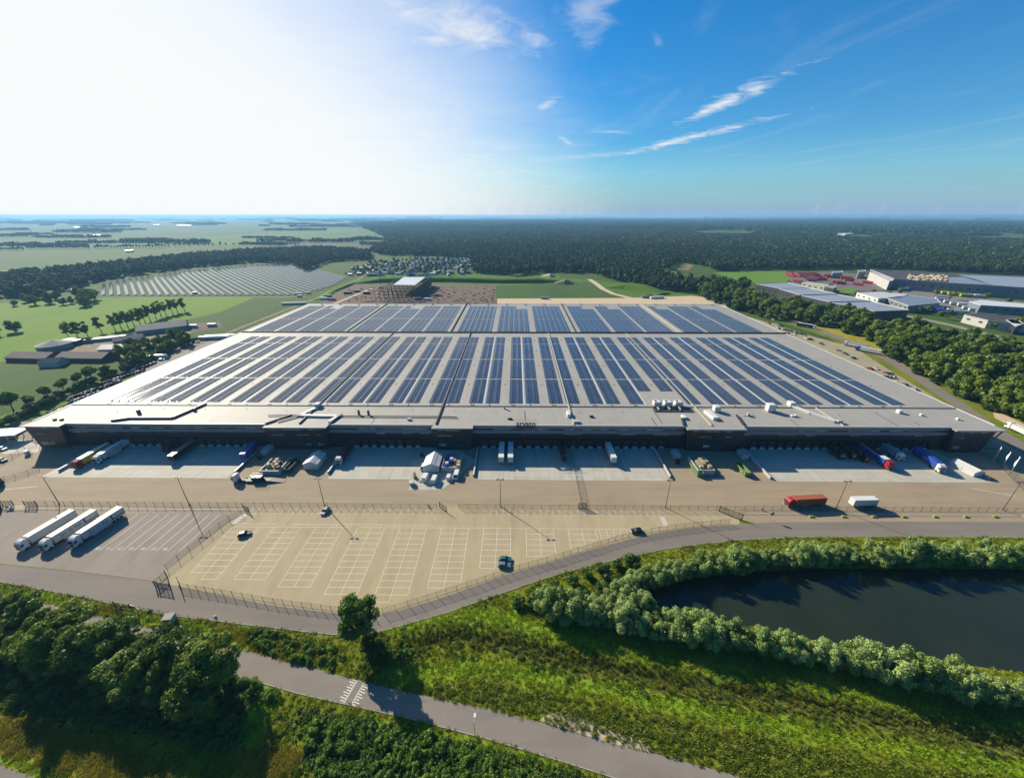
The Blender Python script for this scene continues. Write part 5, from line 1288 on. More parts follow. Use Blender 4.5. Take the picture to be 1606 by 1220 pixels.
tree_kind('bush', 4, 4.2, 3.2, .1, 1800, .50, L_BUSH, m_bark, 13, .14, 4, lob=(.3,.45), spread=.8)
tree_kind('wood', 5, 16.5, 7.2, .2, 3600, 1.0, L_OAK, m_bark, 34, .42, 7, lob=(.17,.36), spread=.84)
tree_kind('woodlight', 3, 13.0, 6.5, .1, 3000, .95, L_LIME, m_bark, 30, .36, 7, lob=(.17,.36), spread=.84)
tree_kind('round', 3, 9.5, 4.3, 3.0, 1000, .95, L_OAK, m_bark, 13, .26, 5, spread=.6)
tree_kind('poplar', 4, 20.0, 4.8, 4.0, 1300, 1.1, L_OAK, m_bark, 18, .42, 6, spread=.8)
def tree(kind, name, label, x, y, sc_=1.0, group=None, cat='tree', z=0.0, var=None, sz=1.0):
    tm, cm = TREES[kind][RD.randrange(len(TREES[kind])) if var is None else var]
    root = thing(name, label, cat, (x,y,z), RD.uniform(0,6.28), group)
    inst('trunk', tm, root, (0,0,0), 0, (sc_,sc_,sc_*sz)); inst('crown', cm, root, (0,0,0), 0, (sc_,sc_,sc_*sz)); return root
x, y = P2(572,1001); tree('lone', 'lone_tree', 'single tall leafy tree beside the road bend at the car park corner', x, y, 1.1, var=0)
x, y = P2(578,1012); tree('bush', 'bush', 'dark bush at the foot of the lone tree', x, y, .9, cat='shrub')
rows = [[(-8,968),(28,975),(62,990),(92,1003),(118,1014),(160,1024),(202,1035),(245,1046),(288,1057),(322,1066),(348,1075)], [(-35,1012),(10,1024),(55,1034),(100,1045),(143,1055),(186,1066),(230,1076),(272,1087),(312,1096),(338,1100)]]
for ri, rw in enumerate(rows):
    for i, p in enumerate(rw):
        x, y = P2(*p); tree('oak', 'dark_tree', ordn(i)+' tree from the left in the '+('row nearest the lane','middle row','front row')[ri]+' of the dark thicket', x+RD.uniform(-1.6,1.6), y+RD.uniform(-1.6,1.6), RD.uniform(.72,1.12), 'trees of the dark thicket', sz=RD.uniform(.85,1.15))
def along(pix, step, jit=.6):
    ws = [Vector(P2(*p)) for p in pix]; out = []; carry = 0
    for a, b_ in zip(ws[:-1], ws[1:]):
        L = (b_-a).length; s_ = carry
        while s_ < L: out.append(a.lerp(b_, s_/L)+Vector((RD.uniform(-jit,jit), RD.uniform(-jit,jit)))); s_ += step
        carry = s_-L
    return out
for nm, pix, step, s0 in (('nearer', [(862,958),(930,970),(1000,982),(1070,994),(1150,1009),(1230,1024),(1310,1040),(1390,1057),(1470,1073),(1550,1090),(1680,1118)], 3.1, 1.0),
                          ('farther', [(992,922),(1060,902),(1120,892),(1200,884),(1300,880),(1400,879),(1500,880),(1680,882)], 3.4, .95)):
    pts = along(pix, step)
    for i, p in enumerate(pts):
        h_ = float(terrain_h(np.array([p.x]), np.array([p.y]))[0])
        tree('willow', 'willow_shrub', ordn(i)+' silvery willow from the left along the '+nm+' bank of the pond', p.x, p.y, s0*RD.uniform(.66,1.25), 'willows round the pond', 'shrub', z=max(h_,-.5), sz=RD.uniform(.85,1.15))
for i, p in enumerate([(975,938),(958,950),(1000,945),(985,962),(930,962),(1012,958)]):
    x, y = P2(*p); tree('willow', 'willow_shrub', ordn(i)+' silvery willow in the clump at the pointed end of the pond', x, y, RD.uniform(.75,1.0), 'willows round the pond', 'shrub')
for i, p in enumerate([(845,938),(872,926),(898,916),(920,905),(945,898),(968,890),(990,886),(880,945),(915,935),(945,925),(960,912),(860,955),(835,950),(812,948)]):
    x, y = P2(*p); tree('bush', 'bush', ordn(i)+' dark bush in the thicket between the road and the willows', x, y, RD.uniform(.6,.9), 'bushes by the road', 'shrub')
# trees standing round the farm and the fields on the left
for i, p in enumerate([(21.6,644),(51,639),(78,625),(103,615.6),(126,605),(147,598),(169.5,590)]):
    x, y = P2(*p); tree('round', 'roadside_tree', ordn(i)+' round tree from the near end of the farm track row', x, y, (1.35,.9,1.05,1.05,1.0,1.2,1.0)[i], 'round trees on the farm track')
for i, p in enumerate([(109,531),(123,531.5),(139,530),(160,522),(181,518),(191,516),(201,514),(211,512),(220,509),(228,506),(236,503),(245,500),(253,497),(261,494.5),(271,492),(279,490),(290,488.5)]):
    x, y = P2(*p); tree('poplar', 'poplar', ordn(i)+' tall poplar from the near end of the row behind the farm', x, y, RD.uniform(.85,1.0), 'poplars behind the farm')
for lab, p, k, s_ in (('round tree alone in the green field at the left edge',(24.6,521),'wood',.78), ('round tree cut by the left edge of the photo above the farm',(-6,528),'wood',.7)):
    x, y = P2(*p); tree(k, 'field_tree', lab, x, y, s_)
for i, p in enumerate([(24,480),(42,474),(55,478),(66,468),(78,476),(90,470),(100,478),(113,476),(128,470),(139,474),(148,470),(134,480)]):
    x, y = P2(*p); tree('wood', 'field_tree', ordn(i)+' dark tree of the clump between green field and solar park', x, y, (.5,.7,.8,.95,.9,.8,.6,.55,1.15,1.2,1.0,.9)[i], 'clump by the solar park')
for i, p in enumerate([(196,560),(206,548),(218,556),(230,545),(224,566),(240,552),(252,545),(264,538),(275,534),(286,530),(292,540),(212,572),(270,548),(256,556)]):
    x, y = P2(*p); tree('wood', 'farm_tree', ordn(i)+' dark tree in the grove beside the farm sheds', x, y, RD.uniform(.5,.8), 'grove beside the farm')
hedge = along([(12,672),(60,648),(110,622),(160,598),(215,578),(262,558),(310,536)], 6.5, 1.2)
for i, p in enumerate(hedge): tree('bush', 'hedge_bush', ordn(i)+' dark bush from the near end of the hedge beside the staff cars', p.x-4, p.y, RD.uniform(.9,1.3), 'hedge beside the staff cars', 'shrub')
# the wood on the right and the belt beside the access road
WOOD = [(1378,546),(1410,570),(1445,590),(1475,607),(1510,627),(1550,646),(1606,662),(1660,680),(1660,590),(1606,560),(1540,548),(1460,535),(1400,525)]
def fill(poly, step, n_max, margin=0):
    w = [P2(*p) for p in poly]; xs_ = [p[0] for p in w]; ys_ = [p[1] for p in w]; out = []
    y = min(ys_); r_ = 0
    while y < max(ys_):
        x = min(xs_)+(step/2 if r_ % 2 else 0)
        while x < max(xs_):
            qx, qy = x+RD.uniform(-.3,.3)*step, y+RD.uniform(-.3,.3)*step
            if in_poly(np.array([qx]), np.array([qy]), w)[0]: out.append((qx,qy))
            x += step
        y += step*.87; r_ += 1
    RD.shuffle(out); return out[:n_max]
def plant(poly, step, n_max, kinds, name, label, group, smin, smax):
    pts = sorted(fill(poly, step, n_max), key=lambda p: p[1])
    for i, (x, y) in enumerate(pts):
        tree(RD.choice(kinds), name, ordn(i)+' tree from the near side '+label, x, y, RD.uniform(smin,smax), group)
plant(WOOD, 8.6, 98, ('wood','wood','woodlight'), 'wood_tree', 'of the wood on the right', 'wood on the right', .95, 1.3)
BELT = [(1092,462),(1140,482),(1200,500),(1250,503),(1300,514),(1350,530),(1385,545),(1400,530),(1385,515),(1330,500),(1260,487),(1200,474),(1140,462),(1110,452)]
plant(BELT, 9.0, 98, ('wood','wood','woodlight'), 'belt_tree', 'of the belt beside the access road', 'belt beside the access road', .8, 1.15)
for i, p in enumerate(sorted([(1453,493),(1473,500),(1486,497),(1518,506),(1553,518),(1560,505),(1592,515),(1604,520),(1442,492),(1368,463),(1392,468),(1410,463),(1466,465),(1490,470),(1545,470),(1580,478),(1300,455),(1340,466)])):
    x, y = P2(*p); tree('round', 'street_tree', ordn(i)+' small round street tree from the left in the industrial estate', x, y, RD.uniform(.9,1.4), 'street trees in the industrial estate')

# ground cover: clumps scattered with geometry nodes -----------------------------------
def scatter(name, pts, src, label=None, lean=0.0):
    """pts rows of x, y, z, scale; src a list of meshes picked at random; one object of stuff"""
    me = bpy.data.meshes.new(name); pts = np.asarray(pts); me.from_pydata(pts[:,:3].tolist(), [], [])
    a = me.attributes.new('sc', 'FLOAT', 'POINT'); a.data.foreach_set('value', pts[:,3].astype(np.float32))
    a = me.attributes.new('rz', 'FLOAT', 'POINT'); a.data.foreach_set('value', (NP.random(len(pts))*6.283).astype(np.float32))
    a = me.attributes.new('ix', 'INT', 'POINT'); a.data.foreach_set('value', NP.integers(0,len(src),len(pts)).astype(np.int32))
    o = inst(name, me); tag(o, kind='stuff')
    ng = bpy.data.node_groups.new(name+'_scatter', 'GeometryNodeTree')
    ng.interface.new_socket('Geometry', in_out='INPUT', socket_type='NodeSocketGeometry'); ng.interface.new_socket('Geometry', in_out='OUTPUT', socket_type='NodeSocketGeometry')
    N, L = ng.nodes.new, ng.links.new
    gi, go = N('NodeGroupInput'), N('NodeGroupOutput'); join = N('GeometryNodeJoinGeometry')
    def attr(nm, ty):
        n = N('GeometryNodeInputNamedAttribute'); n.data_type = ty; n.inputs['Name'].default_value = nm; return n.outputs['Attribute']
    sc_, rz_, ix_ = attr('sc','FLOAT'), attr('rz','FLOAT'), attr('ix','INT')
    cx_ = N('ShaderNodeCombineXYZ'); L(rz_, cx_.inputs[2])
    for k, ms in enumerate(src):
        so = bpy.data.objects.new(name+'_source', ms)
        oi = N('GeometryNodeObjectInfo'); oi.inputs['Object'].default_value = so; oi.transform_space = 'ORIGINAL'
        ip = N('GeometryNodeInstanceOnPoints'); L(gi.outputs[0], ip.inputs['Points']); L(oi.outputs['Geometry'], ip.inputs['Instance'])
        cp_ = N('FunctionNodeCompare'); cp_.data_type = 'INT'; cp_.operation = 'EQUAL'; L(ix_, cp_.inputs[2]); cp_.inputs[3].default_value = k
        L(cp_.outputs[0], ip.inputs['Selection']); L(cx_.outputs[0], ip.inputs['Rotation']); L(sc_, ip.inputs['Scale']); L(ip.outputs[0], join.inputs[0])
    L(join.outputs[0], go.inputs[0])
    md = o.modifiers.new('scatter', 'NODES'); md.node_group = ng
    return o
def tuft_mesh(seed, n, h, spread, w, mat, droop=.5):
    rng = np.random.default_rng(seed); g = MB()
    for i in range(n):
        a = rng.random()*6.283; r_ = spread*math.sqrt(rng.random()); b0 = Vector((r_*math.cos(a*1.7), r_*math.sin(a*1.7), -.02)); hh = h*(.5+.7*rng.random()); d = Vector((math.cos(a), math.sin(a), 0)); s_ = Vector((-d.y, d.x, 0))*w*(.5+rng.random())
        m_ = b0+d*hh*.25*droop+Vector((0,0,hh*.62)); t_ = b0+d*hh*droop*(.5+.6*rng.random())+Vector((0,0,hh*(.75+.25*rng.random())))
        g.add([b0-s_, b0+s_, m_+s_*.8, m_-s_*.8, t_], [(0,1,2,3),(3,2,4)])
    return g.mesh('tuft', mat)
G_GRASS = leafmat('grass_blade', (.13,.19,.005), (.26,.33,.007), (.45,.45,.015), .4, .12)
G_BRIGHT = leafmat('grass_bright', (.20,.33,.006), (.34,.48,.009), (.52,.57,.016), .4, .15)
G_REED = leafmat('reed_blade', (.10,.14,.014), (.19,.23,.022), (.36,.33,.05), .35, .4)
G_DRY = leafmat('dry_blade', (.17,.19,.012), (.32,.29,.018), (.52,.42,.04), .35, .15)
G_WEED = leafmat('weed_leaf', (.055,.12,.012), (.11,.20,.018), (.20,.29,.03), .3, .3)
G_FLOW = leafmat('pale_flower', (.20,.23,.10), (.30,.32,.16), (.42,.42,.26), .2, .5)
G_OLIVE = leafmat('olive_blade', (.11,.16,.008), (.20,.27,.012), (.36,.38,.03), .4, .35)
T_OLIVE = [tuft_mesh(s_, 16, .6, .55, .055, G_OLIVE, .5) for s_ in (21,22,23)]
T_GRASS = [tuft_mesh(s_, 16, .50, .55, .06, G_GRASS) for s_ in (1,2,3)]; T_BRIGHT = [tuft_mesh(s_, 16, .42, .55, .07, G_BRIGHT) for s_ in (4,5)]
T_REED = [tuft_mesh(s_, 18, 1.25, .5, .05, G_REED, .25) for s_ in (6,7,8)]; T_DRY = [tuft_mesh(s_, 30, .60, .7, .028, G_DRY, .55) for s_ in (9,10)]
T_WEED = [foliage_mesh('weed', s_, [(0,0,.35,.55,.55,.4),(.35,.2,.5,.35,.35,.35),(-.3,.3,.3,.4,.4,.3)], 40, .30, G_WEED) for s_ in (11,12,13)]
T_FLOW = [foliage_mesh('flower', s_, [(0,0,.8,.35,.35,.12)], 9, .22, G_FLOW, upb=1.5) for s_ in (14,15)]
# candidate spots over the near ground, sorted by what covers them
def spots(n, x0, x1, y0, y1): return NP.uniform(x0,x1,n), NP.uniform(y0,y1,n)
sx, sy = spots(150000, -200, 215, 33, 112); spx, spy = Qn(sx, sy)
keep = (spx > -60)&(spx < 1670)&(spy < 1260)
paved = in_poly(spx,spy,ROAD_UP+ROAD_LO[::-1])|in_poly(spx,spy,PATH_UP+PATH_LO[::-1])|in_poly(sx,sy,pond_w)|in_poly(spx,spy,[(-60,1170),(0,1195),(66,1224),(40,1260),(-60,1260)])
north = in_poly(spx,spy,[(-80,700)]+ROAD_UP+[(1700,700)])
ok = keep&~paved&~north
sx, sy, spx, spy = sx[ok], sy[ok], spx[ok], spy[ok]
hz_ = terrain_h(sx, sy)
zb = np.zeros(len(sx),bool); zd = zb.copy(); zu = zb.copy(); zs = zb.copy()
jx, jy = spx+NP.normal(0,6,len(sx)), spy+NP.normal(0,4,len(sx))
for pl in z_bright: zb |= in_poly(jx,jy,pl)
for pl in z_dry: zd |= in_poly(jx,jy,pl)
for pl in z_under: zu |= in_poly(jx,jy,pl)
for pl in z_sand: zs |= in_poly(jx,jy,pl)
dd = dist_poly(sx,sy,ditch_w)+NP.normal(0,.5,len(sx)); zr = dd < 2.5
u_ = NP.random(len(sx))
clump = (np.sin(sx*.35+np.sin(sy*.3)*2)+np.sin(sy*.5+1.3+np.sin(sx*.21)*2)+NP.normal(0,.5,len(sx)))
def put(name, mask, src, smin, smax):
    idx_ = np.nonzero(mask)[0]; s_ = NP.uniform(smin,smax,len(idx_)); scatter(name, np.stack([sx[idx_],sy[idx_],hz_[idx_],s_],1), src)
zo = np.zeros(len(sx),bool)
for pl in z_olive: zo |= in_poly(jx,jy,pl)
zo &= ~(zb|zr|zd|zu)
rest = ~(zb|zd|zu|zs|zr|zo)
put('olive_tufts', zo&(u_ < .7), T_OLIVE, .6, 1.3)
put('verge_tufts', rest&(u_ < .45)&(clump > -1.1), T_GRASS, .5, 1.1); put('dry_verge_tufts', rest&(u_ > .90)&(clump > 0), T_DRY, .5, 1.0)
put('bright_tufts', zb&~zr&(u_ < .7), T_BRIGHT, .5, 1.1); put('ditch_reeds', zr&(u_ < .6), T_REED, .4, 1.0); put('dry_tufts', zd&(u_ < .85), T_DRY, .7, 1.6)
put('weeds', (zu&(u_ < .75))|((rest|zr)&(u_ > .62)&(u_ < .70)&(clump > .9))|((dd > 2)&(dd < 5)&(u_ > .93)), T_WEED, .4, 1.0)
put('wild_flowers', (rest|zb|zr)&(u_ > .994), T_FLOW, .5, 1.0)
# low shrubbery below the lane and on the banks
L_SHR = leafmat('shrub_leaf', (.07,.16,.012), (.13,.25,.018), (.24,.36,.03), .3, .35)
M_SHR = [foliage_mesh('shrub', 300+k, crown_lobes(random.Random(300+k), 15, 3.2, -.4, 3.2, lob=(.22,.38), spread=.85, squash=.8), 1500, .42, L_SHR) for k in range(5)]
sh_pts = []
for poly, step, s0, s1 in (([(470,1118),(560,1128),(640,1145),(760,1180),(860,1215),(880,1240),(520,1240),(490,1190),(470,1150)], 2.5, .22, .62), ([(420,988),(520,1018),(545,1035),(520,1048),(440,1028),(375,1008),(380,992)], 2.4, .28, .5),
                         ([(372,1066),(440,1084),(430,1110),(380,1100)], 2.6, .35, .6), ([(-30,1040),(120,1075),(300,1115),(370,1120),(360,1150),(200,1120),(-30,1080)], 3.2, .35, .6), ([(590,1020),(650,1000),(640,1025),(600,1045)], 2.2, .3, .5)):
    for (x, y) in fill(poly, step, 4000): sh_pts.append((x,y,float(terrain_h(np.array([x]),np.array([y]))[0])-.1,RD.uniform(s0,s1)))
scatter('low_shrubbery', sh_pts, M_SHR)

# understorey along the wood and the belt
us = []
for poly, step in ((WOOD, 6.5), (BELT, 7.0)):
    for (x, y) in fill(poly, step, 2000): us.append((x+RD.uniform(-3,3),y+RD.uniform(-3,3),-.2,RD.uniform(.6,1.2)))
scatter('understorey', us, [TREES['bush'][k][1] for k in range(4)])
# ------------------------------------------------------------------ the country behind the warehouse
def field(name, pix, mat, z=.05):
    g = MB(); g.sheet([P2(*p) for p in pix], z); return struct(name, g, mat)
def cropmat(name, a, b_, c, rot, s=.02, rowf=.35):
    return groundmat(name, [(.3,a),(.5,b_),(.72,c)], s, 5, 1.0, [(.3,sc3(b_,.7)),(.7,sc3(b_,1.3))], .5, (1,.12,1), rot, rowf)
m_f1 = cropmat('meadow_green', (.12,.25,.008), (.17,.32,.010), (.23,.35,.018), .6); m_f2 = cropmat('maize_green', (.05,.115,.014), (.070,.15,.018), (.095,.18,.026), .2)
m_f3 = cropmat('pale_field', (.060,.135,.008), (.090,.165,.010), (.125,.18,.018), .3, .006); m_f4 = cropmat('mid_field', (.07,.17,.008), (.10,.22,.010), (.14,.24,.018), 1.2, .006)
m_f5 = cropmat('stubble', (.22,.18,.06), (.30,.24,.08), (.34,.29,.12), .4, .02); m_soil = groundmat('builders_soil', [(.3,(.13,.085,.06)),(.5,(.22,.15,.105)),(.7,(.31,.23,.16))], .05, 6, 1.0, [(.3,(.12,.08,.06)),(.7,(.34,.25,.18))], .35)
m_olive = cropmat('grey_green_field', (.085,.10,.055), (.11,.125,.065), (.13,.15,.08), .9, .006)
field('meadow', [(-60,480),(60,472),(170,468),(300,466),(400,466),(345,490),(300,500),(200,522),(120,545),(30,562),(-60,580)], m_f1)
field('maize_field', [(300,502),(345,490),(400,466),(468,466),(440,482),(385,505),(325,535),(285,520)], m_f2, .06)
field('beet_field', [(-60,590),(40,580),(130,578),(205,582),(140,602),(60,632),(-60,670)], m_f2, .06); field('track_verge', [(-60,672),(60,634),(140,604),(205,584),(215,590),(120,628),(20,665),(-60,690)], m_f1, .04)
field('far_field', [(-60,396),(60,392),(240,392),(330,384),(420,383),(400,391),(300,400),(150,416),(0,434),(-60,442)], m_f3, .15); field('far_field', [(190,385),(260,377),(400,366),(520,358),(590,361),(585,371),(470,378),(380,383),(300,384)], m_f4, .2)
field('far_field', [(-60,372),(100,371),(180,374),(140,383),(-60,388)], m_f3, .2); field('far_field', [(360,392),(470,381),(600,377),(620,381),(560,390),(470,393)], m_olive, .2); field('far_field', [(520,372),(600,370),(615,375),(560,379)], m_f4, .3)
field('maize_field', [(778,449),(850,446),(922,443),(950,452),(985,467.5),(778,468.5)], m_f2, .06); field('stubble_field', [(1028,424),(1060,427),(1094,437),(1092,441),(1060,437),(1040,430)], m_f5, .06)
field('meadow', [(1118,428),(1160,426),(1232,425),(1242,434),(1232,444),(1175,444)], m_f1, .06); field('far_field', [(1285,373),(1310,369),(1360,369),(1388,377),(1340,376)], m_f4, .3); field('far_field', [(1440,370),(1560,366),(1660,372),(1660,380),(1500,376)], m_f3, .3)
field('far_field', [(1060,424),(1075,413),(1088,416),(1080,424)], m_f5, .1); field('building_site', [(500,478),(530,452),(560,446),(700,446),(780,447),(780,478)], m_soil, .04); field('sand_strip', [(780,468.5),(985,467.5),(1085,464),(1120,468),(1150,482),(780,482)], m_sand, .045)
field('rough_grass', [(560,447),(590,430),(800,430),(940,440),(1040,455),(1100,464),(985,469),(920,443),(850,446),(780,449)], m_f4, .03)
ribbon('sand_track', [(924,438),(935,445),(945,453),(962,461),(990,468)], 9, .08, m_sand); ribbon('far_lane', [(-40,422),(60,428),(160,420)], 6, .2, m_track); ribbon('far_lane', [(380,391),(480,385),(600,380),(640,377)], 7, .25, m_track); ribbon('site_track', [(525,476),(560,462),(585,452)], 5, .09, m_sand)
ribbon('solar_park_track', [(160,467),(300,466.5),(480,466)], 4, .09, m_track)
# earth banks beyond the building site
def bank(name, pix, w, h, mat):
    ws = [Vector(P2(*p)) for p in pix]; g = MB(); prof = [(-.5,0),(-.28,.75),(-.1,1),(.12,.95),(.3,.6),(.5,0)]; rings = []
    for i, p in enumerate(ws):
        d = (ws[min(i+1,len(ws)-1)]-ws[max(i-1,0)]).normalized(); n = Vector((-d.y,d.x)); k = .25 if i in (0,len(ws)-1) else RD.uniform(.85,1.1)
        rings.append([(p.x+n.x*a*w,p.y+n.y*a*w,h*b_*k) for a, b_ in prof])
    for r0, r1 in zip(rings[:-1], rings[1:]):
        for i in range(len(prof)-1): g.add([r0[i],r1[i],r1[i+1],r0[i+1]], [(0,1,2,3)])
    return struct(name, g, mat)
bank('earth_bank', [(552,444),(600,442),(650,441),(700,441),(740,442),(785,443),(840,443),(880,441)], 26, 7, m_f4); bank('earth_bank', [(955,449),(985,452),(1012,456),(1042,462)], 34, 8, m_f4)
bank('earth_bank', [(500,470),(520,458),(545,448),(562,440)], 16, 3.5, m_f1); bank('gravel_heap', [(872,444),(886,445),(902,445)], 24, 8, m_track); bank('sand_heap', [(852,433),(862,434),(872,433)], 20, 5, m_sand); bank('soil_heap', [(675,464),(684,464.5),(695,464)], 9, 3, m_soil)

# the forest and the tree belts, built as one mass of crowns each
def far_tree(seed, h, R, n, size, leaf, con=False):
    rd = random.Random(seed)
    lb = [(0,0,h*(.3+.17*i),R*(1-.22*i),R*(1-.22*i),h*.16) for i in range(4)] if con else crown_lobes(rd, 9, R, h*.12, h, lob=(.36,.5), spread=.65)
    return foliage_mesh('far_crown', seed, lb, n, size, leaf, upb=.5)
S_FOR = [far_tree(30+i, 15+i % 3, 5.0, 240, 1.75, L_FOR) for i in range(4)]+[far_tree(40, 17, 3.4, 110, 2.0, L_CON, True)]
def clump(seed):
    rd = random.Random(seed); lb = []
    for i in range(14):
        a, r_ = rd.uniform(0,6.28), 17*math.sqrt(rd.random()); lb.append((r_*math.cos(a), r_*math.sin(a), rd.uniform(7,11), 5.5, 5.5, 5.5))
    return foliage_mesh('far_clump', seed, lb, 330, 3.7, L_FOR, upb=.6)
S_CL = [clump(s_) for s_ in (50,51,52)]
FA = [(560,353),(640,347),(1100,344),(1700,350),(1700,436),(1370,422),(1235,423.5),(1120,425),(1104,418),(1062,411),(1048,424),(1028,423),(1052,441),(1098,446),(1180,452),(1150,466),(1090,460),(1040,456),(990,446),(940,435),(925,428),(880,429),(860,427),(800,433),(742,429),(738,408),(690,402),(600,401),(580,395),(600,385),(618,379),(592,366)]
FB = [(-60,446),(60,431),(170,419),(300,404),(400,396),(500,392),(580,397),(580,408),(520,411),(480,424),(460,414),(400,412),(300,420),(160,440),(100,458),(20,468),(-60,476)]
CLEAR = [[(1285,374),(1310,368),(1360,368),(1388,378)],[(1440,371),(1560,365),(1660,371),(1660,381),(1500,377)],[(1075,363),(1120,361),(1190,364),(1180,371),(1100,370)],[(640,365),(690,364),(685,367),(645,367.5)],[(735,356),(800,352),(820,354),(760,358)],[(1400,355),(1480,353),(1500,357),(1420,358)],[(1020,349),(1120,348),(1110,351),(1030,351)]]
def forest(name, polys, r0, r1, step, src, s0, s1, az=(-62,62), dens=1.0):
    a0, a1 = rad(az[0]), rad(az[1]); n = int((a1-a0)*(r1*r1-r0*r0)/2/(step*step)*dens)
    rr = np.sqrt(NP.uniform(r0*r0,r1*r1,n)); aa = NP.uniform(a0,a1,n); X, Y = rr*np.sin(aa), rr*np.cos(aa); px_, py_ = Qn(X, Y)
    m = np.zeros(n,bool)
    for pl in polys: m |= in_poly(px_, py_, pl)
    for pl in CLEAR: m &= ~in_poly(px_+NP.normal(0,2,n), py_, pl)
    X, Y = X[m], Y[m]
    scatter(name, np.stack([X,Y,np.zeros(len(X)),NP.uniform(s0,s1,len(X))],1), src)
forest('forest', [FA,FB], 480, 1500, 7.6, S_FOR, .75, 1.2); forest('far_forest', [FA,FB], 1500, 3200, 22, S_CL, .85, 1.15); forest('farthest_forest', [FA], 3200, 11000, 50, S_CL, 1.2, 2.0)
# hedgerows and copses out to the horizon
hp = []
for i in range(420):
    d = 1500*math.exp(RD.uniform(0,2.6)); a = RD.uniform(-1.05,1.0)
    x, y = d*math.sin(a), d*math.cos(a); px_, py_ = Qn(x,y)
    if 590 < px_ < 1250 and py_ > 346: continue
    if py_ > 388 or (180 < px_ < 590 and py_ > 356 and RD.random() < .8): continue
    ln = RD.uniform(3,16); t_ = RD.uniform(-.25,.25); s_ = RD.uniform(.6,1.2)*(1+d/9000)
    for k in range(int(ln)): hp.append((x+math.cos(t_)*26*s_*k+RD.uniform(-6,6), y+math.sin(t_)*26*s_*k+RD.uniform(-8,8), -2, s_*RD.uniform(.7,1.1)))
scatter('far_hedgerows', hp, S_CL)
m_ftr = [MB() for _ in range(3)]
FT = []
for i in range(3):
    lb = crown_lobes(random.Random(60+i), 8, 5.2, 3.5, 13, lob=(.36,.5), spread=.6); v, f = leaf_quads(np.random.default_rng(60+i), lb, 150, 2.2)
    g = MB(); g.tube((0,0,0),(0,0,8),.5,.3,6,1); nt = len(g.f); g.add(v.tolist(), f.tolist(), 0); FT.append(g.mesh('row_tree', [L_FOR, m_bark]))
def tree_row(pix, label, group, s0=.8, s1=1.2):
    for i, p in enumerate(pix):
        x, y = P2(*p); tag(inst('row_tree', RD.choice(FT), None, (x,y,0), RD.uniform(0,6), RD.uniform(s0,s1)), ordn(i)+' tree from the left '+label, 'tree', group)
tree_row([(x,393.5+RD.uniform(-.4,.4)) for x in range(2,40,5)], 'of the short far row at the left edge', 'far tree row at the left edge'); tree_row([(x,391.8-x*.006+RD.uniform(-.4,.4)) for x in range(45,145,5)], 'of the far row across the pale fields', 'far tree row across the pale fields')
tree_row([(x,390.5-(x-150)*.02+RD.uniform(-.5,.5)) for x in range(150,270,5)], 'of the far row by the glinting sheds', 'far tree row by the sheds', .7, 1.3); tree_row([(275,387),(282,386.8),(289,386.6),(297,386.5),(305,386.3),(312,386.2),(321,386),(328,386),(335,385.8),(346,385.7),(355,385.6),(367,385.4),(380,385.3),(388,385.2)], 'of the thin far row at the field edge', 'thin far tree row')
tree_row([(410+4.5*i,386-.6*(i % 3)) for i in range(14)], 'of the far copse before the olive field', 'far copse before the olive field'); tree_row([(488+5*i,381.5-.5*(i % 4)) for i in range(17)], 'of the long copse on the bright far field', 'long copse on the bright far field', 1.0, 1.5)

# solar park: tilted rows
m_panel, t, b = newmat('park_solar_glass')
t.links.new(colramp(t, noise_fac(t,.02,3), [(.3,(.035,.04,.055)),(.7,(.06,.065,.08))]), b.inputs['Base Color']); b.inputs['Roughness'].default_value = .10; b.inputs['Specular IOR Level'].default_value = .5
PARK = [P2(*p) for p in [(150,449),(200,437),(300,424.5),(400,416),(462,414),(474,428),(548,434),(520,450),(470,463.5),(162,463.5)]]
dv = Vector((-.70,.714)).normalized(); nv = Vector((dv.y,-dv.x))          # along the rows, across them
if nv.y > 0: nv = -nv
o0 = Vector(PARK[-1]); k = 0; rows_sp = []
for i in range(-70, 140):
    base = o0+nv*(-8.4*i); ts = np.arange(-500, 900, 4.0); pts = np.array([[(base+dv*t_).x,(base+dv*t_).y] for t_ in ts]); ins = in_poly(pts[:,0],pts[:,1],PARK)
    if ins.sum() < 6: continue
    t0, t1 = ts[ins].min(), ts[ins].max(); rows_sp.append((base+dv*((t0+t1)/2), t1-t0))
for i, (c_, L_) in enumerate(rows_sp):
    root = thing('solar_panel_row', ordn(i)+' tilted row from the left edge of the solar park' if i < 99 else 'tilted row at the right end of the solar park', 'solar panels', (c_.x,c_.y,0), math.atan2(dv.y,dv.x), 'rows of the solar park')
    lo, hi = .9, 1.4; g = MB(); n = max(1,int(L_/12))
    for q_ in range(n):
        xa, xb = -L_/2+L_*q_/n+.1, -L_/2+L_*(q_+1)/n-.1
        g.add([(xa,1.9,lo),(xb,1.9,lo),(xb,-1.9,hi),(xa,-1.9,hi),(xa,1.9,lo-.1),(xb,1.9,lo-.1),(xb,-1.9,hi-.1),(xa,-1.9,hi-.1)], [(0,3,2,1)[::-1] if 0 else (0,1,2,3),(4,7,6,5),(0,4,5,1),(1,5,6,2),(2,6,7,3),(3,7,4,0)])
    g.build('panel_table', m_panel, root); g = MB()
    for q_ in range(n+1):
        xa = -L_/2+L_*q_/n; g.bar((xa,-1.4,0),(xa,-1.4,1.2),.15,.15); g.bar((xa,1.4,0),(xa,1.4,.9),.15,.15)
    tag(g.build('support_posts', m_steel, root), kind='stuff')
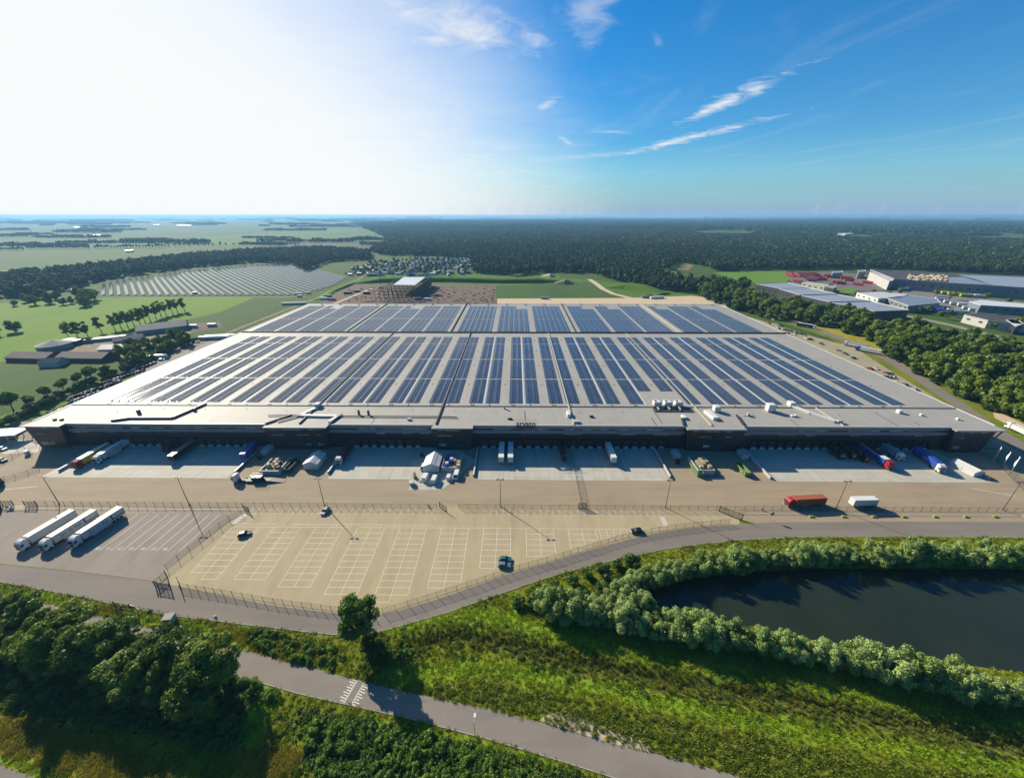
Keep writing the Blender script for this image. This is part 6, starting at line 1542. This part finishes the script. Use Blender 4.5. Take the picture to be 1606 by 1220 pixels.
for k, (px_, py_) in enumerate(((113,457),(466,462.5),(484,461),(470,466),(306,461))):
    x, y = P2(px_,py_); rt = thing('transformer_kiosk', 'small white kiosk at the '+('left end','right end, lower','right end, upper','corner','front edge')[k]+' of the solar park', 'kiosk', (x,y,0)); g = MB(); g.bevbox(-3,3,-1.3,1.3,0,2.8,.1); g.build('housing', m_whitep, rt); g = MB(); g.box(-3.2,3.2,-1.5,1.5,2.8,3.0); g.build('lid', m_trim, rt)

# sheds and halls given by the corners of their roofs
def hall(name, label, roof, z, rmat, wmat, cat='building', group=None, bands=None, steps=None, doors=0, zb=0.0):
    cs = [Vector(P2(x,y,z)) for x, y in roof]; c = sum(cs, Vector((0,0)))/len(cs); root = thing(name, label, cat, (c.x,c.y,zb), 0, group); lp_ = [(p.x-c.x,p.y-c.y) for p in cs]
    area = sum(a[0]*b_[1]-b_[0]*a[1] for a, b_ in zip(lp_, lp_[1:]+lp_[:1]))
    if area < 0: lp_ = lp_[::-1]
    g = MB(); g.prism([(x*.997,y*.997) for x, y in lp_], 0, z-zb-.3); g.build('wall', wmat, root)
    g = MB(); g.prism(lp_, z-zb-.32, z-zb); rf = g.build('roof', rmat, root)
    g = MB(); n = len(lp_)
    for i in range(n): g.bar((*lp_[i],z-zb+.2),(*lp_[(i+1)%n],z-zb+.2),.5,.5)
    g.build('parapet', m_trim, rf)
    for i in range(n):      # windows or doors along every camera side wall
        a, b_ = Vector(lp_[i]), Vector(lp_[(i+1)%n]); d = b_-a; L_ = d.length; nr = Vector((d.y,-d.x)).normalized()
        if nr.y > .35 or L_ < 8: continue
        nw = min(9, int(L_/9))
        for q_ in range(nw):
            p = a+d*((q_+.5)/nw)+nr*.08; o = MB(); o.box(-1.8,1.8,-.06,.06,0,1.7); w_ = o.build('window', m_glass, root, (p.x,p.y,(z-zb)*.52), math.atan2(d.y,d.x))
    return root
m_metal = M('metal_roof', (.42,.44,.48), .4, .12, .05, .3, 'pos'); m_mroof = M('pale_metal_roof', (.55,.57,.60), .4, .12, .05, .2, 'pos'); m_brownroof = M('brown_roof', (.10,.075,.065), .7, .2, .1, 0, 'pos'); m_bluewall = M('blue_grey_wall', (.22,.27,.32), .5, .12, .1, 0, 'pos'); m_greenwall = M('dark_green_wall', (.025,.035,.035), .6, .2, .2, 0, 'pos')
m_cream2 = M('cream_render', (.62,.58,.44), .8, .1, .2, 0, 'pos'); m_barn = M('barn_roof', (.065,.042,.04), .8, .3, .15, 0, 'pos'); m_brick = M('farm_brick', (.22,.11,.075), .85, .2, .3, 0, 'pos')
hall('stepped_hall', 'pale grey flat hall at the near end of the stepped row', [(1300,474),(1365,472.5),(1426,486.5),(1371,488.5)], 11, m_mroof, m_greenwall); hall('stepped_hall', 'pale grey flat hall, second from the near end of the stepped row', [(1254,463),(1311,461.3),(1365,472),(1300,473.6)], 11.5, m_mroof, m_greenwall)
hall('stepped_hall', 'pale grey flat hall, third from the near end of the stepped row', [(1222,453),(1268,451.5),(1312,461),(1254,462.7)], 12, m_mroof, m_greenwall); hall('stepped_hall', 'pale grey flat hall at the far end of the stepped row', [(1186,445.5),(1236,443.5),(1269,451.2),(1222,452.6)], 12, m_mroof, m_greenwall)
big = hall('logistics_hall', 'huge logistics hall with brown and pale roof behind the lime trailers', [(1365,423),(1402,437.5),(1488,444),(1560,448.5),(1606,451.5),(1700,458),(1700,440),(1606,434),(1498,430)], 15, m_brownroof, m_bluewall)
def roofpatch(root, roof, z, mat, name='roof_section'):
    cs = [P2(x,y,z) for x, y in roof]; lp_ = [(p[0]-root.location.x,p[1]-root.location.y) for p in cs]; g = MB(); g.sheet(lp_, z); 
    g.build(name, mat, root)
roofpatch(big, [(1487,435),(1510,434.5),(1555,447),(1488,443.3)], 15.35, M('blue_roof',(.34,.40,.48),.5,.12,.05,0,'pos')); roofpatch(big, [(1500,430.6),(1606,434.8),(1690,440.5),(1690,456),(1606,450.8),(1557,447.4),(1530,438)], 15.4, m_mroof)
g = MB()
for i in range(90):
    x, y, _ = P(RD.uniform(1425,1486), RD.uniform(431.5,440), 15); g.box(x-big.location.x-1.2, x-big.location.x+1.2, y-big.location.y-2, y-big.location.y+2, 15.0, 15.6+RD.random())
tag(g.build('roof_pallets', m_card2, big), kind='stuff')
hall('logistics_office', 'white gable end block at the left corner of the logistics hall', [(1364,427),(1369,426),(1401,440),(1395,441.5)], 13, m_dirtyw, m_dirtyw)
hall('office_block', 'white flat office with dark glass fronts in the estate', [(1344,459),(1380,457.5),(1424,461.5),(1412,467),(1378,468.5)], 8, m_trim, m_whitep); hall('grey_workshop', 'grey workshop with pale roof right of the white office', [(1390,467.5),(1425,463.5),(1470,469),(1475,475),(1425,480)], 8, m_metal, m_band)
hall('long_shed', 'long white-roofed shed with blue-grey wall on the far right', [(1520,473),(1535,470),(1670,482),(1670,486),(1606,483),(1538,479)], 9, m_whitep, m_bluewall); hall('dark_workshop', 'low dark-roofed workshop with white gable on the right', [(1512,494),(1540,491.5),(1640,501),(1640,512),(1606,509),(1550,503)], 8, m_brownroof, m_dirtyw)
hall('corner_office', 'small white glass-fronted office at the right edge', [(1578,502),(1592,500),(1606,508),(1594,512)], 8, m_whitep, m_glass); hall('cream_hall', 'long low cream building beyond the stepped halls', [(1258,443.5),(1264,442),(1300,447),(1294,449.5)], 8, m_cream2, m_cream2)
hall('small_office', 'grey-green glass cube beside the cream building', [(1295,449.5),(1300,447.5),(1313,449.5),(1308,452)], 9, m_metal, m_greenwall); hall('storage_shed', 'blue-white shed at the edge of the forest behind the red trailers', [(1305,426),(1320,425),(1322,427.5),(1306,428.5)], 9, m_mroof, m_bluewall); hall('tank', 'pale silo tower left of the logistics hall', [(1346,424),(1357,423.5),(1358,426),(1347,426.5)], 12, m_mroof, m_band)
# paving of the estate
field('trailer_yard', [(1230,428),(1300,426),(1362,431),(1405,452),(1370,458),(1300,452),(1244,446)], pavemat('estate_paving',(.24,.19,.17),(.27,.22,.19)), .07); field('estate_yard', [(1400,452),(1500,462),(1606,474),(1660,480),(1660,500),(1520,490),(1420,488),(1400,478)], pavemat('estate_paving_grey',(.28,.26,.24),(.33,.30,.27)), .065)
ribbon('estate_road', [(1412,494),(1440,499),(1500,512),(1560,527),(1606,541),(1680,562)], 11, .09, pavemat('pale_road',(.36,.35,.27),(.38,.37,.28))); field('estate_lawn', [(1540,484),(1606,488),(1660,492),(1660,500),(1606,497),(1530,489)], m_f1, .08); field('estate_lawn', [(1312,453),(1345,452),(1340,460),(1318,460)], m_f1, .1)
def far_trailer(mat, rmat=None):
    def f():
        g = MB(); g.box(-1.4,1.4,-7,7,1.1,4.2,0); g.box(-1.38,1.38,-6.95,6.95,4.2,4.24,1); g.box(-1.1,1.1,-6.5,5.5,.5,1.1,2)
        for y in (-5,-3.6,4.5): g.tube((-1.2,y,.55),(1.2,y,.55),.55,.55,8,2)
        return g.mesh('far_trailer', [mat, rmat or mat, m_chas])
    return cached(('ft',mat.name), f)
def trailers(pix, mat, colour, where, group, ang):
    for i, p in enumerate(pix):
        x, y = P2(*p[:2]); tag(inst('parked_trailer', far_trailer(mat), None, (x,y,.08), p[2] if len(p) > 2 else ang), ordn(i)+' '+colour+' trailer from the left '+where, 'trailer', group)
C_BRED = paint('bright_red',(.62,.05,.06)); C_PINK = paint('faded_red',(.62,.16,.15))
trailers([(1237,431,.3),(1240,434,.3),(1246,432,.3),(1250,434,.3),(1250,443,.5)], C_BRED, 'bright red', 'in the group by the meadow', 'red trailers', .3)
trailers([(1258+2.2*i,430.5+1.6*i,1.0) for i in range(0,8)]+[(1262+2.2*i,431+1.5*i,1.0) for i in range(0,7)], C_PINK, 'faded red', 'of the long double row', 'red trailers', .8)
trailers([(1274,431,1.35),(1279,433,1.35),(1283,436,1.35),(1286,438.5,1.35),(1289,440,1.35),(1298,434,1.35),(1302,436,1.35),(1312,444.5,1.3),(1318,446,1.3),(1325,438.5,1.3),(1331,441,1.3),(1345,448,.6),(1360,445,.6)], C_BRED, 'red', 'scattered over the trailer yard', 'red trailers', 1.0)
trailers([(1475,461),(1484,462),(1494,463),(1504,464.5),(1514,466),(1506,458,.2)], C_LIME, 'lime yellow', 'in the row before the logistics hall', 'lime trailers', 1.35); trailers([(1428,452),(1436,453),(1449,453.5),(1460,455),(1470,456),(1526,466),(1536,467),(1490,457,.2),(1415,455)], C_OFF, 'white', 'before the logistics hall', 'white trailers', 1.35)
trailers([(1476,472),(1490,476),(1500,479),(1512,481),(1520,486),(1496,490),(1506,493),(1465,487),(1530,489),(1450,485)], C_OFF, 'white', 'in the crowded yard between workshops', 'white trailers in the crowded yard', 1.2); trailers([(1478,470.5),(1487,494),(1482,491),(1453,488)], C_BLUE, 'blue', 'in the crowded yard between workshops', 'blue trailers in the crowded yard', 1.1)
# farm on the left
def barn(label, px_, py_, l, w, h, rz, rmat=m_barn, wmat=m_brick, sky_=0, name='barn', pv=False):
    x, y = P2(px_,py_); root = thing(name, label, 'barn', (x,y,0), rz); e = h*.55
    g = MB(); g.box(-l/2,l/2,-w/2,w/2,0,e); g.extrude_x([(-w/2,e),(w/2,e),(0,h-.15)], -l/2, l/2); g.build('wall', wmat, root)
    for s_ in (-1,1):
        g = MB(); g.add([(-l/2-.5,s_*(w/2+.6),e-.25),(l/2+.5,s_*(w/2+.6),e-.25),(l/2+.5,0,h),(-l/2-.5,0,h),(-l/2-.5,s_*(w/2+.6),e-.05),(l/2+.5,s_*(w/2+.6),e-.05),(l/2+.5,0,h+.2),(-l/2-.5,0,h+.2)], [(0,1,2,3),(7,6,5,4),(0,4,5,1),(1,5,6,2),(2,6,7,3),(3,7,4,0)])
        rf = g.build('roof', rmat, root)
        for k in range(sky_):
            g = MB(); xx = -l/2+l*(k+.5)/sky_; yy = s_*w*.25; zz = (e+h)/2+.12; dz_ = (h-e)/(w/2)*.9
            g.add([(xx-1,yy-.9,zz-(-.9*s_)*-1*0+(.9 if s_ < 0 else .9)*0-s_*-.0-.0+(-.9*s_*-1)*(h-e)/(w/2)*-1*s_*s_*0),(xx+1,yy-.9,zz),(xx+1,yy+.9,zz),(xx-1,yy+.9,zz)], [(0,1,2,3)]) if 0 else g.add([(xx-1,s_*w*.18,e+(h-e)*.64+.16),(xx+1,s_*w*.18,e+(h-e)*.64+.16),(xx+1,s_*w*.32,e+(h-e)*.36+.16),(xx-1,s_*w*.32,e+(h-e)*.36+.16)], [(0,1,2,3)])
            g.build('skylight', m_whitep, rf)
    return root
barn('long dark barn with skylights at the far left of the farm', 58, 563, 34, 14, 6, -.05, sky_=4); barn('long dark barn with a row of skylights nearer the hedge', 140, 563, 38, 14, 6, -.03, sky_=6)
m_solroof = M('solar_roof', (.10,.13,.19), .75, .15, .2, 0, 'pos', spec=.2); barn('farm shed with blue solar roof beyond the grove', 258, 518, 38, 22, 8, .62, m_solroof, m_bluewall); barn('smaller solar-roofed shed before the large one', 205, 536, 20, 13, 6, .6, m_solroof, m_bluewall); barn('low grey shed between the barns and the grove', 184, 549, 20, 12, 5, .1, m_metal, m_dirtyw); barn('small farmhouse in the garden left of the hedge trees', 86, 573, 13, 9, 6, .2, M('tile_grey',(.16,.16,.17),.8), m_dirtyw, name='farmhouse')
x, y = P2(88,547); tk = thing('slurry_tank', 'round tank with white peaked cover at the farm', 'tank', (x,y,0)); g = MB(); g.tube((0,0,0),(0,0,4.5),11,11,28); g.build('tank_wall', m_band, tk); g = MB(); g.tube((0,0,4.5),(0,0,7.8),11.4,.6,28); g.build('cover', M('tank_cover',(.5,.5,.46),.9,.1,.3,0,'pos',spec=.1), tk)
x, y = P2(112,540); tk = thing('slurry_tank', 'smaller grey-green tank behind the covered one', 'tank', (x,y,0)); g = MB(); g.tube((0,0,0),(0,0,4),8,8,24); g.build('tank_wall', m_greenwall, tk); g = MB(); g.tube((0,0,4),(0,0,5.5),8.2,1.0,24); g.build('cover', m_teal_ if 0 else m_bluewall, tk)
x, y = P2(145,535); sl_ = thing('silage_clamp', 'long low silage clamp wall behind the barns', 'clamp', (x,y,0), .45)
for yy in (-5,5): g = MB(); g.box(-28,28,yy-.4,yy+.4,0,2.6); g.build('clamp_wall', m_kerb, sl_)
g = MB(); g.extrude_x([(-4.4,0),(4.4,0),(3,2.4),(-3,2.4)], -26, 24); g.build('silage', m_tray, sl_)
field('farm_yard', [(60,560),(110,540),(170,532),(240,520),(300,510),(320,515),(230,548),(190,560)], m_track, .08); field('dark_plot', [(292,508),(345,505),(350,514),(300,522)], m_soil, .09)
for k, (px_, py_, l_) in enumerate(((303,514,8),(333,512,8),(337,532,26),(346,530,26),(462,478,30),(250,562,12))):
    x, y = P2(px_,py_); rt = thing('field_container', ('small white trailer on the dark plot, left','small white trailer on the dark plot, right','long white stack at the corner of the warehouse, nearer','long white stack at the corner of the warehouse, farther','long pale container by the building site','white container by the farm hedge')[k], 'container', (x,y,.1), .15); g = MB(); g.bevbox(-l_/2,l_/2,-1.4,1.4,.3,3.0,.1); g.build('shell', m_whitep, rt); g = MB(); g.box(-l_/2+.4,l_/2-.4,-1.0,1.0,0,.3); g.build('skid', m_chas, rt)
# hall under construction
FX0, FX1, FY0, FY1, FH = -188.0, -138.0, 516.0, 640.0, 13.0
fr = thing('steel_frame_hall', 'half-built steel hall frame with one pale roof panel on the building site', 'building', (FX0,FY0,0)); m_fs = M('frame_steel', (.07,.05,.05), .6, .2, .5)
g = MB(); g.bar((0,0,0),(0,0,FH),.42,.42); me_c = g.mesh('column', m_fs); nxx, nyy = 8, 7
for i in range(nxx+1):
    for j in range(nyy+1): inst('column', me_c, fr, ((FX1-FX0)*i/nxx, (FY1-FY0)*j/nyy, 0))
for j in range(nyy+1):
    for z in (FH,) if j > 1 else (4.5,9,FH): g = MB(); g.bar((0,(FY1-FY0)*j/nyy,z),(FX1-FX0,(FY1-FY0)*j/nyy,z),.35,.5); g.build('beam', m_fs, fr)
for i in range(nxx+1): g = MB(); g.bar(((FX1-FX0)*i/nxx,0,FH-.05),((FX1-FX0)*i/nxx,FY1-FY0,FH-.05),.4,.6); g.build('purlin', m_fs, fr)
for i in range(nxx): g = MB(); g.bar(((FX1-FX0)*i/nxx,0,0),((FX1-FX0)*(i+1)/nxx,0,9),.3,.3); g.build('brace', m_fs, fr)
rp = [P2(*p,FH) for p in [(617,447.5),(633,435.5),(667,435.5),(651,448)]]; g = MB(); g.prism([(p[0]-FX0,p[1]-FY0) for p in rp], FH+.4, FH+.8); g.build('roof_panel', M('new_roof',(.62,.70,.70),.5,.06,.05,0,'pos'), fr)
g = MB(); g.box(FX1-FX0+.35,FX1-FX0+.6,20,FY1-FY0,.5,FH); g.build('wall_cladding', m_greenwall, fr)
for k, (px_, py_) in enumerate(((508,470),(514,466),(520,471),(545,461),(560,458),(575,461),(655,470),(670,471),(1012,467.5),(1025,468.5),(1035,468),(854,469),(1018,466))):
    x, y = P2(px_,py_); rt = thing('site_cabin', ordn(k)+' cabin or stack from the left round the building site', 'cabin', (x,y,.06), RD.uniform(-.2,.4)); g = MB(); g.bevbox(-5,5,-1.8,1.8,.2,3.0,.1); g.build('shell', RD.choice((m_whitep,m_metal,m_band,m_tray)), rt); g = MB(); g.box(-4.8,4.8,-1.5,1.5,0,.2); g.build('skid', m_chas, rt)
g = MB()
for i in range(260):
    x, y = P2(RD.uniform(540,775), RD.uniform(452,476)); s_ = RD.uniform(.5,2.2); g.prism([(x+s_*math.cos(a+i)*RD.uniform(.6,1.2), y+s_*math.sin(a+i)*RD.uniform(.6,1.2)) for a in np.linspace(0,5.2,6)], 0, s_*.5)
tag(g.build('site_rubble', m_soil), kind='stuff')
# crane mast thin lattice on the site
x, y = P2(597,452); cr = thing('mobile_crane', 'thin crane mast rising from the building site', 'crane', (x,y,0)); g = MB(); g.bar((0,0,1.5),(1.5,0,36),.5,.5); g.build('boom', m_tray, cr); g = MB(); g.bevbox(-3,3,-1.4,1.4,.5,2.6,.1); g.build('carrier', C_YEL, cr)
# caravan park: white mobile homes among trees
def caravan(seed, l, mat, rmat):
    g = MB(); g.box(-l/2,l/2,-1.7,1.7,.4,2.9,0); g.extrude_x([(-2.0,2.9),(2.0,2.9),(0,3.8)], -l/2-.3, l/2+.3, 1); g.box(-l/2+1,-l/2+2,-1.75,-1.701,.6,2.5,2); g.box(0,2,-1.75,-1.701,1.4,2.3,2); return g.mesh('caravan', [mat, rmat, m_glass])
CV = [caravan(1,8,C_WHITE,m_whitep), caravan(2,10,C_OFF,m_metal), caravan(3,7,C_WHITE,m_mroof), caravan(4,9,M('hut_green',(.14,.18,.14),.7),m_metal)]
cpoly = [(540,434),(560,420),(590,412),(640,408),(736,406),(738,429),(700,434),(620,433)]
cpts = sorted(fill(cpoly, 12.5, 170), key=lambda p: p[1])
for x, y in cpts: tag(inst('caravan', RD.choice(CV), None, (x,y,.05), RD.uniform(-.4,.4)+RD.choice((0,1.57)), 1.3), 'pale caravan among the trees of the crowded caravan park beyond the building site', 'caravan', 'caravans in the caravan park')
ct = [(x,y,0,RD.uniform(.45,.8)) for x, y in fill(cpoly, 17, 200)]; scatter('caravan_park_trees', ct, S_FOR[:4])
# far bright roofs and glasshouses on the plain
for k, (rf_, z) in enumerate(((((126,370),(131,368),(158,368),(155,370)),7), (((276,354),(278,353),(300,353),(300,354.2)),7), (((240,352.5),(250,352),(250,352.6),(241,353)),8), (((115,356),(127,355.2),(128,356.2),(118,356.8)),8), (((195,392.5),(208,391.5),(209,392.8),(197,393.6)),5),
                              (((1043,342.9),(1062,342.5),(1064,343.2),(1044,343.6)),12), (((1086,345.8),(1098,345.2),(1099,346),(1087,346.6)),12), (((1080,363.5),(1086,363),(1087,364.2),(1081,364.6)),8), (((1096,366),(1104,365.5),(1105,366.6),(1097,367)),8), (((1310,366),(1322,365),(1340,366.4),(1326,367.4)),8), (((645,365.5),(680,365),(682,366),(646,366.5)),8), (((1180,359),(1188,358.6),(1189,359.6),(1181,360)),8), (((1592,386.5),(1604,386),(1606,388),(1594,388.5)),8))):
    hall('far_shed', 'distant pale-roofed shed, '+ordn(k)+' of those dotted over the plain from left to right' if 0 else ('distant white glasshouse roof in the left fields','distant bright roofs near the horizon above the far field','distant small roof left of the bright pair','distant pale roof at the far left','white sheds by the far tree row','pale roofs on the horizon right of centre','white roof below the horizon right of centre','small pale house in the forest clearing, left','small pale house in the forest clearing, right','pale farm roofs in the right clearing','pale strip of roofs at the forest edge','tiny roof in the right forest','small white house at the right edge')[k], rf_, z, m_whitep, m_dirtyw, zb=0)
# ------------------------------------------------------------------ haze: the summer air over the plain
if 1:
    g = MB(); HX = 45000.0
    g.box(-HX, HX, -HX, HX, -4.0, 112.0)
    m_haze = bpy.data.materials.new('haze_air'); m_haze.use_nodes = True; t = m_haze.node_tree; t.nodes.clear()
    pv = t.nodes.new('ShaderNodeVolumePrincipled'); pv.inputs['Color'].default_value = (.27,.55,.90,1); pv.inputs['Density'].default_value = 0.85e-4; pv.inputs['Anisotropy'].default_value = .25
    ou = t.nodes.new('ShaderNodeOutputMaterial'); t.links.new(pv.outputs[0], ou.inputs['Volume'])
    o = g.build('haze', m_haze); tag(o, kind='stuff')
